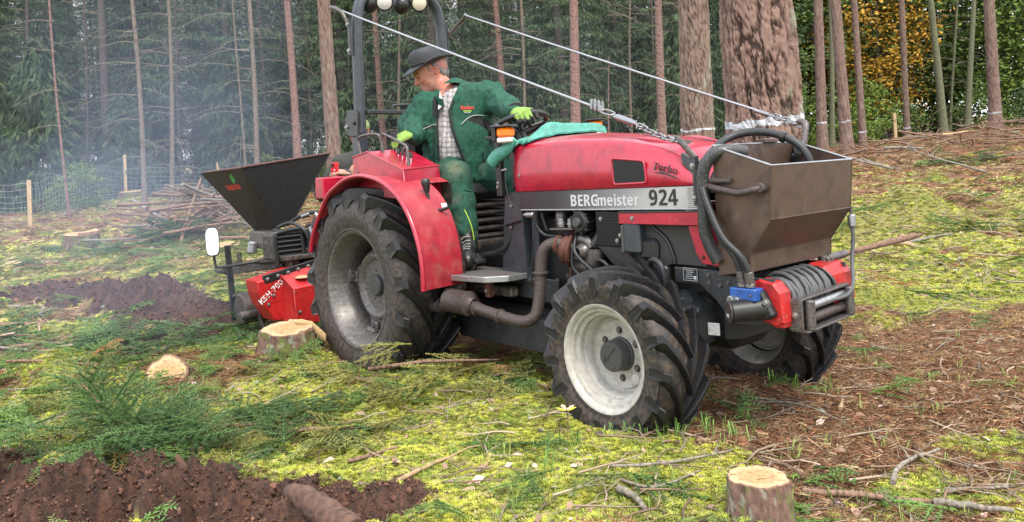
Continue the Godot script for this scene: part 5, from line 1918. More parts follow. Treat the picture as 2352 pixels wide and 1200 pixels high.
	part("clamp_band", lathe_mesh([Vector2(0.036, 0), Vector2(0.046, 0.004), Vector2(0.046, 0.018), Vector2(0.036, 0.022)], 18, along(Vector3(1.300, 0.80, 0.325), Vector3(-1, 0.05, 0.2))), mats.rust_red, eng)
	part("manifold", tube_mesh(curve(v3([1.33, 0.79, 0.24, 1.26, 0.86, 0.20, 1.22, 0.90, 0.15]), 4), 0.03, 10), mats.rust_red, eng)
	part("intake_pipe", tube_mesh(curve(v3([1.46, 0.80, 0.26, 1.50, 0.87, 0.24, 1.45, 0.95, 0.18]), 4), 0.028, 10), mats.hose, eng)
	part("intake_elbow", tube_mesh(curve(v3([1.24, 0.88, 0.25, 1.235, 0.94, 0.25, 1.22, 1.0, 0.2]), 4), 0.03, 10), mats.steel_dull, eng)
	var shelf := S()
	bx(shelf, Vector3(1.285, 0.874, 0.27), Vector3(0.16, 0.010, 0.08), 0.003, Basis(Vector3.BACK, 0.04))
	part("shelf", shelf, mats.steel_dull, eng)
	for p in [[1.265, 0.905, 0.020, 0.045], [1.325, 0.902, 0.014, 0.045]]:
		var can := S()
		cyl(can, Vector3(p[0], 0.880, 0.28), Vector3(p[0], 0.880 + p[3], 0.28), p[2], 16, 0.004)
		cyl(can, Vector3(p[0], 0.880 + p[3] * 0.25, 0.28), Vector3(p[0], 0.880 + p[3] * 0.55, 0.28), p[2] + 0.004, 8, 0.002)
		part("filter_can", can, mats.zinc, eng)
	for q in [[1.10, 0.935, 0.30, 1.10, 0.89, 0.30, 1.14, 0.84, 0.28, 1.26, 0.835, 0.27], [1.135, 0.95, 0.29, 1.14, 0.90, 0.28, 1.15, 0.86, 0.27], [1.30, 0.85, 0.28, 1.37, 0.79, 0.32, 1.38, 0.70, 0.33, 1.44, 0.64, 0.30], [1.36, 0.86, 0.27, 1.40, 0.78, 0.335, 1.47, 0.70, 0.31, 1.52, 0.66, 0.27], [1.30, 0.63, 0.26, 1.42, 0.66, 0.30, 1.5, 0.66, 0.30], [1.44, 0.72, 0.29, 1.52, 0.74, 0.29, 1.56, 0.70, 0.28, 1.50, 0.66, 0.28]]:
		part("engine_pipe", tube_mesh(curve(v3(q), 5), 0.0085, 7), mats.hose, eng)
	part("silver_valve", cyl_mesh(Vector3(1.035, 0.937, 0.302), Vector3(1.09, 0.937, 0.302), 0.015, 12), mats.zinc, eng)
	part("valve_tip", cyl_mesh(Vector3(1.018, 0.937, 0.302), Vector3(1.036, 0.937, 0.302), 0.009, 10), mats.zinc, eng)
	part("control_rod", tube_mesh(v3([1.115, 0.955, 0.32, 1.108, 0.80, 0.33, 1.09, 0.60, 0.34]), 0.0045, 6), mats.black_paint, eng)
	part("dip_stick", tube_mesh(v3([1.335, 0.70, 0.30, 1.325, 0.60, 0.30, 1.33, 0.45, 0.28]), 0.007, 6), mats.rust_red, eng)
	for i in 10:
		part("engine_bolt", cyl_mesh(Vector3(1.12 + 0.08 * i, 0.60 + 0.03 * (i % 3), 0.18), Vector3(1.12 + 0.08 * i, 0.60 + 0.03 * (i % 3), 0.20), 0.014, 6), mats.steel_dull, eng)
	# ---- exhaust
	var ex := holder("exhaust", T)
	part("pipe", tube_mesh(curve(v3([1.325, 0.800, 0.318, 1.285, 0.812, 0.340, 1.245, 0.795, 0.368, 1.222, 0.74, 0.385, 1.218, 0.60, 0.400, 1.214, 0.50, 0.420, 1.195, 0.458, 0.440, 1.14, 0.443, 0.462, 1.04, 0.455, 0.480, 0.90, 0.480, 0.508, 0.80, 0.505, 0.525]), 5), 0.029, 12), mats.rust_pipe, ex)
	part("silencer", lathe_mesh([Vector2(0.028, -0.02), Vector2(0.045, 0.0), Vector2(0.062, 0.006), Vector2(0.064, 0.012), Vector2(0.060, 0.02), Vector2(0.060, 0.150), Vector2(0.064, 0.158), Vector2(0.062, 0.166), Vector2(0.045, 0.172), Vector2(0.028, 0.19)], 22, along(Vector3(0.835, 0.505, 0.525), Vector3(-1, 0.05, 0.10))), mats.rust_pipe, ex)
	part("tail_pipe", tube_mesh(curve(v3([0.72, 0.50, 0.538, 0.60, 0.475, 0.555, 0.52, 0.462, 0.565, 0.435, 0.460, 0.572]), 4), [0.028, 0.028, 0.028, 0.028, 0.028, 0.028, 0.028, 0.028, 0.028, 0.028, 0.028, 0.028, 0.028], 12, false), mats.rust_pipe, ex)
	for p in [[0.62, 0.478, 0.553, -1, 0.1, 0.1], [1.02, 0.456, 0.483, -1, 0.05, 0.1], [0.87, 0.482, 0.512, -1, 0.1, 0.1], [1.219, 0.665, 0.393, 0, 1, 0]]:
		part("clamp", lathe_mesh([Vector2(0.028, 0), Vector2(0.038, 0.004), Vector2(0.038, 0.012), Vector2(0.028, 0.016)], 16, along(Vector3(p[0], p[1], p[2]), Vector3(p[3], p[4], p[5]))), mats.rust_pipe, ex)
	# ---- step
	var stp := holder("step", T)
	var pl := S()
	var flat := Transform3D(Basis(Vector3.RIGHT, Vector3.FORWARD, Vector3.UP) , Vector3.ZERO)
	var poly := pv([0.58, -0.56, 0.92, -0.49, 0.985, -0.40, 0.985, -0.22, 0.55, -0.22])
	prism(pl, poly, 0.620, 0.640, 0.003, Transform3D(Basis(Vector3(1, 0, 0), Vector3(0, 0, 1), Vector3(0, 1, 0)) * Basis.from_scale(Vector3(1, -1, 1)), Vector3.ZERO))
	part("tread_plate", pl, mats.tread_plate, stp)
	var edge := []
	for q in [[0.575, 0.565], [0.918, 0.497], [0.990, 0.405], [0.990, 0.22]]:
		edge.append(Vector3(q[0], 0.628, q[1]))
	var es := S()
	for i in 3:
		var a: Vector3 = edge[i]
		var b: Vector3 = edge[i + 1]
		bx(es, (a + b) * 0.5, Vector3((b - a).length() + 0.004, 0.030, 0.010), 0.003, Basis(Vector3.UP, atan2(-(b - a).z, (b - a).x)))
	part("edge_strip", es, mats.alloy, stp)
	for x in [0.66, 0.88]:
		part("bracket", box_mesh(Vector3(x, 0.575, 0.44), Vector3(0.03, 0.085, 0.035), 0.003), mats.rust_red, stp)
		bolt(stp, Vector3(x, 0.565, 0.46), Vector3(0, 0, 1), 0.007)
	part("support", box_mesh(Vector3(0.78, 0.55, 0.34), Vector3(0.36, 0.05, 0.05), 0.006), mats.black_dusty, stp)
	# ---- belly frame
	var fr := S()
	prism(fr, pv([0.35, 0.40, 1.20, 0.42, 1.20, 0.275, 1.10, 0.255, 0.42, 0.255]), 0.22, 0.30, 0.006)
	part("belly_plate", fr, mats.charcoal_paint, T)
	part("belly_box", box_mesh(Vector3(0.78, 0.36, 0), Vector3(0.86, 0.20, 0.50), 0.02), mats.engine_black, T)
	part("axle_bracket", box_mesh(Vector3(1.27, 0.40, 0.16), Vector3(0.16, 0.18, 0.22), 0.02), mats.charcoal_paint, T)
	var fl := S()
	prism(fl, pv([0.86, 0.52, 1.20, 0.50, 1.22, 0.62, 1.0, 0.62]), 0.26, 0.275, 0.003)
	part("side_plate", fl, mats.charcoal_paint, T)
	part("rear_axle", cyl_mesh(Vector3(0, 0.532, -0.42), Vector3(0, 0.532, 0.42), 0.10, 18), mats.engine_black, T)
	part("rear_housing", box_mesh(Vector3(0.02, 0.58, 0), Vector3(0.50, 0.46, 0.42), 0.05), mats.engine_black, T)
	build_cab(T)
	build_front(T)


func build_cab(T: Node3D) -> void:
	# ---- near and far fenders: an arched sheet with a rolled lip
	var lip := [Vector2(-0.46, 0.72), Vector2(-0.43, 0.80), Vector2(-0.367, 0.894), Vector2(-0.227, 1.046), Vector2(-0.10, 1.115), Vector2(0.04, 1.159), Vector2(0.199, 1.169), Vector2(0.386, 1.136), Vector2(0.54, 1.059), Vector2(0.648, 0.95), Vector2(0.718, 0.809), Vector2(0.738, 0.70), Vector2(0.738, 0.592)]
	for s in [1.0, -1.0]:
		var f := holder("fender", T)
		var crv := []
		for q in lip:
			crv.append(Vector3(q.x, q.y, 0))
		crv = curve(crv, 4)
		var sheet := S()
		var zs := [0.742, 0.735, 0.715, 0.66, 0.60, 0.54, 0.50, 0.462]
		var rows := []
		for z in zs:
			var row := []
			for i in crv.size():
				var t := float(i) / (crv.size() - 1)
				var c: Vector3 = crv[i]
				var drop := 0.0 if z > 0.73 else 0.008
				var n := (c - Vector3(0.14, 0.53, 0)).normalized()
				var inward := (0.715 - minf(z, 0.715)) * 0.16 * smoothstep(0.55, 0.9, t)
				row.append(Vector3(c.x - n.x * drop - inward, c.y - n.y * drop, s * z))
			rows.append(row)
		for j in zs.size() - 1:
			for i in crv.size() - 1:
				if s > 0:
					quad(sheet, rows[j][i], rows[j + 1][i], rows[j + 1][i + 1], rows[j][i + 1])
				else:
					quad(sheet, rows[j][i], rows[j][i + 1], rows[j + 1][i + 1], rows[j + 1][i])
		for i in crv.size() - 1:
			var c0: Vector3 = crv[i]
			var c1: Vector3 = crv[i + 1]
			if c1.x < 0.44:
				quad(sheet, Vector3(c0.x, c0.y - 0.008, s * 0.462), Vector3(c0.x, c0.y - 0.008, s * 0.335), Vector3(c1.x, c1.y - 0.008, s * 0.335), Vector3(c1.x, c1.y - 0.008, s * 0.462))
		part("arch", sheet, mats.red_dusty, f)
		var lp := []
		for c in crv:
			lp.append(Vector3(c.x, c.y, s * 0.742))
		part("rolled_lip", tube_mesh(lp, 0.013, 8), mats.red_paint, f)
		# liner under the arch: closes the wheel house
		var liner := S()
		for i in crv.size() - 1:
			var a: Vector3 = crv[i]
			var b: Vector3 = crv[i + 1]
			var k := 0.03 * smoothstep(0.3, 0.7, a.x)
			var e := 0.03 * smoothstep(0.3, 0.7, b.x)
			var zl: float = s * (0.335 if a.x < 0.44 else 0.455)
			quad(liner, Vector3(a.x - k, a.y - 0.01, zl), Vector3(b.x - e, b.y - 0.01, zl), Vector3((b.x - e) * 0.9 + 0.014, 0.50, zl), Vector3((a.x - k) * 0.9 + 0.014, 0.50, zl))
		part("inner_wall", liner, mats.black_dusty, f)
		if s > 0:
			bolt(f, Vector3(0.30, 1.150, 0.735), Vector3(0.3, 1, 0.2), 0.006, mats.piping_lime)
			part("sticker", box_mesh(Vector3(0.588, 0.992, 0.485), Vector3(0.004, 0.03, 0.035), 0.001, Basis(Vector3.BACK, 0.45)), mats.white_print, f)
		else:
			part("far_panel", box_mesh(Vector3(0.10, 1.20, -0.46), Vector3(0.55, 0.12, 0.30), 0.01), mats.red_paint, f)
	var tailbox := box_mesh(Vector3(-0.40, 1.10, 0.60), Vector3(0.10, 0.13, 0.20), 0.008)
	part("rear_corner", tailbox, mats.red_paint, T)
	# ---- the lever console on the near fender
	var con := holder("lever_console", T)
	var c := S()
	c.set_smooth_group(-1)
	var prof := [Vector2(-0.15, 1.06), Vector2(-0.15, 1.275), Vector2(0.02, 1.302), Vector2(0.385, 1.192), Vector2(0.405, 1.03)]
	var near := []
	var far := []
	for i in 5:
		var q: Vector2 = prof[i]
		near.append(Vector3(q.x, q.y, 0.60))
		far.append(Vector3(q.x + (-0.05 if i in [3, 4] else 0.0), q.y + (0.012 if i in [2, 3] else 0.0), 0.33))
	var mid := Vector3(0.15, 1.15, 0.47)
	face(c, [near[0], near[1], near[2], near[3], near[4]], mid)
	for i in 4:
		face(c, [near[i], near[i + 1], far[i + 1], far[i]], mid)
	face(c, far, mid)
	part("box", c, mats.red_paint, con)
	var fold := S()
	tube(fold, [near[1], near[2], near[3], near[4]], 0.005, 6)
	tube(fold, [near[3], far[3]], 0.005, 6)
	part("folded_edge", fold, mats.red_paint, con)
	for p in [[0.375, 1.075, 0.601], [-0.10, 1.19, 0.601]]:
		bolt(con, Vector3(p[0], p[1], p[2]), Vector3(0, 0, 1), 0.006)
	for i in 5:
		var x := 0.13 + i * 0.043
		part("slot", box_mesh(Vector3(x, 1.284 - (x - 0.02) * 0.296, 0.47), Vector3(0.012, 0.004, 0.085), 0.001, Basis(Vector3.BACK, -0.29)), mats.black_plastic, con)
		if i < 4:
			part("lever_rod", tube_mesh([Vector3(x, 1.27 - (x - 0.02) * 0.296, 0.465), Vector3(x - 0.012, 1.31 - (x - 0.02) * 0.20, 0.455)], 0.0045, 6), mats.steel, con)
			part("lever_grip", cyl_mesh(Vector3(x - 0.010, 1.302 - (x - 0.02) * 0.20, 0.456), Vector3(x - 0.016, 1.335 - (x - 0.02) * 0.20, 0.452), 0.010, 10, 0.004), mats.black_plastic, con)
	part("grab_loop", tube_mesh(curve(v3([0.06, 1.28, 0.52, 0.05, 1.36, 0.52, 0.055, 1.392, 0.52, 0.09, 1.395, 0.52, 0.27, 1.335, 0.52, 0.305, 1.315, 0.52, 0.315, 1.29, 0.52, 0.32, 1.20, 0.52]), 3), 0.008, 8), mats.steel_dull, con)
	part("grab_loop", tube_mesh(curve(v3([-0.135, 1.27, 0.55, -0.165, 1.37, 0.55, -0.15, 1.395, 0.55, -0.06, 1.405, 0.53, -0.01, 1.40, 0.51, 0.0, 1.37, 0.50, 0.01, 1.29, 0.49]), 3), 0.008, 8), mats.steel_dull, con)
	for i in 2:
		part("thin_lever", tube_mesh([Vector3(0.03 + i * 0.03, 1.28, 0.43), Vector3(0.025 + i * 0.03, 1.36, 0.43)], 0.005, 6), mats.steel, con)
		part("lever_grip", cyl_mesh(Vector3(0.025 + i * 0.03, 1.355, 0.43), Vector3(0.022 + i * 0.03, 1.41, 0.43), 0.010, 10, 0.004), mats.black_plastic, con)
	# black knobbed lever at the fender's front
	var lv := holder("gear_lever", T)
	part("rod", tube_mesh(curve(v3([0.645, 0.985, 0.50, 0.605, 0.972, 0.53, 0.568, 0.985, 0.55, 0.548, 1.03, 0.556, 0.538, 1.085, 0.556]), 4), 0.009, 8), mats.black_paint, lv)
	part("knob", lathe_mesh([Vector2(0.010, 0), Vector2(0.016, 0.015), Vector2(0.024, 0.05), Vector2(0.026, 0.065), Vector2(0.018, 0.078), Vector2(0, 0.082)], 16, along(Vector3(0.539, 1.062, 0.556), Vector3(-0.12, 1, 0.05))), mats.black_plastic, lv)
	# ---- floor, seat, bellows
	part("cab_floor", box_mesh(Vector3(0.70, 0.60, 0.0), Vector3(0.70, 0.03, 0.56), 0.006), mats.black_dusty, T)
	var seat := holder("seat", T)
	part("cushion", box_mesh(Vector3(0.10, 1.035, 0.0), Vector3(0.50, 0.10, 0.46), 0.045), mats.black_plastic, seat)
	part("backrest", box_mesh(Vector3(-0.17, 1.24, 0.0), Vector3(0.10, 0.42, 0.44), 0.045, Basis(Vector3.BACK, 0.12)), mats.black_plastic, seat)
	for i in 5:
		part("bellows_fold", box_mesh(Vector3(0.16, 0.955 - i * 0.045, 0.0), Vector3(0.38 - 0.008 * (i % 2), 0.030, 0.42), 0.014), mats.black_dusty, seat)
	part("seat_base", box_mesh(Vector3(0.16, 0.68, 0.0), Vector3(0.42, 0.16, 0.40), 0.01), mats.black_dusty, seat)
	part("adjuster_knob", cyl_mesh(Vector3(0.36, 0.97, 0.12), Vector3(0.40, 0.97, 0.14), 0.016, 12, 0.005), mats.black_plastic, seat)
	# ---- dashboard column and pedals
	var dash := holder("dashboard", T)
	var dp := S()
	hexa(dp, [Vector3(0.80, 0.60, -0.24), Vector3(1.0, 0.60, -0.24), Vector3(1.0, 0.60, 0.285), Vector3(0.80, 0.60, 0.285), Vector3(0.86, 1.04, -0.24), Vector3(0.985, 1.06, -0.24), Vector3(0.985, 1.06, 0.29), Vector3(0.86, 1.04, 0.29)])
	part("leg_panel", dp, mats.charcoal_clean, dash)
	part("pod", box_mesh(Vector3(0.90, 1.16, 0.0), Vector3(0.16, 0.24, 0.46), 0.03), mats.black_plastic, dash)
	part("hood_rest", box_mesh(Vector3(0.90, 1.285, 0.0), Vector3(0.14, 0.03, 0.50), 0.012), mats.black_plastic, dash)
	var col := S()
	bx(col, Vector3(0.862, 1.20, 0.318), Vector3(0.040, 0.34, 0.034), 0.006)
	bx(col, Vector3(0.868, 1.365, 0.318), Vector3(0.055, 0.018, 0.06), 0.005)
	part("lamp_post", col, mats.black_paint, dash)
	part("post_tip", cyl_mesh(Vector3(0.856, 1.375, 0.318), Vector3(0.856, 1.405, 0.318), 0.012, 12, 0.005), mats.steel_dull, dash)
	part("wiring_tube", tube_mesh(curve(v3([0.905, 1.17, 0.315, 0.905, 1.08, 0.318, 0.93, 1.0, 0.312, 0.985, 0.965, 0.305]), 5), 0.0035, 6), mats.hose, dash)
	part("clip", box_mesh(Vector3(0.885, 1.165, 0.32), Vector3(0.07, 0.012, 0.014), 0.003, Basis(Vector3.BACK, 0.15)), mats.steel, dash)
	for p in [[0.86, 1.08, 0.336], [0.865, 1.10, 0.336], [0.915, 0.98, 0.30], [0.90, 0.87, 0.295]]:
		bolt(dash, Vector3(p[0], p[1], p[2]), Vector3(0, 0, 1), 0.006)
	for q in [[0.962, 1.352, 0.352, 1.0], [0.90, 1.382, -0.365, -1.0]]:
		var lamp := holder("indicator_lamp", T, Transform3D(Basis(Vector3.UP, 0.35 * q[3]), Vector3(q[0], q[1], q[2])))
		part("lens", box_mesh(Vector3(0, 0.004, 0), Vector3(0.085, 0.050, 0.06), 0.012), mats.orange_lens, lamp)
		part("clear_base", box_mesh(Vector3(0, -0.034, 0), Vector3(0.080, 0.026, 0.056), 0.006), mats.clear_lens, lamp)
		var cap := S()
		bx(cap, Vector3(-0.01, 0.036, 0), Vector3(0.13, 0.012, 0.075), 0.005)
		bx(cap, Vector3(-0.055, 0.0, 0), Vector3(0.022, 0.085, 0.07), 0.006)
		part("housing", cap, mats.black_plastic, lamp)
		part("lens_rib", box_mesh(Vector3(0.0, 0.004, 0.031), Vector3(0.003, 0.046, 0.003), 0.001), mats.orange_lens, lamp)
		part("arm", box_mesh(Vector3(-0.085, -0.02, 0.0), Vector3(0.06, 0.02, 0.03), 0.004), mats.black_paint, lamp)
	var sw := holder("steering_wheel", T, along(Vector3(0.655, 1.405, 0.0), Vector3(-0.42, 1, 0.0)))
	var ring := []
	for i in 41:
		ring.append(Vector3(cos(TAU * i / 40.0), 0, sin(TAU * i / 40.0)) * 0.165)
	part("rim", tube_mesh(ring, 0.0145, 10, false), mats.black_plastic, sw)
	for i in 3:
		var a := TAU * i / 3.0 + 0.5
		part("spoke", tube_mesh([Vector3(0, -0.03, 0), Vector3(cos(a), -0.06, sin(a)) * 0.16], 0.009, 6), mats.black_plastic, sw)
	part("hub", cyl_mesh(Vector3(0, -0.05, 0), Vector3(0, 0.0, 0), 0.035, 16, 0.008), mats.black_plastic, sw)
	part("column", cyl_mesh(Vector3(0, -0.34, 0), Vector3(0, -0.04, 0), 0.03, 14), mats.black_plastic, sw)
	part("spinner_knob", lathe_mesh([Vector2(0.012, 0), Vector2(0.012, 0.02), Vector2(0.024, 0.03), Vector2(0.026, 0.055), Vector2(0.018, 0.07), Vector2(0, 0.072)], 16, Transform3D(Basis(), Vector3(0.17, 0.0, -0.06))), mats.black_plastic, sw)
	var ped := holder("pedal", T)
	var arm := S()
	tube(arm, curve(v3([0.93, 0.885, 0.27, 0.88, 0.82, 0.285, 0.845, 0.765, 0.30, 0.78, 0.735, 0.31, 0.69, 0.718, 0.33]), 4), 0.013, 8, true, 0.6)
	part("arm", arm, mats.black_paint, ped)
	part("upper_fin", box_mesh(Vector3(0.915, 0.893, 0.29), Vector3(0.13, 0.008, 0.035), 0.002, Basis(Vector3.BACK, 0.22)), mats.black_paint, ped)
	part("pad", box_mesh(Vector3(0.655, 0.700, 0.335), Vector3(0.085, 0.018, 0.07), 0.005, Basis(Vector3.BACK, -0.45)), mats.black_plastic, ped)
	part("stalk", tube_mesh(v3([0.66, 0.70, 0.34, 0.655, 0.655, 0.36, 0.64, 0.645, 0.37]), 0.012, 8), mats.black_paint, ped)
	# ---- roll bar
	var rb := holder("roll_bar", T)
	var arch := []
	for q in [[-0.50, 1.0, 0.345], [-0.50, 1.4, 0.340], [-0.50, 1.75, 0.335], [-0.50, 2.02, 0.333], [-0.50, 2.19, 0.322], [-0.50, 2.30, 0.285], [-0.50, 2.375, 0.20], [-0.50, 2.40, 0.10], [-0.50, 2.405, 0.0]]:
		arch.append(Vector3(q[0], q[1], q[2]))
	var whole := arch.duplicate()
	for i in range(arch.size() - 2, -1, -1):
		whole.append(Vector3(arch[i].x, arch[i].y, -arch[i].z))
	part("arch", tube_mesh(curve(whole, 4), 0.044, 14, true, 0.8), mats.charcoal_clean, rb)
	for s in [1.0, -1.0]:
		var pl := S()
		prism(pl, pv([-0.60, 1.44, -0.55, 1.41, -0.45, 1.41, -0.44, 1.56, -0.48, 1.58, -0.56, 1.575, -0.60, 1.53]), minf(s * 0.375, s * 0.392), maxf(s * 0.375, s * 0.392), 0.004)
		part("hinge_plate", pl, mats.charcoal_paint, rb)
		part("lower_post", box_mesh(Vector3(-0.50, 1.22, s * 0.345), Vector3(0.085, 0.46, 0.075), 0.01), mats.charcoal_clean, rb)
		bolt(rb, Vector3(-0.575, 1.475, s * 0.393), Vector3(0, 0, s), 0.012)
		bolt(rb, Vector3(-0.48, 1.495, s * 0.393), Vector3(0, 0, s), 0.010, mats.black_paint)
		part("cable_plate", box_mesh(Vector3(-0.505, 2.05, s * 0.384), Vector3(0.03, 0.24, 0.014), 0.003), mats.charcoal_paint, rb)
		for y in [1.96, 2.13]:
			bolt(rb, Vector3(-0.505, y, s * 0.392), Vector3(0, 0, s), 0.011)
		part("cable_hook", tube_mesh(curve(v3([-0.505, 2.13, s * 0.392, -0.53, 2.20, s * 0.41, -0.60, 2.245, s * 0.42, -0.67, 2.265, s * 0.42] if s > 0 else [-0.49, 2.10, s * 0.392, -0.44, 2.16, s * 0.42, -0.40, 2.185, s * 0.43, -0.36, 2.205, s * 0.43, -0.335, 2.23, s * 0.43]), 4), 0.012, 7), mats.steel_dull, rb)
	var cb := S()
	bx(cb, Vector3(-0.47, 1.565, 0.0), Vector3(0.05, 0.028, 0.62), 0.005)
	part("cross_bar", cb, mats.charcoal_paint, rb)
	part("cross_bar_loop", tube_mesh(curve(v3([-0.48, 1.578, 0.10, -0.48, 1.605, 0.10, -0.48, 1.612, 0.05, -0.48, 1.612, -0.05, -0.48, 1.58, -0.06]), 4), 0.008, 6), mats.charcoal_paint, rb)
	part("stay", tube_mesh([Vector3(-0.46, 1.55, 0.05), Vector3(-0.36, 1.22, 0.0)], 0.008, 6), mats.charcoal_paint, rb)
	# work lamps under the bow: two facing forward, two back
	for q in [[0.145, 2.285, 1.0, "clear_lens"], [-0.13, 2.30, 1.0, "lamp_cream"], [0.215, 2.275, -1.0, "clear_lens"], [-0.03, 2.285, -1.0, "clear_lens"]]:
		var dirx: float = q[2]
		var lamp := holder("work_lamp", rb, Transform3D(Basis(Vector3.UP, 0.0 if dirx > 0 else PI), Vector3(-0.45 - (0.1 if dirx < 0 else 0.0), q[1], q[0])))
		part("shell", lathe_mesh([Vector2(0, -0.085), Vector2(0.03, -0.08), Vector2(0.052, -0.055), Vector2(0.060, -0.02), Vector2(0.062, 0.0), Vector2(0.054, 0.004), Vector2(0.050, -0.004)], 24, along(Vector3.ZERO, Vector3(1, -0.28, 0.25 * dirx))), mats.black_plastic, lamp)
		part("glass", lathe_mesh([Vector2(0.050, -0.002), Vector2(0.03, 0.006), Vector2(0, 0.009)], 24, along(Vector3.ZERO, Vector3(1, -0.28, 0.25 * dirx))), mats[q[3]], lamp)
		part("bracket", box_mesh(Vector3(-0.03, 0.085, 0), Vector3(0.03, 0.08, 0.02), 0.004), mats.black_plastic, lamp)
	# ---- limb cables from the roll bar to the front guard
	cable(T, "limb_cable", Vector3(-0.66, 2.262, 0.40), Vector3(1.49, 1.432, 0.20), 0.004, 0.0065, mats.wire)
	cable(T, "limb_cable", Vector3(-0.34, 2.222, -0.42), Vector3(1.88, 1.378, -0.58), 0.004, 0.0065, mats.wire)
	var d1 := Vector3(0.36, -0.11, 0.03).normalized()
	for i in 3:
		var a := Vector3(1.44, 1.452, 0.203) + d1 * 0.028 * i
		part("cable_clip", box_mesh(a, Vector3(0.014, 0.030, 0.034), 0.003), mats.zinc, T)
		part("clip_nut", cyl_mesh(a + Vector3(0, 0.01, 0.010), a + Vector3(0, 0.034, 0.010), 0.007, 6), mats.zinc, T)
		part("clip_nut", cyl_mesh(a + Vector3(0, 0.01, -0.012), a + Vector3(0, 0.034, -0.012), 0.007, 6), mats.zinc, T)
	link(T, Vector3(1.535, 1.415, 0.207), d1, 0.08, 0.034, 0.005, 0.4, mats.zinc)
	part("turnbuckle", tube_mesh([Vector3(1.57, 1.395, 0.21), Vector3(1.60, 1.388, 0.212), Vector3(1.69, 1.36, 0.22), Vector3(1.72, 1.35, 0.222)], [0.007, 0.015, 0.015, 0.007], 8), mats.zinc, T)
	for i in 9:
		var t := i / 8.0
		link(T, Vector3(1.745, 1.342, 0.225).lerp(Vector3(1.955, 1.268, 0.25), t) - Vector3(0, 0.012 * sin(PI * t), 0), Vector3(0.21, -0.074, 0.025), 0.042, 0.023, 0.0042, PI / 2 * (i % 2) + 0.3, mats.zinc)
	part("strap", tube_mesh(curve(v3([1.945, 1.275, 0.25, 1.985, 1.262, 0.258, 2.03, 1.225, 0.268, 2.085, 1.17, 0.275, 2.105, 1.14, 0.28]), 4), 0.017, 8, true, 0.3), mats.steel_dull, T)
	part("shackle_pin", cyl_mesh(Vector3(1.95, 1.27, 0.235), Vector3(1.95, 1.27, 0.27), 0.013, 12), mats.zinc, T)
	for i in 6:
		var t := i / 5.0
		link(T, Vector3(1.90, 1.370, -0.575).lerp(Vector3(2.08, 1.315, -0.51), t), Vector3(0.2, -0.06, 0.06), 0.05, 0.026, 0.005, PI / 2 * (i % 2), mats.zinc)
	part("cable_sleeve", tube_mesh([Vector3(1.80, 1.402, -0.578), Vector3(1.88, 1.376, -0.58)], 0.011, 8), mats.zinc, T)
	part("far_guard_post", tube_mesh(curve(v3([2.09, 1.33, -0.50, 2.13, 1.315, -0.48, 2.135, 1.26, -0.46, 2.13, 1.05, -0.40, 2.12, 0.75, -0.32]), 4), 0.016, 8), mats.steel_dull, T)


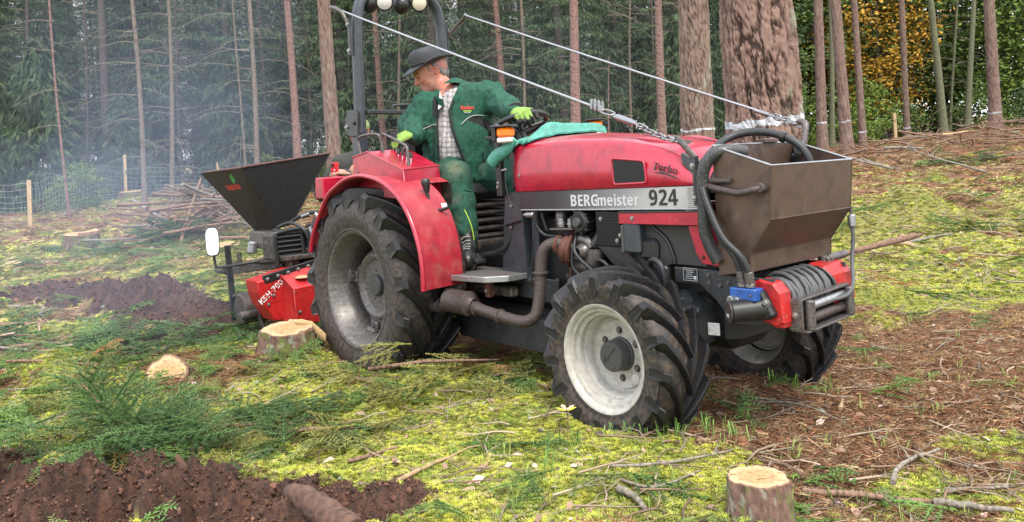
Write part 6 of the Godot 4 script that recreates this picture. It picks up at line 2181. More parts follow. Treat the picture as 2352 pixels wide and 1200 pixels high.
func build_front(T: Node3D) -> void:
	# ---- front frame plates and axle
	for s in [1.0, -1.0]:
		var p := S()
		prism(p, pv([1.93, 0.735, 2.14, 0.735, 2.23, 0.72, 2.40, 0.72, 2.40, 0.560, 2.33, 0.535, 2.20, 0.528, 2.17, 0.575, 2.13, 0.62, 2.06, 0.672, 1.93, 0.672]), minf(s * 0.255, s * 0.275), maxf(s * 0.255, s * 0.275), 0.004)
		part("frame_plate", p, mats.charcoal_paint, T)
		for q in [[2.105, 0.715], [2.11, 0.685], [2.16, 0.675], [2.20, 0.69], [2.22, 0.65], [2.235, 0.585]]:
			bolt(T, Vector3(q[0], q[1], s * 0.2755), Vector3(0, 0, s), 0.007, mats.steel_dull)
	part("frame_floor", box_mesh(Vector3(2.12, 0.700, 0.0), Vector3(0.22, 0.024, 0.50), 0.004), mats.charcoal_paint, T)
	var tp := box_mesh(Vector3(2.018, 0.711, 0.2775), Vector3(0.075, 0.053, 0.004), 0.001)
	var plate := part("type_plate", tp, mats.black_print, T)
	part("plate_rim", tube_mesh(v3([1.983, 0.736, 0.280, 2.053, 0.736, 0.280, 2.053, 0.686, 0.280, 1.983, 0.686, 0.280, 1.983, 0.736, 0.280]), 0.0012, 4), mats.silver_print, plate)
	for i in 5:
		part("print_line", box_mesh(Vector3(2.012 + 0.004 * (i % 2), 0.729 - i * 0.0085, 0.2800), Vector3(0.045 - 0.008 * (i % 3), 0.0022, 0.0012), 0.0003), mats.silver_print, plate)
	part("print_patch", box_mesh(Vector3(2.041, 0.699, 0.2800), Vector3(0.014, 0.014, 0.0012), 0.0003), mats.silver_print, plate)
	var ax := holder("front_axle", T)
	part("beam", tube_mesh(v3([1.765, 0.37, -0.52, 1.765, 0.41, 0.0, 1.765, 0.40, 0.36]), [0.075, 0.10, 0.075], 14), mats.charcoal_clean, ax)
	var diff := S()
	lathe(diff, [Vector2(0, -0.02), Vector2(0.085, 0.0), Vector2(0.105, 0.04), Vector2(0.115, 0.12), Vector2(0.125, 0.20), Vector2(0.10, 0.27), Vector2(0, 0.28)], 22, along(Vector3(2.02, 0.50, 0.17), Vector3(-1, -0.06, 0)))
	part("swivel_housing", diff, mats.charcoal_clean, ax)
	part("housing_rib", box_mesh(Vector3(1.935, 0.565, 0.20), Vector3(0.09, 0.14, 0.12), 0.035), mats.charcoal_clean, ax)
	part("axle_carrier", box_mesh(Vector3(1.95, 0.48, 0.0), Vector3(0.36, 0.20, 0.30), 0.05), mats.engine_black, ax)
	part("bracket_box", box_mesh(Vector3(1.865, 0.695, 0.265), Vector3(0.06, 0.085, 0.04), 0.012), mats.charcoal_clean, ax)
	part("white_label", box_mesh(Vector3(2.10, 0.492, 0.252), Vector3(0.05, 0.05, 0.003), 0.001, Basis(Vector3.UP, 0.25)), mats.white_print, ax)
	part("brake_hose", tube_mesh(curve(v3([1.80, 0.68, 0.24, 1.815, 0.745, 0.29, 1.86, 0.765, 0.31, 1.90, 0.735, 0.315, 1.905, 0.665, 0.31, 1.885, 0.62, 0.30]), 5), 0.013, 8), mats.hose, ax)
	part("hose_ferrule", cyl_mesh(Vector3(1.888, 0.628, 0.30), Vector3(1.872, 0.575, 0.295), 0.015, 10), mats.steel_dull, ax)
	for s in [1.0, -1.0]:
		part("knuckle", box_mesh(Vector3(1.765, 0.375, 0.35 if s > 0 else -0.48), Vector3(0.16, 0.20, 0.10), 0.04), mats.engine_black, ax)
	part("track_rod", tube_mesh(v3([1.93, 0.39, -0.34, 1.93, 0.39, 0.34]), 0.016, 8), mats.steel_dull, ax)
	# ---- steel hopper on the front
	var h := holder("front_hopper", T)
	var w := 0.30
	var out := [Vector2(2.175, 0.722), Vector2(2.175, 1.236), Vector2(2.437, 1.151), Vector2(2.418, 0.948), Vector2(2.322, 0.815), Vector2(2.318, 0.745)]
	var sd := S()
	var side_poly := PackedVector2Array(out)
	prism(sd, side_poly, w - 0.006, w, 0.0015)
	part("side_sheet", sd, mats.hopper_steel, h)
	sd = S()
	prism(sd, side_poly, -w, -w + 0.006, 0.0015)
	part("side_sheet", sd, mats.hopper_steel, h)
	for i in [[0, 1, "back_sheet"], [2, 3, "front_sheet"], [3, 4, "sloping_sheet"], [4, 5, "lower_sheet"], [5, 0, "bottom_sheet"]]:
		var a: Vector2 = out[i[0]]
		var b: Vector2 = out[i[1]]
		var c := (a + b) * 0.5
		var st := S()
		bx(st, Vector3(c.x, c.y, 0), Vector3((b - a).length() - 0.002, 0.005, 2 * w - 0.0125), 0.001, Basis(Vector3.BACK, (b - a).angle()))
		part(i[2], st, mats.hopper_steel, h)
	for s in [1.0, -1.0]:
		var pts := []
		for i in [2, 3, 4, 5]:
			pts.append(Vector3(out[i].x, out[i].y, s * (w - 0.001)))
		part("weld_seam", tube_mesh(pts, 0.0042, 6), mats.hopper_steel, h)
	part("fold_line", tube_mesh([Vector3(out[3].x, out[3].y, -w), Vector3(out[3].x, out[3].y, w)], 0.0042, 6), mats.hopper_steel, h)
	part("fold_line", tube_mesh([Vector3(out[4].x, out[4].y, -w), Vector3(out[4].x, out[4].y, w)], 0.0042, 6), mats.hopper_steel, h)
	for q in [[out[1], out[2], w - 0.003], [out[1], out[2], -w + 0.003]]:
		part("rim_edge", tube_mesh([Vector3(q[0].x, q[0].y, q[2]), Vector3(q[1].x, q[1].y, q[2])], 0.0045, 6), mats.alloy, h)
	for i in [1, 2]:
		part("rim_edge", tube_mesh([Vector3(out[i].x, out[i].y, -w), Vector3(out[i].x, out[i].y, w)], 0.0045, 6), mats.alloy, h)
	part("catch", box_mesh(Vector3(2.175, 1.246, -0.10), Vector3(0.03, 0.02, 0.10), 0.004), mats.hopper_steel, h)
	part("grip_rod", tube_mesh(curve(v3([2.155, 1.078, 0.318, 2.20, 1.068, 0.330, 2.30, 1.052, 0.345, 2.335, 1.052, 0.350, 2.37, 1.06, 0.345, 2.40, 1.068, 0.322]), 4), 0.0135, 10), mats.rust_pipe, h)
	part("grip_end", cyl_mesh(Vector3(2.398, 1.066, 0.300), Vector3(2.402, 1.070, 0.335), 0.019, 12), mats.rust_pipe, h)
	part("grip_stub", tube_mesh([Vector3(2.165, 1.095, 0.312), Vector3(2.26, 1.095, 0.306)], 0.012, 8), mats.rust_pipe, h)
	part("side_marker", lathe_mesh([Vector2(0.034, 0), Vector2(0.036, 0.012), Vector2(0.026, 0.024), Vector2(0, 0.028)], 20, along(Vector3(2.33, 1.045, -w), Vector3(0.3, 0, -1))), mats.orange_lens, h)
	# ---- bent guard tubes beside the bonnet's nose
	for s in [1.0, -1.0]:
		var g := holder("nose_guard", T)
		part("bow", tube_mesh(curve(v3([2.26, 1.205, s * 0.20, 2.22, 1.214, s * 0.27, 2.19, 1.204, s * 0.305, 2.155, 1.160, s * 0.325, 2.140, 1.10, s * 0.328, 2.138, 0.97, s * 0.325, 2.135, 0.90, s * 0.322, 2.15, 0.84, s * 0.315, 2.18, 0.775, s * 0.305]), 4), 0.0255, 12), mats.guard_paint, g)
		part("bow_bracket", box_mesh(Vector3(2.112, 1.10, s * 0.330), Vector3(0.016, 0.20, 0.03), 0.003), mats.charcoal_paint, g)
		for y in [1.03, 1.16]:
			bolt(g, Vector3(2.108, y, s * 0.345), Vector3(0, 0, s), 0.008)
		part("inner_tube", tube_mesh(curve(v3([2.21, 1.18, s * 0.24, 2.17, 1.12, s * 0.29, 2.165, 1.05, s * 0.30]), 4), 0.011, 8), mats.charcoal_clean, g)
	# ---- hydraulic hoses and valve
	part("hydraulic_hose", tube_mesh(curve(v3([2.10, 1.20, 0.22, 2.09, 1.255, 0.10, 2.14, 1.282, 0.03, 2.24, 1.278, -0.01, 2.34, 1.235, -0.03, 2.39, 1.17, -0.04, 2.40, 1.08, -0.05]), 5), 0.0165, 10), mats.hose, T)
	part("hose_tie", cyl_mesh(Vector3(2.285, 1.262, -0.018), Vector3(2.305, 1.254, -0.022), 0.024, 12), mats.black_plastic, T)
	for q in [[2.145, 1.06, 0.318, 2.17, 0.98, 0.332, 2.22, 0.88, 0.340, 2.275, 0.815, 0.338, 2.292, 0.765, 0.330, 2.294, 0.735, 0.325], [2.150, 1.07, 0.345, 2.19, 0.985, 0.358, 2.25, 0.88, 0.365, 2.31, 0.815, 0.350, 2.328, 0.765, 0.335, 2.330, 0.735, 0.328]]:
		part("hydraulic_hose", tube_mesh(curve(v3(q), 5), 0.0135, 10), mats.hose, T)
	for x in [2.294, 2.330]:
		part("hose_ferrule", cyl_mesh(Vector3(x, 0.700, 0.322), Vector3(x, 0.752, 0.327), 0.0185, 12), mats.steel_dull, T)
		part("hose_nut", cyl_mesh(Vector3(x, 0.690, 0.321), Vector3(x, 0.708, 0.322), 0.021, 6), mats.zinc, T)
	var wn := holder("winch", T)
	part("valve_block", box_mesh(Vector3(2.310, 0.665, 0.318), Vector3(0.115, 0.046, 0.06), 0.004), mats.blue_paint, wn)
	part("valve_screw", cyl_mesh(Vector3(2.345, 0.665, 0.347), Vector3(2.345, 0.665, 0.351), 0.006, 10), mats.steel_dull, wn)
	part("valve_nut", cyl_mesh(Vector3(2.268, 0.645, 0.345), Vector3(2.268, 0.645, 0.372), 0.016, 6), mats.zinc, wn)
	part("valve_nut", cyl_mesh(Vector3(2.292, 0.643, 0.345), Vector3(2.292, 0.643, 0.366), 0.014, 6), mats.zinc, wn)
	var mo := S()
	cyl(mo, Vector3(2.285, 0.605, 0.40), Vector3(2.375, 0.610, 0.27), 0.042, 22, 0.006)
	part("motor", mo, mats.black_paint, wn)
	part("motor_cap", lathe_mesh([Vector2(0.040, 0), Vector2(0.040, 0.004), Vector2(0.028, 0.005), Vector2(0.027, 0.002), Vector2(0, 0.002)], 22, along(Vector3(2.2848, 0.605, 0.4003), Vector3(-0.09, -0.005, 0.13))), mats.rust_pipe, wn)
	part("motor_label", box_mesh(Vector3(2.282, 0.592, 0.405), Vector3(0.022, 0.012, 0.003), 0.001, Basis(Vector3.UP, -0.6)), mats.silver_print, wn)
	part("motor_flange", box_mesh(Vector3(2.375, 0.625, 0.295), Vector3(0.05, 0.11, 0.04), 0.01, Basis(Vector3.BACK, 0.5)), mats.black_paint, wn)
	bolt(wn, Vector3(2.392, 0.638, 0.315), Vector3(0, 0, 1), 0.011)
	# red end housings
	for q in [[0.285, 0.215, 2.375, 0.0], [-0.12, -0.30, 2.352, 0.012]]:
		var e := S()
		var x0: float = q[2]
		var dy: float = q[3]
		prism(e, pv([x0 - 0.075, 0.575 + dy, x0 - 0.085, 0.690 + dy, x0 - 0.03, 0.718 + dy, x0 + 0.03, 0.708 + dy, x0 + 0.062, 0.672 + dy, x0 + 0.070, 0.560 + dy, x0 + 0.035, 0.540 + dy]), minf(q[0], q[1]), maxf(q[0], q[1]), 0.008)
		part("end_housing", e, mats.red_machine, wn)
		for k in [[0.050, 0.655], [0.052, 0.60]]:
			bolt(wn, Vector3(x0 + k[0] - 0.01, k[1] + dy + 0.02, maxf(q[0], q[1]) - 0.018), Vector3(1, 0.5, 0), 0.004, mats.steel_dull)
	var foot := S()
	bx(foot, Vector3(2.415, 0.590, 0.25), Vector3(0.05, 0.10, 0.055), 0.004)
	part("foot", foot, mats.red_machine, wn)
	part("drum", cyl_mesh(Vector3(2.365, 0.630, 0.215), Vector3(2.335, 0.625, -0.13), 0.060, 24), mats.black_paint, wn)
	part("drum_flange", cyl_mesh(Vector3(2.340, 0.626, -0.110), Vector3(2.338, 0.6255, -0.128), 0.095, 28), mats.black_paint, wn)
	var rope := []
	for i in 15 * 14:
		var t := i / 14.0
		var a := TAU * t
		var z := 0.205 - t * 0.0215
		var rr := 0.079 + 0.004 * sin(t * 2.3) + 0.003 * sin(a * 2.0 + t)
		rope.append(Vector3(2.365 - (0.215 - z) * 0.087 + cos(a) * rr, 0.630 + sin(a) * rr, z + 0.006 * sin(a + t * 5.0)))
	part("rope", tube_mesh(rope, 0.0105, 7), mats.rope, wn)
	var rope2 := []
	for i in 5 * 14:
		var t := i / 14.0
		var a := TAU * t
		var z := 0.17 - t * 0.055
		rope2.append(Vector3(2.362 - (0.215 - z) * 0.087 + cos(a) * 0.094, 0.632 + sin(a) * 0.094, z))
	part("rope_top_layer", tube_mesh(rope2, 0.0095, 7), mats.rope, wn)
	# fairlead frame with rollers
	var fx := Transform3D(Basis(Vector3.UP, deg_to_rad(5.0)), Vector3(2.440, 0.585, 0.02))
	var fl := holder("fairlead", wn, fx)
	for z in [0.205, -0.205]:
		part("cheek", box_mesh(Vector3(0.0, 0.0, z), Vector3(0.055, 0.115, 0.012), 0.002), mats.steel_dull, fl)
		bolt(fl, Vector3(0.0, 0.0, z + 0.007 * signf(z)), Vector3(0, 0, signf(z)), 0.009)
	var zs := [0.165, -0.19]
	for z in zs:
		part("upright_roller", cyl_mesh(Vector3(0.035, -0.058, z), Vector3(0.035, 0.052, z), 0.0205, 16), mats.steel_dull, fl)
	part("level_roller", cyl_mesh(Vector3(0.012, 0.022, -0.19), Vector3(0.012, 0.022, 0.165), 0.018, 16), mats.alloy, fl)
	part("level_roller", cyl_mesh(Vector3(0.012, -0.026, -0.19), Vector3(0.012, -0.026, 0.165), 0.018, 16), mats.rust_pipe, fl)
	part("top_plate", box_mesh(Vector3(0.005, 0.058, -0.01), Vector3(0.05, 0.008, 0.42), 0.002), mats.steel_dull, fl)
	part("bottom_plate", box_mesh(Vector3(0.01, -0.062, -0.01), Vector3(0.07, 0.008, 0.42), 0.002), mats.steel_dull, fl)
	# the loose cable end hooked to the hopper
	part("hook_cable", tube_mesh(curve(v3([2.45, 0.600, -0.04, 2.478, 0.612, -0.12, 2.462, 0.645, -0.20, 2.436, 0.70, -0.255, 2.424, 0.76, -0.285, 2.424, 0.82, -0.300, 2.420, 0.87, -0.303]), 5), 0.0085, 8), mats.rope, wn)
	part("cable_sleeve", cyl_mesh(Vector3(2.420, 0.865, -0.303), Vector3(2.419, 0.918, -0.304), 0.0165, 12, 0.005), mats.alloy, wn)
	part("hook_eye", tube_mesh([Vector3(2.419, 0.915, -0.304), Vector3(2.418, 0.95, -0.303)], 0.007, 6), mats.steel_dull, wn)
	# pivoting marker bar pointing off to the far side
	var mb := holder("marker_bar", T)
	part("pivot", cyl_mesh(Vector3(2.33, 0.690, -0.22), Vector3(2.33, 0.750, -0.22), 0.017, 12), mats.steel_dull, mb)
	part("fork", box_mesh(Vector3(2.33, 0.730, -0.235), Vector3(0.05, 0.03, 0.05), 0.004), mats.steel_dull, mb)
	part("socket", tube_mesh([Vector3(2.335, 0.733, -0.245), Vector3(2.345, 0.742, -0.37)], 0.017, 10), mats.steel_dull, mb)
	var bar := S()
	tube(bar, [Vector3(2.345, 0.742, -0.36), Vector3(2.352, 0.748, -0.62), Vector3(2.368, 0.755, -0.82), Vector3(2.385, 0.760, -0.93), Vector3(2.40, 0.763, -1.0)], [0.012, 0.016, 0.018, 0.016, 0.006], 6, true, 0.5)
	part("bar", bar, mats.stick, mb)


# ---------------------------------------------------------------- the planting machine behind the tractor
func build_planter() -> void:
	var P := thing("planting_machine", "planting machine with black funnel hopper, red tiller hood and round mirror behind the tractor", "planting machine")
	P.transform = tractor_frame()
	var h := holder("seed_hopper", P)
	var top := [Vector3(-1.70, 1.253, 0.642), Vector3(-1.70, 1.333, -0.069), Vector3(-2.53, 1.305, -0.10), Vector3(-2.53, 1.226, 0.64)]
	var low := [Vector3(-1.78, 0.789, 0.345), Vector3(-1.78, 0.80, 0.235), Vector3(-2.16, 0.74, 0.21), Vector3(-2.16, 0.728, 0.343)]
	for i in 4:
		var j := (i + 1) % 4
		var mid: Vector3 = (top[i] + top[j] + low[i] + low[j]) / 4.0
		var n: Vector3 = (top[j] - top[i]).cross(low[i] - top[i]).normalized() * 0.004
		if n.dot(mid - Vector3(-2.05, 1.0, 0.28)) > 0.0:
			n = -n
		var st := S()
		hexa(st, [low[i], low[j], low[j] + n, low[i] + n, top[i], top[j], top[j] + n, top[i] + n])
		part("sheet", st, mats.hopper_black if i != 3 else mats.hopper_brown, h)
		part("rim_edge", tube_mesh([top[i], top[j]], 0.008, 6), mats.rust_edge, h)
		part("corner_weld", tube_mesh([top[i], low[i]], 0.006, 6), mats.hopper_black, h)
	# print on the narrow side sheet
	var a: Vector3 = top[3].lerp(top[0], 0.5)
	var right: Vector3 = (top[0] - top[3]).normalized()
	var down: Vector3 = ((low[3] + low[0]) * 0.5 - a).normalized()
	var nn := right.cross(-down).normalized()
	var bs := Basis(right, -down, nn)
	text("lettering", "BADER", 0.060, mats.red_print, h, Transform3D(bs, a + down * 0.17 + nn * 0.003), "Droid Sans", 800)
	text("lettering", "pflanztechnik", 0.032, mats.green_print, h, Transform3D(bs, a + down * 0.235 + right * 0.04 + nn * 0.003))
	var leaf := S()
	prism(leaf, pv([-0.05, 0.0, 0.02, 0.02, 0.05, 0.09, -0.02, 0.07]), 0.001, 0.003, 0.0005, Transform3D(bs, a + down * 0.13 + right * 0.10))
	part("green_emblem", leaf, mats.green_print, h)
	# engine with its grille, pump and hoses
	var e := holder("motor", P)
	part("mount", box_mesh(Vector3(-1.86, 0.70, 0.36), Vector3(0.36, 0.13, 0.22), 0.01), mats.steel_dull, e)
	part("case", box_mesh(Vector3(-1.55, 0.665, 0.42), Vector3(0.26, 0.22, 0.22), 0.03), mats.black_dusty, e)
	var fr := S()
	tube(fr, curve(v3([-1.405, 0.55, 0.53, -1.405, 0.745, 0.545, -1.405, 0.775, 0.52, -1.405, 0.79, 0.38, -1.405, 0.77, 0.345, -1.405, 0.58, 0.33, -1.405, 0.55, 0.35, -1.405, 0.54, 0.51, -1.405, 0.55, 0.53]), 4), 0.018, 8)
	part("grille_frame", fr, mats.black_plastic, e)
	for i in 6:
		part("grille_bar", box_mesh(Vector3(-1.405, 0.575 + i * 0.034, 0.435), Vector3(0.012, 0.010, 0.20), 0.003), mats.hub_grey, e)
	part("cooler", box_mesh(Vector3(-1.43, 0.665, 0.435), Vector3(0.03, 0.20, 0.18), 0.005), mats.engine_black, e)
	part("pump", cyl_mesh(Vector3(-1.40, 0.70, 0.30), Vector3(-1.40, 0.69, 0.16), 0.065, 18, 0.012), mats.black_dusty, e)
	part("pump_flange", cyl_mesh(Vector3(-1.40, 0.70, 0.305), Vector3(-1.40, 0.70, 0.285), 0.085, 14, 0.004), mats.hub_grey, e)
	part("tank", box_mesh(Vector3(-1.52, 0.60, 0.22), Vector3(0.30, 0.14, 0.20), 0.03), mats.black_plastic, e)
	part("bracket", box_mesh(Vector3(-1.40, 0.62, 0.27), Vector3(0.02, 0.16, 0.06), 0.004), mats.black_paint, e)
	for q in [[-1.55, 0.83, 0.36, -1.45, 0.885, 0.30, -1.35, 0.90, 0.24, -1.20, 0.85, 0.20, -0.9, 0.80, 0.18], [-1.62, 0.80, 0.42, -1.48, 0.835, 0.39, -1.38, 0.79, 0.34, -1.36, 0.72, 0.31], [-1.45, 0.80, 0.28, -1.36, 0.815, 0.22, -1.22, 0.80, 0.20, -0.95, 0.78, 0.20], [-1.42, 0.74, 0.33, -1.37, 0.79, 0.28, -1.36, 0.86, 0.25]]:
		part("hydraulic_hose", tube_mesh(curve(v3(q), 5), 0.014, 8), mats.hose, e)
	for q in [[-1.36, 0.895, 0.245, -1.33, 0.86, 0.235], [-1.40, 0.89, 0.27, -1.46, 0.875, 0.305], [-1.37, 0.80, 0.29, -1.36, 0.76, 0.285]]:
		part("fitting", cyl_mesh(Vector3(q[0], q[1], q[2]), Vector3(q[3], q[4], q[5]), 0.019, 8), mats.zinc, e)
	part("canister", cyl_mesh(Vector3(-1.93, 0.60, 0.50), Vector3(-1.92, 0.69, 0.49), 0.035, 16, 0.01), mats.alloy, e)
	# frame
	var f := holder("frame", P)
	var bm := S()
	bx(bm, Vector3(-1.93, 0.498, 0.45), Vector3(1.28, 0.075, 0.06), 0.006, Basis(Vector3.BACK, 0.12))
	part("beam", bm, mats.black_dusty, f)
	bm = S()
	bx(bm, Vector3(-1.90, 0.52, 0.10), Vector3(1.20, 0.075, 0.06), 0.006, Basis(Vector3.BACK, 0.12))
	part("beam", bm, mats.black_dusty, f)
	bm = S()
	bx(bm, Vector3(-1.55, 0.575, 0.36), Vector3(0.62, 0.035, 0.32), 0.006, Basis(Vector3.BACK, 0.10))
	part("carrier", bm, mats.black_dusty, f)
	bm = S()
	bx(bm, Vector3(-1.215, 0.520, 0.52), Vector3(0.022, 0.062, 0.42), 0.004, Basis(Vector3.RIGHT, 0.17))
	part("bolted_rail", bm, mats.black_paint, f)
	for i in 5:
		bolt(f, Vector3(-1.203, 0.490 + i * 0.013, 0.70 - i * 0.075), Vector3(1, 0, 0), 0.010)
	part("crossbar", box_mesh(Vector3(-2.52, 0.44, 0.28), Vector3(0.06, 0.06, 0.46), 0.006), mats.black_dusty, f)
	part("beam_end", box_mesh(Vector3(-2.60, 0.415, 0.50), Vector3(0.12, 0.03, 0.04), 0.005), mats.black_dusty, f)
	part("lug_plate", box_mesh(Vector3(-2.20, 0.54, 0.49), Vector3(0.075, 0.11, 0.012), 0.003), mats.black_dusty, f)
	var leg := S()
	bx(leg, Vector3(-1.93, 0.40, 0.67), Vector3(0.016, 0.56, 0.045), 0.003, Basis(Vector3.RIGHT, 0.06))
	part("toothed_leg", leg, mats.charcoal_paint, f)
	for i in 9:
		part("leg_hole", box_mesh(Vector3(-1.921, 0.47 + i * 0.022, 0.680 + i * 0.0012), Vector3(0.003, 0.010, 0.018), 0.001), mats.black_print, f)
	part("lower_bar", tube_mesh([Vector3(-1.91, 0.30, 0.66), Vector3(-1.50, 0.37, 0.63)], 0.018, 8), mats.black_dusty, f)
	part("brace", tube_mesh([Vector3(-1.72, 0.47, 0.56), Vector3(-1.42, 0.36, 0.63)], 0.013, 8), mats.black_dusty, f)
	part("hitch_arm", tube_mesh([Vector3(-1.2, 0.45, 0.30), Vector3(-0.3, 0.40, 0.26)], 0.03, 8), mats.black_dusty, f)
	part("hitch_arm", tube_mesh([Vector3(-1.2, 0.45, -0.30), Vector3(-0.3, 0.40, -0.26)], 0.03, 8), mats.black_dusty, f)
	part("top_link", tube_mesh([Vector3(-1.45, 0.80, 0.05), Vector3(-0.3, 0.75, 0.0)], 0.022, 8), mats.black_dusty, f)
	# red tiller hood
	var t := holder("tiller", P)
	var hood := S()
	# front outline in z, y pushed back along x
	var xf := Transform3D(Basis(Vector3(0, 0, 1), Vector3(0, 1, 0), Vector3(1, 0, 0)), Vector3.ZERO)
	prism(hood, pv([0.775, 0.480, 0.39, 0.555, 0.37, 0.16, 0.66, 0.20, 0.735, 0.315, 0.765, 0.40]), -1.40, -1.205, 0.010, xf)
	part("hood", hood, mats.red_machine, t)
	var sg := S()
	hexa(sg, [Vector3(-1.21, 0.19, 0.60), Vector3(-1.21, 0.17, 0.372), Vector3(-1.06, 0.165, 0.372), Vector3(-1.07, 0.20, 0.56), Vector3(-1.21, 0.50, 0.60), Vector3(-1.21, 0.545, 0.385), Vector3(-1.06, 0.43, 0.385), Vector3(-1.07, 0.415, 0.575)])
	part("gear_cover", sg, mats.red_machine, t)
	part("cover_edge", tube_mesh([Vector3(-1.206, 0.505, 0.603), Vector3(-1.067, 0.418, 0.578), Vector3(-1.067, 0.20, 0.563)], 0.006, 6), mats.red_machine, t)
	part("hood_edge", tube_mesh(v3([-1.202, 0.345, 0.745, -1.202, 0.43, 0.63, -1.202, 0.50, 0.60]), 0.005, 6), mats.red_machine, t)
	part("needle_heap", lathe_mesh([Vector2(0.05, 0), Vector2(0.03, 0.012), Vector2(0, 0.016)], 9, Transform3D(Basis(), Vector3(-1.14, 0.478, 0.48))), mats.stick_peeled, t)
	for q in [[-1.202, 0.375, 0.66], [-1.202, 0.32, 0.70], [-1.066, 0.35, 0.40], [-1.066, 0.26, 0.54]]:
		bolt(t, Vector3(q[0], q[1], q[2]), Vector3(1, 0, 0), 0.008)
	text("lettering", "KSH 700", 0.040, mats.white_print, t, Transform3D(Basis(Vector3.UP, PI / 2) * Basis(Vector3.BACK, 0.66), Vector3(-1.2015, 0.400, 0.680)), "Droid Sans", 800)
	part("packing_roll", cyl_mesh(Vector3(-1.66, 0.24, 0.72), Vector3(-1.66, 0.25, 0.30), 0.11, 20, 0.01), mats.rust_pipe, t)
	part("rotor_shaft", cyl_mesh(Vector3(-1.5, 0.22, 0.78), Vector3(-1.5, 0.24, 0.30), 0.03, 12), mats.steel_dull, t)
	for i in 8:
		var an := TAU * i / 8.0
		part("tine", box_mesh(Vector3(-1.5 + cos(an) * 0.12, 0.23 + sin(an) * 0.12, 0.38 + 0.04 * i), Vector3(0.20, 0.045, 0.010), 0.003, Basis(Vector3.BACK, an)), mats.rust_pipe, t)
	# mirror
	var m := holder("mirror", P, Transform3D(Basis.looking_at(-Vector3(0.90, 0.10, 0.40), Vector3(-0.06, 1, 0)), Vector3(-1.90, 0.722, 0.806)))
	var poly := PackedVector2Array()
	for i in 28:
		var an := TAU * i / 28.0
		var c := Vector2(signf(cos(an)) * pow(absf(cos(an)), 0.55), signf(sin(an)) * pow(absf(sin(an)), 0.55))
		poly.append(Vector2(c.x * 0.047, c.y * 0.108))
	var sh := S()
	prism(sh, poly, -0.02, 0.012, 0.008)
	part("shell", sh, mats.black_plastic, m)
	var gl := S()
	var small := PackedVector2Array()
	for q in poly:
		small.append(q * 0.92)
	prism(gl, small, 0.010, 0.014, 0.001)
	part("glass", gl, mats.mirror_face, m)
	part("mirror_stalk", tube_mesh(curve(v3([-1.91, 0.70, 0.80, -1.915, 0.60, 0.792, -1.91, 0.545, 0.785, -1.90, 0.53, 0.77, -1.80, 0.545, 0.60, -1.75, 0.56, 0.47]), 4), 0.010, 8), mats.black_paint, P)


# ---------------------------------------------------------------- people: limbs as tapered capsules joined smoothly, meshed as surface nets
# bone: [a, b, radius a, radius b, blend, (flattening axis, factor)]
func bone_d(p: Vector3, B: Array) -> float:
	var pa: Vector3 = p - B[0]
	var ba: Vector3 = B[1] - B[0]
	if B.size() > 5:
		var ax: Vector3 = B[5]
		var q: float = 1.0 / B[6] - 1.0
		pa += ax * (pa.dot(ax) * q)
		ba += ax * (ba.dot(ax) * q)
	var h := clampf(pa.dot(ba) / maxf(ba.dot(ba), 1e-9), 0.0, 1.0)
	return (pa - ba * h).length() - lerpf(B[2], B[3], h)


func field_at(p: Vector3, bones: Array) -> float:
	var d := 10.0
	for B in bones:
		var e := bone_d(p, B)
		var k: float = B[4]
		var h := maxf(k - absf(d - e), 0.0) / k
		d = minf(d, e) - h * h * k * 0.25
	return d


# first point on the surface along a line
func snap(p: Vector3, dir: Vector3, bones: Array) -> Vector3:
	for i in 60:
		var d := field_at(p, bones)
		if d < 0.0006:
			break
		p += dir * maxf(d * 0.8, 0.0006)
	return p


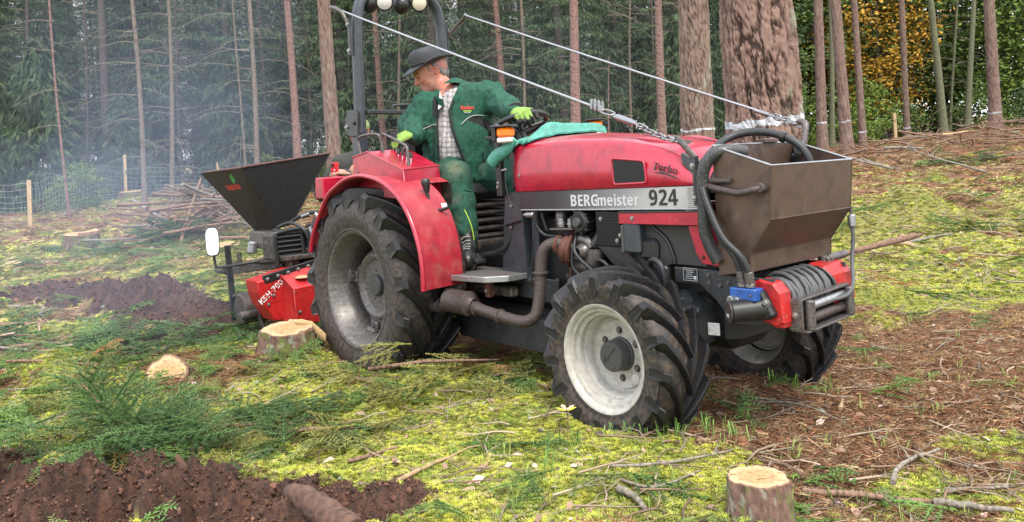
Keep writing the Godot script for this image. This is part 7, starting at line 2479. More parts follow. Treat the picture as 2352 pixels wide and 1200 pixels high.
func nets(bones: Array, cell: float, color: Callable, change = null) -> Dictionary:
	var lo := Vector3.ONE * 1e9
	var hi := -lo
	for B in bones:
		var r: float = maxf(B[2], B[3]) + 3.0 * cell
		for e in 2:
			var q: Vector3 = B[e]
			lo = lo.min(q - Vector3.ONE * r)
			hi = hi.max(q + Vector3.ONE * r)
	var nx := int((hi.x - lo.x) / cell) + 2
	var ny := int((hi.y - lo.y) / cell) + 2
	var nz := int((hi.z - lo.z) / cell) + 2
	var f := PackedFloat32Array()
	f.resize(nx * ny * nz)
	f.fill(1.0)
	for B in bones:
		var k: float = B[4]
		var r: float = maxf(B[2], B[3]) + k + 2.0 * cell
		var b0: Vector3 = ((B[0] as Vector3).min(B[1]) - Vector3.ONE * r - lo) / cell
		var b1: Vector3 = ((B[0] as Vector3).max(B[1]) + Vector3.ONE * r - lo) / cell
		var x0 := maxi(int(b0.x), 0)
		var y0 := maxi(int(b0.y), 0)
		var z0 := maxi(int(b0.z), 0)
		var x1 := mini(int(b1.x) + 1, nx)
		var y1 := mini(int(b1.y) + 1, ny)
		var z1 := mini(int(b1.z) + 1, nz)
		var a: Vector3 = B[0]
		var ba: Vector3 = B[1] - a
		var squash: bool = B.size() > 5
		var ax := Vector3.ZERO
		var sq := 0.0
		if squash:
			ax = B[5]
			sq = 1.0 / B[6] - 1.0
			ba += ax * (ba.dot(ax) * sq)
		var inv := 1.0 / maxf(ba.dot(ba), 1e-9)
		var ra: float = B[2]
		var rb: float = B[3]
		for z in range(z0, z1):
			for y in range(y0, y1):
				var o := (z * ny + y) * nx
				for x in range(x0, x1):
					var pa := lo + Vector3(x, y, z) * cell - a
					if squash:
						pa += ax * (pa.dot(ax) * sq)
					var h := clampf(pa.dot(ba) * inv, 0.0, 1.0)
					var e := (pa - ba * h).length() - ra - (rb - ra) * h
					var d := f[o + x]
					if e - d < k:
						var t := maxf(k - absf(d - e), 0.0) / k
						f[o + x] = minf(d, e) - t * t * k * 0.25
	if change != null:
		for z in nz:
			for y in ny:
				var o := (z * ny + y) * nx
				for x in nx:
					if f[o + x] < 0.04:
						f[o + x] = change.call(lo + Vector3(x, y, z) * cell, f[o + x])
	var id := PackedInt32Array()
	id.resize(f.size())
	id.fill(-1)
	var vs := PackedVector3Array()
	var cs := PackedColorArray()
	var sx := 1
	var sy := nx
	var sz := nx * ny
	var corner := [0, sx, sy, sx + sy, sz, sx + sz, sy + sz, sx + sy + sz]
	var off := [Vector3(0, 0, 0), Vector3(1, 0, 0), Vector3(0, 1, 0), Vector3(1, 1, 0), Vector3(0, 0, 1), Vector3(1, 0, 1), Vector3(0, 1, 1), Vector3(1, 1, 1)]
	var edges := [[0, 1], [2, 3], [4, 5], [6, 7], [0, 2], [1, 3], [4, 6], [5, 7], [0, 4], [1, 5], [2, 6], [3, 7]]
	for z in nz - 1:
		for y in ny - 1:
			for x in nx - 1:
				var o := z * sz + y * sy + x
				var v0 := f[o]
				if absf(v0) > 3.0 * cell:
					continue
				var neg := 0
				for c in corner:
					if f[o + c] < 0.0:
						neg += 1
				if neg == 0 or neg == 8:
					continue
				var s := Vector3.ZERO
				var n := 0
				for e in edges:
					var p: float = f[o + corner[e[0]]]
					var q: float = f[o + corner[e[1]]]
					if (p < 0.0) != (q < 0.0):
						s += (off[e[0]] as Vector3).lerp(off[e[1]], p / (p - q))
						n += 1
				id[o] = vs.size()
				var w := lo + (Vector3(x, y, z) + s / n) * cell
				vs.append(w)
				cs.append(color.call(w))
	var ix := PackedInt32Array()
	var ax3 := [[sx, sy, sz], [sy, sz, sx], [sz, sx, sy]]
	for z in range(1, nz - 1):
		for y in range(1, ny - 1):
			for x in range(1, nx - 1):
				var o := z * sz + y * sy + x
				if id[o] < 0:
					continue
				for t in ax3:
					var p := f[o] < 0.0
					if p == (f[o + t[0]] < 0.0):
						continue
					var a := id[o]
					var b := id[o - t[1]]
					var c := id[o - t[1] - t[2]]
					var d := id[o - t[2]]
					if a < 0 or b < 0 or c < 0 or d < 0:
						continue
					if p:
						ix.append_array([a, c, b, a, d, c])
					else:
						ix.append_array([a, b, c, a, c, d])
	return {"v": vs, "c": cs, "i": ix}


func net_mesh(list: Array) -> ArrayMesh:
	var vs := PackedVector3Array()
	var cs := PackedColorArray()
	var ix := PackedInt32Array()
	for d in list:
		var b := vs.size()
		vs.append_array(d.v)
		cs.append_array(d.c)
		for i in d.i:
			ix.append(i + b)
	var ns := PackedVector3Array()
	ns.resize(vs.size())
	for i in range(0, ix.size(), 3):
		var n := (vs[ix[i + 2]] - vs[ix[i]]).cross(vs[ix[i + 1]] - vs[ix[i]])
		for k in 3:
			ns[ix[i + k]] += n
	for i in ns.size():
		ns[i] = ns[i].normalized()
	var arr := []
	arr.resize(Mesh.ARRAY_MAX)
	arr[Mesh.ARRAY_VERTEX] = vs
	arr[Mesh.ARRAY_NORMAL] = ns
	arr[Mesh.ARRAY_COLOR] = cs
	arr[Mesh.ARRAY_INDEX] = ix
	var m := ArrayMesh.new()
	m.add_surface_from_arrays(Mesh.PRIMITIVE_TRIANGLES, arr)
	return m


func flat_color(c: Color) -> Callable:
	return func(_p: Vector3) -> Color: return c


# a head in its own axes: x to its left, y up, z forward; returns bones for placing by xf
func head_bones() -> Array:
	var b := []
	b.append([Vector3(0, 0.035, -0.035), Vector3(0, 0.042, 0.02), 0.083, 0.078, 0.03])
	b.append([Vector3(0, 0.0, 0.030), Vector3(0, -0.055, 0.036), 0.064, 0.050, 0.03])
	for s: float in [-1.0, 1.0]:
		b.append([Vector3(s * 0.052, -0.045, -0.01), Vector3(s * 0.020, -0.090, 0.060), 0.030, 0.024, 0.03])
		b.append([Vector3(s * 0.034, -0.020, 0.060), Vector3(s * 0.040, -0.040, 0.048), 0.029, 0.026, 0.02])
		b.append([Vector3(s * 0.010, 0.030, 0.088), Vector3(s * 0.042, 0.028, 0.070), 0.012, 0.012, 0.018])
		b.append([Vector3(s * 0.031, 0.008, 0.078), Vector3(s * 0.031, 0.006, 0.078), 0.0135, 0.0135, 0.006])
		b.append([Vector3(s * 0.009, -0.033, 0.096), Vector3(s * 0.011, -0.035, 0.092), 0.0085, 0.0085, 0.008])
		# ear
		var ear := [Vector3(0.079, 0.030, -0.004), Vector3(0.086, 0.036, -0.018), Vector3(0.090, 0.022, -0.032), Vector3(0.087, -0.004, -0.028), Vector3(0.081, -0.028, -0.012), Vector3(0.077, -0.030, -0.003)]
		for i in 5:
			var p: Vector3 = ear[i]
			var q: Vector3 = ear[i + 1]
			b.append([Vector3(p.x * s, p.y, p.z), Vector3(q.x * s, q.y, q.z), 0.0065, 0.0065, 0.006])
		b.append([Vector3(s * 0.075, 0.0, -0.012), Vector3(s * 0.078, 0.012, -0.018), 0.014, 0.012, 0.008])
	b.append([Vector3(0, 0.018, 0.092), Vector3(0, -0.030, 0.112), 0.0095, 0.0125, 0.014])
	b.append([Vector3(-0.016, -0.0575, 0.088), Vector3(0.016, -0.0575, 0.088), 0.0075, 0.0075, 0.008])
	b.append([Vector3(-0.013, -0.0685, 0.086), Vector3(0.013, -0.0685, 0.086), 0.008, 0.008, 0.008])
	b.append([Vector3(0, -0.098, 0.072), Vector3(0, -0.094, 0.066), 0.021, 0.022, 0.02])
	b.append([Vector3(0, -0.07, 0.02), Vector3(0, -0.105, 0.03), 0.045, 0.028, 0.03])
	return b


func head_color(q: Vector3, grey: Color) -> Color:
	var c := Color(0.58, 0.285, 0.205)
	var n := n_mid.get_noise_3d(q.x * 30.0, q.y * 30.0, q.z * 30.0)
	c = c.lerp(Color(0.44, 0.17, 0.12), clampf(0.3 + n, 0.0, 1.0) * 0.6)
	var cheek := Vector3(absf(q.x) - 0.048, q.y + 0.028, q.z - 0.062).length()
	c = c.lerp(Color(0.50, 0.14, 0.105), clampf(1.0 - cheek / 0.045, 0.0, 1.0) * 0.7)
	if q.z > 0.10 and q.y < -0.015:
		c = c.lerp(Color(0.48, 0.13, 0.10), 0.6)
	if absf(q.x) > 0.078:
		c = c.lerp(Color(0.52, 0.15, 0.11), 0.6)
	var lip := Vector2(q.x * 0.7, q.y + 0.063)
	if q.z > 0.075 and lip.length() < 0.014:
		c = Color(0.40, 0.12, 0.10)
	if q.z > 0.075 and absf(q.y + 0.063) < 0.0022 and absf(q.x) < 0.022:
		c = Color(0.16, 0.05, 0.04)
	var eye := Vector2(absf(q.x) - 0.031, (q.y - 0.004) * 1.8)
	if q.z > 0.06 and eye.length() < 0.016:
		c = c.lerp(Color(0.33, 0.13, 0.10), 0.75)
	if q.z > 0.06 and absf(q.y - 0.001 + absf(absf(q.x) - 0.031) * 0.15) < 0.0022 and absf(absf(q.x) - 0.031) < 0.014:
		c = Color(0.06, 0.035, 0.03)
	if q.z > 0.05 and absf(q.y - 0.034) < 0.005 and absf(absf(q.x) - 0.032) < 0.018:
		c = c.lerp(grey, 0.8)
	# beard shadow
	if q.y < -0.05 and q.z > 0.0:
		c = c.lerp(Color(0.36, 0.20, 0.165), 0.4)
	return c


func turned(bones: Array, xf: Transform3D) -> Array:
	var out := []
	for B in bones:
		var n: Array = B.duplicate()
		n[0] = xf * (B[0] as Vector3)
		n[1] = xf * (B[1] as Vector3)
		out.append(n)
	return out


# a hand: wrist, direction of the fingers, back-of-hand normal, thumb side, curl of the joints
func hand_bones(wrist: Vector3, fwd: Vector3, back: Vector3, thumb: float, curl: Array, size := 1.0) -> Array:
	var F := fwd.normalized()
	var N := (back - F * back.dot(F)).normalized()
	var R := F.cross(N) * thumb
	var b := []
	var pal := wrist + F * 0.05 * size
	b.append([wrist, pal, 0.031 * size, 0.036 * size, 0.02, N, 0.62])
	for i in 4:
		var o := 0.031 - 0.0205 * i
		var k: Vector3 = wrist + F * (0.092 - 0.004 * absf(i - 1.3)) * size + R * o * size
		b.append([wrist + F * 0.03 * size + R * o * 0.7 * size, k, 0.015 * size, 0.0125 * size, 0.012])
		var l: float = [0.078, 0.088, 0.082, 0.064][i] * size
		var d := F
		var p := k
		var parts_ := [0.46, 0.31, 0.23]
		for j in 3:
			d = d.rotated(F.cross(N).normalized(), -curl[j] * (1.0 + 0.06 * i))
			var e: Vector3 = p + d * l * parts_[j]
			b.append([p, e, (0.0108 - 0.0008 * j) * size, (0.0102 - 0.0008 * j) * size, 0.004])
			p = e
	var t0 := wrist + F * 0.028 * size + R * 0.026 * size
	var t1 := t0 + (F * 0.6 + R * 0.75 - N * 0.35).normalized() * 0.042 * size
	var t2 := t1 + (F * 0.85 + R * 0.15 - N * 0.6).normalized() * 0.032 * size
	var t3 := t2 + (F * 0.8 - R * 0.15 - N * 0.7).normalized() * 0.025 * size
	b.append([t0, t1, 0.016 * size, 0.0135 * size, 0.010])
	b.append([t1, t2, 0.0125 * size, 0.0115 * size, 0.005])
	b.append([t2, t3, 0.0115 * size, 0.0095 * size, 0.004])
	return b


func glove(called: String, parent: Node3D, wrist: Vector3, fwd: Vector3, back: Vector3, thumb: float, curl: Array) -> void:
	var hb := hand_bones(wrist, fwd, back, thumb, curl, 1.17)
	var F := fwd.normalized()
	var N := (back - F * back.dot(F)).normalized()
	hb.append([wrist - F * 0.006, wrist + F * 0.01, 0.036, 0.034, 0.012, N, 0.8])
	var col := func(p: Vector3) -> Color:
		var q := p - wrist
		var up := q.dot(N) + 0.12 * maxf(q.dot(F) - 0.11, 0.0) * 8.0
		var n := n_fine.get_noise_3d(p.x * 12.0, p.y * 12.0, p.z * 12.0) * 0.006
		return Color(0.22, 0.36, 0.065) if up + n > -0.004 and q.dot(F) < 0.145 else Color(0.020, 0.023, 0.018)
	part(called, net_mesh([nets(hb, 0.0042, col)]), mats.glove_tinted, parent)


func boot(parent: Node3D, ankle: Vector3, heel: Vector3, toe: Vector3, laces := true) -> void:
	var d := (toe - heel).normalized()
	var shaft := (ankle - heel).normalized()
	var side := d.cross(shaft).normalized()
	var up := side.cross(d).normalized()
	var b := [[ankle + shaft * 0.03, heel + up * 0.055 + d * 0.012, 0.052, 0.045, 0.03], [heel + up * 0.045 + d * 0.03, toe - d * 0.05 + up * 0.028, 0.043, 0.040, 0.03], [toe - d * 0.06 + up * 0.022, toe - d * 0.030 + up * 0.018, 0.046, 0.036, 0.02], [heel + up * 0.03, heel + up * 0.06, 0.036, 0.038, 0.02]]
	var o := holder("boot", parent)
	part("upper", net_mesh([nets(b, 0.006, flat_color(Color(1, 1, 1)))]), mats.boot, o)
	var sole := []
	for i in 9:
		var t := i / 8.0
		sole.append(heel - d * 0.03 + d * ((toe - heel).length() + 0.025) * t - up * 0.008 + up * 0.02 * pow(t, 4.0))
	part("sole", sole_mesh(sole, side, up), mats.black_plastic, o)
	if laces:
		for i in 5:
			var t := i / 4.0
			var p := (heel + up * 0.105 + d * 0.055).lerp(toe - d * 0.085 + up * 0.070, t) + (shaft * 0.03 * (1.0 - t))
			var q := snap(p + (up + d).normalized() * 0.08, -(up + d).normalized(), b)
			part("lace", tube_mesh([q - side * 0.024 - up * 0.006, q + (up + d) * 0.003, q + side * 0.024 - up * 0.006 + d * 0.012], 0.0028, 5), mats.lace, o)
		var q0 := snap(heel + up * 0.2 + d * 0.12, -(up + d).normalized(), b)
		part("lace_bow", tube_mesh(curve([q0 - side * 0.03, q0 + up * 0.012 + d * 0.01, q0 + side * 0.028, q0 + side * 0.015 - up * 0.03 + d * 0.02], 4), 0.0026, 5), mats.lace, o)


func sole_mesh(pts: Array, side: Vector3, up: Vector3) -> SurfaceTool:
	var st := S()
	var w := [0.022, 0.037, 0.038, 0.034, 0.036, 0.043, 0.046, 0.040, 0.018]
	for i in pts.size() - 1:
		var a: Vector3 = pts[i]
		var b: Vector3 = pts[i + 1]
		hexa(st, [a - side * w[i] - up * 0.014, a + side * w[i] - up * 0.014, b + side * w[i + 1] - up * 0.014, b - side * w[i + 1] - up * 0.014, a - side * w[i] + up * 0.012, a + side * w[i] + up * 0.012, b + side * w[i + 1] + up * 0.012, b - side * w[i + 1] + up * 0.012])
	return st


func felt_hat(parent: Node3D, xf: Transform3D) -> void:
	# x left, y up, z forward
	var st := S()
	var n := 64
	var rings := []
	var prof := [[1.00, 0.0, 1], [0.96, 0.004, 1], [0.85, 0.003, 1], [0.72, 0.004, 1], [0.60, 0.010, 1], [0.585, 0.025, 1], [0.57, 0.055, 1], [0.53, 0.085, 1], [0.47, 0.101, 1], [0.39, 0.109, 1], [0.29, 0.106, 1], [0.20, 0.098, 1], [0.0, 0.092, 1]]
	for p in prof:
		var ring := []
		for k in n:
			var a := TAU * k / n
			var x: float = sin(a) * p[0] * 0.150
			var z: float = cos(a) * p[0] * 0.176
			var y: float = p[1]
			if p[0] > 0.61:
				var f: float = (p[0] - 0.61) / 0.39
				y += f * f * (0.034 * pow(absf(sin(a)), 3.0) - 0.022 * maxf(cos(a), 0.0) - 0.004 * maxf(-cos(a), 0.0)) + 0.004 * f * sin(a * 3.0 + 1.0)
			else:
				y -= 0.026 * exp(-x * x / 0.0009) * smoothstep(0.085, 0.112, p[1]) 
				y += 0.010 * smoothstep(0.05, 0.11, p[1]) * (z / 0.1)
				x *= 1.0 - 0.14 * smoothstep(0.02, 0.1, z) * smoothstep(0.05, 0.1, p[1])
				x += n_mid.get_noise_3d(x * 14.0, y * 14.0, z * 14.0) * 0.004
				y += n_mid.get_noise_3d(x * 14.0 + 9.0, y * 14.0, z * 14.0) * 0.004
			ring.append(Vector3(x, y, z))
		rings.append(ring)
	for i in rings.size() - 1:
		for k in n:
			var j := (k + 1) % n
			quad(st, rings[i][k], rings[i + 1][k], rings[i + 1][j], rings[i][j])
	# underside of the brim
	var under := []
	for i in 5:
		var ring := []
		for k in n:
			ring.append(rings[i][k] - Vector3(0, 0.004, 0))
		under.append(ring)
	for i in 4:
		for k in n:
			var j := (k + 1) % n
			quad(st, under[i][k], under[i][j], under[i + 1][j], under[i + 1][k])
	for k in n:
		var j := (k + 1) % n
		quad(st, under[0][k], rings[0][k], rings[0][j], under[0][j])
	var h := part("hat", st, mats.felt, parent, xf)
	var band := []
	for k in n + 1:
		var p: Vector3 = rings[5][k % n]
		band.append(Vector3(p.x * 1.012, 0.024, p.z * 1.012))
	part("hat_band", tube_mesh(band, 0.009, 6, false, 0.25), mats.hat_band, h)
	var welt := []
	for k in n + 1:
		welt.append(rings[0][k % n] - Vector3(0, 0.002, 0))
	part("brim_edge", tube_mesh(welt, 0.0032, 6, false), mats.hat_band, h)


func build_driver() -> void:
	var D := thing("person", "driver in green jacket and trousers, black hat and lime gloves, looking back from the seat", "person")
	D.transform = tractor_frame()
	var pel := Vector3(0.10, 1.13, 0.02)
	var shR := Vector3(0.005, 1.568, 0.15)
	var shL := Vector3(0.262, 1.612, -0.118)
	var elR := Vector3(-0.175, 1.455, 0.16)
	var wrR := Vector3(0.110, 1.392, 0.320)
	var elL := Vector3(0.50, 1.515, -0.06)
	var wrL := Vector3(0.685, 1.478, 0.030)
	var hipR := Vector3(0.06, 1.115, 0.10)
	var knR := Vector3(0.335, 1.125, 0.22)
	var anR := Vector3(0.500, 0.790, 0.275)
	var hipL := Vector3(0.13, 1.115, -0.08)
	var knL := Vector3(0.52, 1.13, -0.10)
	var anL := Vector3(0.66, 0.76, -0.11)
	var hd := Vector3(-0.045, 1.775, 0.088)
	var U := Vector3(0.08, 1, 0.0).normalized()
	var sraw := (shL - shR).normalized()
	var sd := (sraw - U * sraw.dot(U)).normalized()
	var F := sd.cross(U).normalized()
	var mid := (shR + shL) * 0.5
	# head frame: he looks back over his right shoulder and down
	var f := Vector3(-0.37, -0.35, 0.88).normalized()
	var lft := Vector3.UP.cross(f).normalized()
	lft = (lft + Vector3(0, -0.10, 0)).normalized()
	var up := f.cross(lft).normalized()
	lft = up.cross(f).normalized()
	var HX := Transform3D(Basis(lft, up, f).scaled(Vector3.ONE * 0.98), hd)
	var inv := HX.affine_inverse()
	var grey := Color(0.16, 0.15, 0.14)
	var body := [
		[pel, pel + U * 0.2, 0.125, 0.13, 0.05, F, 0.75], [pel + U * 0.2, mid - U * 0.1, 0.13, 0.15, 0.05, F, 0.7], [shR, shL, 0.055, 0.055, 0.05],
		[shR, elR, 0.045, 0.038, 0.03], [elR, wrR, 0.036, 0.018, 0.03], [shL, elL, 0.045, 0.038, 0.03], [elL, wrL, 0.036, 0.027, 0.03],
		[hipR, knR, 0.075, 0.055, 0.04], [knR, anR, 0.052, 0.035, 0.03], [hipL, knL, 0.075, 0.055, 0.04], [knL, anL, 0.052, 0.035, 0.03],
		[anR, Vector3(0.575, 0.72, 0.31), 0.032, 0.028, 0.02], [anL, Vector3(0.74, 0.70, -0.10), 0.032, 0.028, 0.02],
		[wrR, wrR + Vector3(-0.012, -0.01, 0.025), 0.018, 0.016, 0.02], [wrL, wrL + Vector3(0.025, -0.005, 0.012), 0.02, 0.016, 0.02],
		[mid + F * 0.01, hd - up * 0.07 - f * 0.02, 0.062, 0.054, 0.05]]
	var head := turned(head_bones(), HX)
	head.append([mid + U * 0.01 + F * 0.02, hd - up * 0.06 - f * 0.02, 0.064, 0.056, 0.03])
	var hc := func(p: Vector3) -> Color:
		return head_color(inv * p, grey)
	part("body", net_mesh([nets(body, 0.016, flat_color(Color(0.50, 0.235, 0.165))), nets(head, 0.0042, hc)]), mats.skin_tinted, D)
	# hair below the hat
	var hb := [[Vector3(0, 0.020, -0.065), Vector3(0, -0.025, -0.072), 0.056, 0.042, 0.03]]
	for s: float in [-1.0, 1.0]:
		hb.append([Vector3(s * 0.070, 0.045, -0.022), Vector3(s * 0.058, -0.020, -0.062), 0.022, 0.020, 0.02])
		hb.append([Vector3(s * 0.074, 0.050, 0.022), Vector3(s * 0.0745, 0.020, 0.020), 0.010, 0.008, 0.01])
	var hair_change := func(p: Vector3, d: float) -> float:
		return d + n_fine.get_noise_3d(p.x * 9.0, p.y * 3.0, p.z * 9.0) * 0.004
	part("hair", net_mesh([nets(turned(hb, HX), 0.005, flat_color(Color.WHITE), hair_change)]), mats.grey_hair, D)
	felt_hat(D, HX * Transform3D(Basis(Vector3.RIGHT, 0.0), Vector3(0, 0.060, 0.0)))
	# checked shirt and its collar
	var shirt := [[pel + U * 0.02, pel + U * 0.2, 0.155, 0.162, 0.05, F, 0.88], [pel + U * 0.2, mid - U * 0.10, 0.165, 0.155, 0.06, F, 0.74], [shR.lerp(shL, 0.25), shR.lerp(shL, 0.7), 0.05, 0.05, 0.05], [mid - U * 0.06 + F * 0.03, mid + U * 0.02 + F * 0.02, 0.085, 0.072, 0.04]]
	var plaid := func(p: Vector3) -> Color:
		var q: Vector3 = p - pel
		var s := fposmod(q.dot(sd), 0.030)
		var v := fposmod(q.dot(U), 0.030)
		var c := Color(0.62, 0.58, 0.55)
		if s < 0.008:
			c = c * Color(0.52, 0.54, 0.62)
		if v < 0.008:
			c = c * Color(0.55, 0.56, 0.62)
		c.a = 1.0
		return c
	var crease := func(p: Vector3, d: float) -> float:
		return d + n_mid.get_noise_3d(p.x * 5.0, p.y * 3.0 + 4.0, p.z * 5.0) * 0.008
	part("shirt", net_mesh([nets(shirt, 0.0075, plaid, crease)]), mats.cloth_tinted, D)
	for s: float in [-1.0, 1.0]:
		var c0: Vector3 = mid + U * 0.055 + F * 0.045 + sd * (-0.045 + s * 0.065)
		var c1: Vector3 = mid - U * 0.025 + F * 0.105 + sd * (-0.055 + s * 0.022)
		var c2: Vector3 = mid - U * 0.055 + F * 0.115 + sd * (-0.055 + s * 0.055)
		var c3: Vector3 = mid + U * 0.035 + F * 0.01 + sd * (-0.035 + s * 0.092)
		var st := S()
		hexa(st, [c0, c1, c2, c3, c0 + F * 0.006 + U * 0.004, c1 + F * 0.006, c2 + F * 0.006, c3 + sd * s * 0.006 + U * 0.004])
		part("shirt_collar", st, mats.shirt_white, D)
	# jacket, open at the front
	var jack := [
		[pel + U * 0.01, pel + U * 0.2, 0.205, 0.205, 0.06, F, 0.86], [pel + U * 0.18, mid - U * 0.09, 0.205, 0.188, 0.06, F, 0.76], [shR + sd * 0.01, shL - sd * 0.01, 0.076, 0.078, 0.07],
		[shR, elR, 0.082, 0.078, 0.05], [shR.lerp(elR, 0.3), wrR.lerp(elR, 0.3), 0.072, 0.066, 0.06], [elR, wrR - (wrR - elR).normalized() * 0.025, 0.072, 0.060, 0.04], [shL, elL, 0.073, 0.062, 0.05], [elL, wrL - (wrL - elL).normalized() * 0.03, 0.066, 0.053, 0.04],
		[mid - U * 0.02 + F * 0.015 - sd * 0.03, mid + U * 0.055 + F * 0.01 - sd * 0.04, 0.092, 0.086, 0.04]]
	var left_edge := [-0.2, -0.105, 0.0, -0.105, 0.12, -0.100, 0.25, -0.105, 0.38, -0.118, 0.46, -0.120, 0.56, -0.105, 0.8, -0.10]
	var right_edge := [-0.2, 0.10, 0.0, 0.075, 0.07, 0.055, 0.2, 0.005, 0.30, -0.030, 0.40, -0.052, 0.46, -0.028, 0.56, 0.015, 0.8, 0.03]
	var open := func(p: Vector3, d: float) -> float:
		var q: Vector3 = p - pel
		d += n_mid.get_noise_3d(p.x * 3.2 + 3.0, p.y * 2.2, p.z * 3.2) * 0.016 + n_mid.get_noise_3d(p.x * 8.0, p.y * 5.0, p.z * 8.0) * 0.010 - 0.009 * (1.0 - absf(n_mid.get_noise_3d(p.x * 4.0 + p.y * 3.0, p.y * 2.0 - 7.0, p.z * 4.0)) * 4.0) * smoothstep(0.14, 0.24, absf((p - pel).dot(sd)))
		var v: float = q.dot(U)
		var ff: float = q.dot(F)
		var s: float = q.dot(sd)
		# hollow: the neck hole and the hem
		d = maxf(d, -0.004 - v)
		if v > 0.48:
			var axn: Vector3 = (hd - mid).normalized()
			if (p - mid - axn * 0.05).slide(axn).length() < 0.12:
				d = maxf(d, (p - mid).dot(axn) - 0.105)
		if ff > 0.0 and v < 0.56:
			var w := maxf(lerp_list(v, left_edge) - s, s - lerp_list(v, right_edge))
			d = maxf(d, -w)
		# inside of the coat
		var inner := field_at(p, shirt)
		if v < 0.5 and inner < 0.01 and ff > 0.0:
			d = maxf(d, 0.004 - inner)
		if v > 0.47:
			var ax: Vector3 = (hd - mid).normalized()
			var r: Vector3 = p - mid - F * 0.015 + sd * 0.03
			r -= ax * r.dot(ax)
			d = maxf(d, 0.070 - r.length())
		return d
	var jcol := func(p: Vector3) -> Color:
		var q: Vector3 = p - pel
		var v: float = q.dot(U)
		var s: float = q.dot(sd)
		var ff: float = q.dot(F)
		var g := Color(0.008, 0.085, 0.050)
		var n := n_mid.get_noise_3d(p.x * 2.0, p.y * 2.0, p.z * 2.0)
		g = g.lerp(Color(0.010, 0.105, 0.062), clampf(0.5 + n, 0.0, 1.0))
		if ff > 0.02:
			var rs := s - lerp_list(v, right_edge)
			var ls := lerp_list(v, left_edge) - s
			if v < 0.47 and (absf(rs) < 0.010 or absf(ls) < 0.010):
				g = Color(0.012, 0.016, 0.016)
			# black yoke panels under the piping
			var arc := 0.372 - pow(s - 0.09, 2.0) * 3.5
			if s > 0.075 and s < 0.20 and v < arc and v > arc - 0.035 - (s - 0.075) * 0.25 and (p - elL).length() > 0.17:
				g = Color(0.012, 0.016, 0.018)
			var arc2 := 0.315 - pow(s + 0.16, 2.0) * 3.0
			if s < -0.115 and s > -0.19 and v < arc2 and v > arc2 - 0.025:
				g = Color(0.012, 0.016, 0.018)
			if v > 0.36 and ls > 0.0 and ls < 0.026 and v < 0.49:
				g = Color(0.010, 0.013, 0.014)
		var e := field_at(p, shirt)
		if ff > 0.0 and v < 0.48 and e < 0.012 and s < lerp_list(v, right_edge) + 0.02 and s > lerp_list(v, left_edge) - 0.02:
			g = Color(0.010, 0.013, 0.014)
		return g
	var coat := part("jacket", net_mesh([nets(jack, 0.0085, jcol, open)]), mats.cloth_tinted, D)
	var on := func(s: float, v: float) -> Vector3:
		return snap(pel + sd * s + U * v + F * 0.35, -F, jack) + F * 0.004
	# piping, zips, chest print
	var lines := [[0.035, 0.320, 0.055, 0.342, 0.08, 0.362, 0.11, 0.372, 0.15, 0.372, 0.185, 0.366], [-0.118, 0.318, -0.14, 0.315, -0.165, 0.305, -0.185, 0.292]]
	for l in lines:
		var pts := []
		for i in range(0, l.size(), 2):
			pts.append(on.call(l[i], l[i + 1]))
		part("piping", tube_mesh(curve(pts, 4), 0.0028, 5), mats.piping_grey, coat)
	for l in [[-0.128, 0.275, -0.130, 0.18, -0.128, 0.115], [0.165, 0.345, 0.195, 0.26, 0.205, 0.19], [0.160, 0.155, 0.165, 0.095, 0.165, 0.05]]:
		var pts := []
		for i in range(0, l.size(), 2):
			pts.append(on.call(l[i], l[i + 1]))
		part("zip", tube_mesh(curve(pts, 4), 0.0042, 5), mats.zip_black, coat)
	var hem := []
	for i in 12:
		var v := 0.46 - i * 0.038
		hem.append(on.call(lerp_list(v, right_edge) + 0.016, v) + F * 0.001)
	part("front_zip", tube_mesh(hem, 0.0045, 5), mats.zip_black, coat)
	var at: Vector3 = on.call(0.068, 0.412)
	var n1: Vector3 = ((on.call(0.09, 0.412) as Vector3) - at).normalized()
	var u1: Vector3 = ((on.call(0.068, 0.43) as Vector3) - at).normalized()
	var lb := Basis(n1, u1, n1.cross(u1).normalized())
	lb = lb.orthonormalized()
	text("lettering", "Bader", 0.021, mats.red_print, coat, Transform3D(lb, at + F * 0.004 + u1 * 0.006), "Droid Sans", 800)
	part("print_line", box_mesh(Vector3.ZERO, Vector3(0.05, 0.005, 0.002), 0.0005), mats.piping_lime, coat, Transform3D(lb, at + F * 0.004 - u1 * 0.014))
	part("print_line", box_mesh(Vector3.ZERO, Vector3(0.04, 0.004, 0.002), 0.0005), mats.piping_grey, coat, Transform3D(lb, at + F * 0.004 - u1 * 0.024))
	# stand-up collar leaves
	for q in [[-1.0, 0.0], [1.0, 0.0]]:
		var s: float = q[0]
		var st := S()
		var pts0 := []
		var pts1 := []
		for i in 7:
			var t := i / 6.0
			var ang := lerpf(0.35, 2.3, t)
			var r := 0.098 + 0.02 * (1.0 - t)
			var ctr := mid + F * 0.012 - sd * 0.035 + U * (0.035 - 0.045 * (1.0 - t))
			var o: Vector3 = ctr + F * cos(ang) * r + sd * s * sin(ang) * r
			pts0.append(o - U * 0.03)
			pts1.append(o + U * 0.045 * (0.35 + 0.65 * t) + (F * cos(ang) + sd * s * sin(ang)) * 0.016)
		for i in 6:
			var w: Vector3 = (pts0[i] - mid).slide(U).normalized() * -0.006
			hexa(st, [pts0[i], pts0[i + 1], pts0[i + 1] + w, pts0[i] + w, pts1[i], pts1[i + 1], pts1[i + 1] + w, pts1[i] + w])
		part("collar", st, mats.jacket_green, coat)
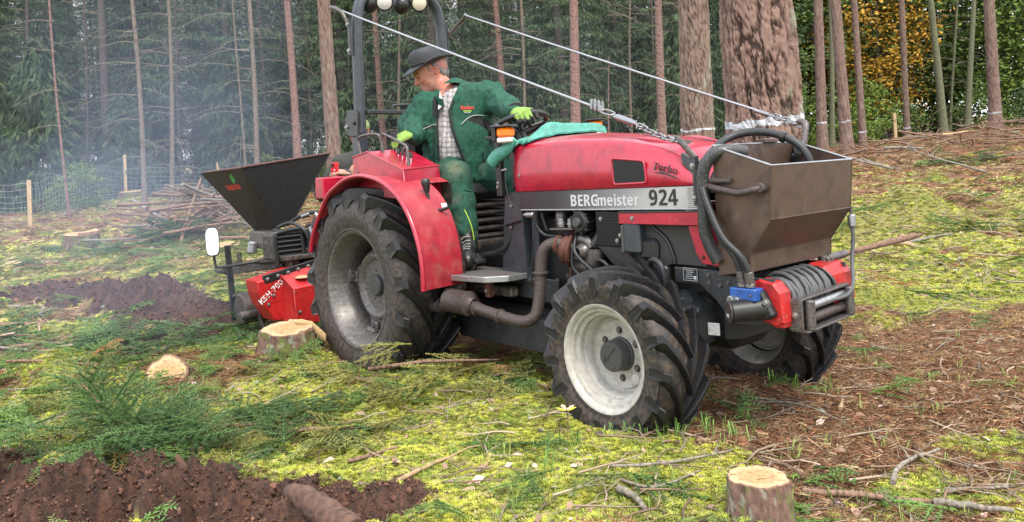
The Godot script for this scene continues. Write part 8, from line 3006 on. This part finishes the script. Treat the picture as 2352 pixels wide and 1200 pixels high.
	for q in [[wrR, elR], [wrL, elL]]:
		var d: Vector3 = (q[0] - q[1]).normalized()
		part("cuff", lathe_mesh([Vector2(0.040, 0.0), Vector2(0.054, 0.0), Vector2(0.056, 0.012), Vector2(0.054, 0.024), Vector2(0.040, 0.026)], 22, along(q[0] - d * 0.035, d)), mats.zip_black, coat)
	# trousers
	var tr_ := [[pel + U * 0.06, pel - U * 0.03, 0.165, 0.16, 0.05, F, 0.9], [hipR, knR, 0.118, 0.097, 0.05], [hipL, knL, 0.118, 0.095, 0.05], [knR, knR.lerp(anR, 0.45), 0.092, 0.078, 0.04], [knR.lerp(anR, 0.45), anR, 0.078, 0.063, 0.04], [knL, anL, 0.090, 0.064, 0.04]]
	var folds := func(p: Vector3, d: float) -> float:
		var ax := (anR - knR).normalized()
		var k := (p - knR).dot(ax)
		var a := n_mid.get_noise_3d(p.x * 3.0, p.y * 4.5, p.z * 3.0) * 0.014 + n_mid.get_noise_3d(p.x * 9.0, p.y * 7.0 + 2.0, p.z * 9.0) * 0.005
		a += 0.004 * sin(k * 70.0 + 9.0 * n_mid.get_noise_3d(p.x * 4.0, p.y * 3.0, p.z * 4.0)) * smoothstep(0.16, 0.33, k)
		return d + a
	var tcol := func(p: Vector3) -> Color:
		var g := Color(0.009, 0.072, 0.042)
		var n := n_mid.get_noise_3d(p.x * 3.0, p.y * 3.0, p.z * 3.0)
		g = g.lerp(Color(0.014, 0.098, 0.060), clampf(0.5 + n, 0.0, 1.0))
		var kn := (p - (knR + Vector3(0.05, 0.05, 0.05))).length()
		g = g.lerp(Color(0.13, 0.15, 0.09), clampf(1.0 - kn / 0.10, 0.0, 1.0) * (0.75 + n))
		g = g.lerp(Color(0.10, 0.11, 0.07), clampf(n_fine.get_noise_3d(p.x * 0.8, p.y * 0.8, p.z * 0.8) * 1.6 - 0.35, 0.0, 0.5))
		return g
	var pants := part("trousers", net_mesh([nets(tr_, 0.009, tcol, folds)]), mats.cloth_tinted, D)
	var view := Vector3(-0.764, 0, -0.645)
	var leg := []
	for i in 8:
		var t := i / 7.0
		var p := Vector3(0.468, 0.955, 0.262).lerp(Vector3(0.568, 0.775, 0.285), t)
		p += Vector3(0.645, 0, -0.764) * 0.012 * sin(t * 3.0)
		leg.append(snap(p - view * 0.3, view, tr_) - view * 0.003)
	part("piping", tube_mesh(leg, 0.0032, 5), mats.piping_lime, pants)
	var knee := []
	for i in 9:
		var t := i / 8.0 - 0.5
		var p := knR.lerp(anR, 0.24) + Vector3(0.645, 0, -0.764) * t * 0.19 + Vector3(0, 0.02 * cos(t * 3.0), 0)
		knee.append(snap(p - view * 0.3, view, tr_) - view * 0.001)
	part("knee_seam", tube_mesh(knee, 0.0030, 5), mats.jacket_green, pants)
	boot(D, anR, Vector3(0.525, 0.700, 0.268), Vector3(0.665, 0.668, 0.405))
	boot(D, anL, Vector3(0.66, 0.665, -0.11), Vector3(0.91, 0.665, -0.10), false)
	glove("glove", D, wrR + Vector3(-0.012, 0.010, 0.012), Vector3(-0.42, -0.36, 0.80), Vector3(0.25, 0.85, 0.45), 1.0, [0.75, 0.75, 0.5])
	glove("glove", D, wrL + Vector3(0.012, -0.002, 0.01), Vector3(0.72, -0.10, 0.34), Vector3(-0.05, 0.95, 0.45), -1.0, [0.95, 0.95, 0.6])


func build_bystander() -> void:
	# stands on the ground behind the planting machine; faces the camera side, phone held up
	var base := Vector3(-1.42, 0, -7.30)
	base.y = gh(base.x, base.z)
	var P := thing("person", "bystander in dark jacket and lime cap photographing with a red phone behind the fender", "person", base)
	var o := -0.10
	var hd := Vector3(0.075, 1.59 + o, 0.0)
	var mid := Vector3(0.08, 1.33 + o, -0.02)
	var pel := Vector3(0.05, 0.88 + o, -0.04)
	var wl := Vector3(0.01, 1.235 + o, 0.28)
	var wr := Vector3(-0.01, 1.165 + o, 0.30)
	var f := Vector3(-0.30, -0.28, 0.90).normalized()
	var lft := Vector3.UP.cross(f).normalized()
	var up := f.cross(lft).normalized()
	var HX := Transform3D(Basis(lft, up, f), hd)
	var inv := HX.affine_inverse()
	var head := turned(head_bones(), HX)
	head.append([mid, hd - up * 0.06 - f * 0.02, 0.062, 0.055, 0.03])
	var body := [[pel, mid - Vector3(0, 0.1, 0), 0.13, 0.15, 0.05], [mid + Vector3(-0.17, -0.03, 0), mid + Vector3(0.17, -0.03, 0), 0.055, 0.055, 0.05], [pel + Vector3(-0.09, 0, 0), Vector3(-0.06, 0.08, 0), 0.08, 0.04, 0.04], [pel + Vector3(0.09, 0, 0), Vector3(0.14, 0.08, 0.0), 0.08, 0.04, 0.04]]
	for q in [[-0.19, wl, -0.26], [0.19, wr, 0.22]]:
		var sh: Vector3 = mid + Vector3(q[0], -0.03, 0)
		var el := Vector3(q[2], 1.06 + o, 0.05)
		body.append([sh, el, 0.045, 0.038, 0.03])
		body.append([el, q[1], 0.036, 0.026, 0.03])
	var hands := hand_bones(wl, Vector3(-0.75, 0.15, 0.35), Vector3(0.2, 0.9, 0.3), 1.0, [0.5, 0.7, 0.4]) + hand_bones(wr + Vector3(0.01, 0.0, 0.0), Vector3(-0.75, 0.10, 0.3), Vector3(0.1, -0.3, 0.9), -1.0, [0.6, 0.8, 0.5])
	var sc := Color(0.50, 0.26, 0.19)
	var hc := func(p: Vector3) -> Color: return head_color(inv * p, Color(0.10, 0.06, 0.04))
	part("body", net_mesh([nets(body, 0.018, flat_color(sc)), nets(head, 0.005, hc), nets(hands, 0.005, flat_color(sc))]), mats.skin_tinted, P)
	var coat := [[pel - Vector3(0, 0.06, 0), pel + Vector3(0, 0.2, 0), 0.20, 0.20, 0.06, Vector3.BACK, 0.75], [pel + Vector3(0, 0.2, 0), mid - Vector3(0, 0.1, 0), 0.20, 0.19, 0.06, Vector3.BACK, 0.72], [mid + Vector3(-0.17, -0.03, 0), mid + Vector3(0.17, -0.03, 0), 0.085, 0.085, 0.06], [mid + Vector3(0, -0.03, 0), mid + Vector3(0, 0.05, 0), 0.095, 0.085, 0.05]]
	for q in [[-0.19, wl, -0.26], [0.19, wr, 0.22]]:
		var sh: Vector3 = mid + Vector3(q[0], -0.03, 0)
		var el := Vector3(q[2], 1.06 + o, 0.05)
		coat.append([sh, el, 0.08, 0.065, 0.05])
		coat.append([el, (q[1] as Vector3) - ((q[1] as Vector3) - el).normalized() * 0.02, 0.065, 0.045, 0.04])
	var wr_ := func(p: Vector3, d: float) -> float: return d + n_mid.get_noise_3d(p.x * 4.0, p.y * 3.0, p.z * 4.0) * 0.012
	part("jacket", net_mesh([nets(coat, 0.013, flat_color(Color(0.048, 0.052, 0.045)), wr_)]), mats.cloth_tinted, P)
	var legs := [[pel, pel - Vector3(0, 0.08, 0), 0.16, 0.16, 0.05], [pel + Vector3(-0.09, -0.05, 0), Vector3(-0.06, 0.10, 0), 0.11, 0.075, 0.04], [pel + Vector3(0.09, -0.05, 0), Vector3(0.14, 0.10, 0.0), 0.11, 0.075, 0.04]]
	part("trousers", net_mesh([nets(legs, 0.015, flat_color(Color(0.03, 0.032, 0.038)), wr_)]), mats.cloth_tinted, P)
	boot(P, Vector3(-0.06, 0.10, 0.0), Vector3(-0.06, 0.012, -0.03), Vector3(-0.10, 0.012, 0.22), false)
	boot(P, Vector3(0.14, 0.10, 0.0), Vector3(0.14, 0.012, -0.03), Vector3(0.16, 0.012, 0.22), false)
	var cap := S()
	lathe(cap, [Vector2(0.098, 0.02), Vector2(0.097, 0.05), Vector2(0.086, 0.09), Vector2(0.06, 0.118), Vector2(0.0, 0.128)], 26, HX)
	part("cap", cap, mats.cap_lime, P)
	part("cap_fold", lathe_mesh([Vector2(0.094, 0.018), Vector2(0.103, 0.022), Vector2(0.104, 0.05), Vector2(0.096, 0.056)], 26, HX), mats.cap_lime, P)
	var ph := holder("phone", P, Transform3D(Basis(Vector3.UP, -0.35) * Basis(Vector3.RIGHT, -0.12), Vector3(-0.085, 1.255 + o, 0.33)))
	part("red_case", box_mesh(Vector3.ZERO, Vector3(0.074, 0.150, 0.010), 0.004), mats.red_sleeve, ph)
	part("lens_patch", box_mesh(Vector3(-0.018, 0.052, 0.0062), Vector3(0.026, 0.030, 0.002), 0.001), mats.black_print, ph)
	part("round_mark", cyl_mesh(Vector3(0, 0.01, 0.0052), Vector3(0, 0.01, 0.0062), 0.009, 14, 0.0005), mats.silver_print, ph)
	for s: float in [-1.0, 1.0]:
		var g := []
		for i in 21:
			var a := TAU * i / 20.0
			g.append(HX * Vector3(s * 0.033 + cos(a) * 0.024, 0.008 + sin(a) * 0.017, 0.098))
		part("spectacle_rim", tube_mesh(g, 0.0022, 5, false), mats.black_print, P)
		part("spectacle_arm", tube_mesh([HX * Vector3(s * 0.057, 0.012, 0.096), HX * Vector3(s * 0.084, 0.014, 0.0)], 0.002, 5), mats.black_print, P)


# the green cloth thrown over the rear of the bonnet
func build_bonnet_cloth() -> void:
	var st := S()
	var nu := 34
	var nv := 34
	var g := []
	for i in nu + 1:
		var u := float(i) / nu
		var row := []
		for j in nv + 1:
			var v := float(j) / nv
			# v runs across the bonnet from the near edge, u from the dash forward to a slanting edge
			var z := lerpf(0.36 - 0.07 * u, -0.285, v)
			var x := lerpf(0.875, lerp_list(-z, [-0.36, 0.98, -0.28, 1.06, 0.0, 1.11, 0.29, 1.08]) + 0.012 * sin(v * 11.0), u)
			var y := hood_top(maxf(x, 0.96), minf(absf(z), 0.27)) + 0.012
			y -= maxf(0.96 - x, 0.0) * 0.25
			y += 0.048 * smoothstep(0.35, 0.85, u) * smoothstep(1.0, 0.9, u) * smoothstep(0.08, 0.3, v) + 0.012 * smoothstep(0.1, 0.4, v)
			y += n_mid.get_noise_3d(x * 2.2, z * 2.2, 0.0) * 0.014 + 0.005 * sin(u * 9.0 + v * 5.0)
			if z > 0.275:
				var over := z - 0.275
				y -= over * (2.1 - 1.5 * u + 0.5 * sin(u * 14.0))
				x -= over * 0.5
				z = 0.298 + 0.014 * sin(u * 13.0) + over * 0.2
			row.append(Vector3(x, y, z))
		g.append(row)
	for s in [0.0, 0.006]:
		for i in nu:
			for j in nv:
				var a: Vector3 = g[i][j] - Vector3(0, s, 0)
				var b: Vector3 = g[i + 1][j] - Vector3(0, s, 0)
				var c: Vector3 = g[i + 1][j + 1] - Vector3(0, s, 0)
				var d: Vector3 = g[i][j + 1] - Vector3(0, s, 0)
				if s > 0.0:
					quad(st, a, b, c, d)
				else:
					quad(st, a, d, c, b)
	var o := thing("work_cloth", "green rubbery cloth folded over the rear of the red bonnet", "cloth")
	o.transform = tractor_frame()
	part("sheet", st, mats.cloth_green, o)
	var roll := []
	for i in 11:
		var t := i / 10.0
		roll.append(Vector3(lerpf(0.83, 1.00, t), lerpf(1.205, 1.315, t) + 0.008 * sin(t * 7.0), lerpf(0.345, 0.325, t)))
	part("rolled_corner", tube_mesh(roll, [0.034, 0.036, 0.036, 0.036, 0.035, 0.034, 0.032, 0.030, 0.026, 0.02, 0.012], 12, true, 0.7), mats.cloth_green, o)


func build_smoke() -> void:
	# bluish exhaust smoke drifting over the left half of the clearing
	var fm := FogMaterial.new()
	fm.albedo = Color(0.80, 0.87, 1.0)
	fm.density = 0.05
	var k := 0
	for q in [
		[-5.5, 1.8, -14.5, 5.0, 3.4, 4.0, 0.05], [-7.0, 3.6, -16.5, 6.0, 4.5, 4.5, 0.05], [-4.0, 1.2, -10.0, 3.2, 2.2, 3.0, 0.05], [-3.2, 0.7, -7.0, 3.4, 1.5, 2.4, 0.07],
		[-2.9, 0.4, -5.5, 2.2, 0.9, 1.6, 0.08], [-8.5, 2.6, -18.0, 7.0, 5.0, 4.0, 0.04], [-5.2, 5.0, -17.5, 3.2, 3.6, 3.0, 0.06], [-6.5, 0.9, -11.0, 4.0, 1.8, 3.5, 0.06], [-1.0, 2.2, -15.5, 7.0, 4.0, 4.0, 0.022], [2.5, 2.6, -17.0, 6.0, 4.0, 3.5, 0.016]]:
		var m: FogMaterial = fm.duplicate()
		m.density = q[6] * (0.23 if q[1] > 1.5 else 0.40)
		var v := FogVolume.new()
		v.shape = RenderingServer.FOG_VOLUME_SHAPE_ELLIPSOID
		v.size = Vector3(q[3], q[4], q[5])
		v.position = Vector3(q[0], q[1], q[2])
		v.material = m
		v.name = numbered("smoke")
		tag(v, "thin bluish exhaust smoke hanging over the left of the clearing", "smoke", "", "stuff")
		add_child(v)
		k += 1
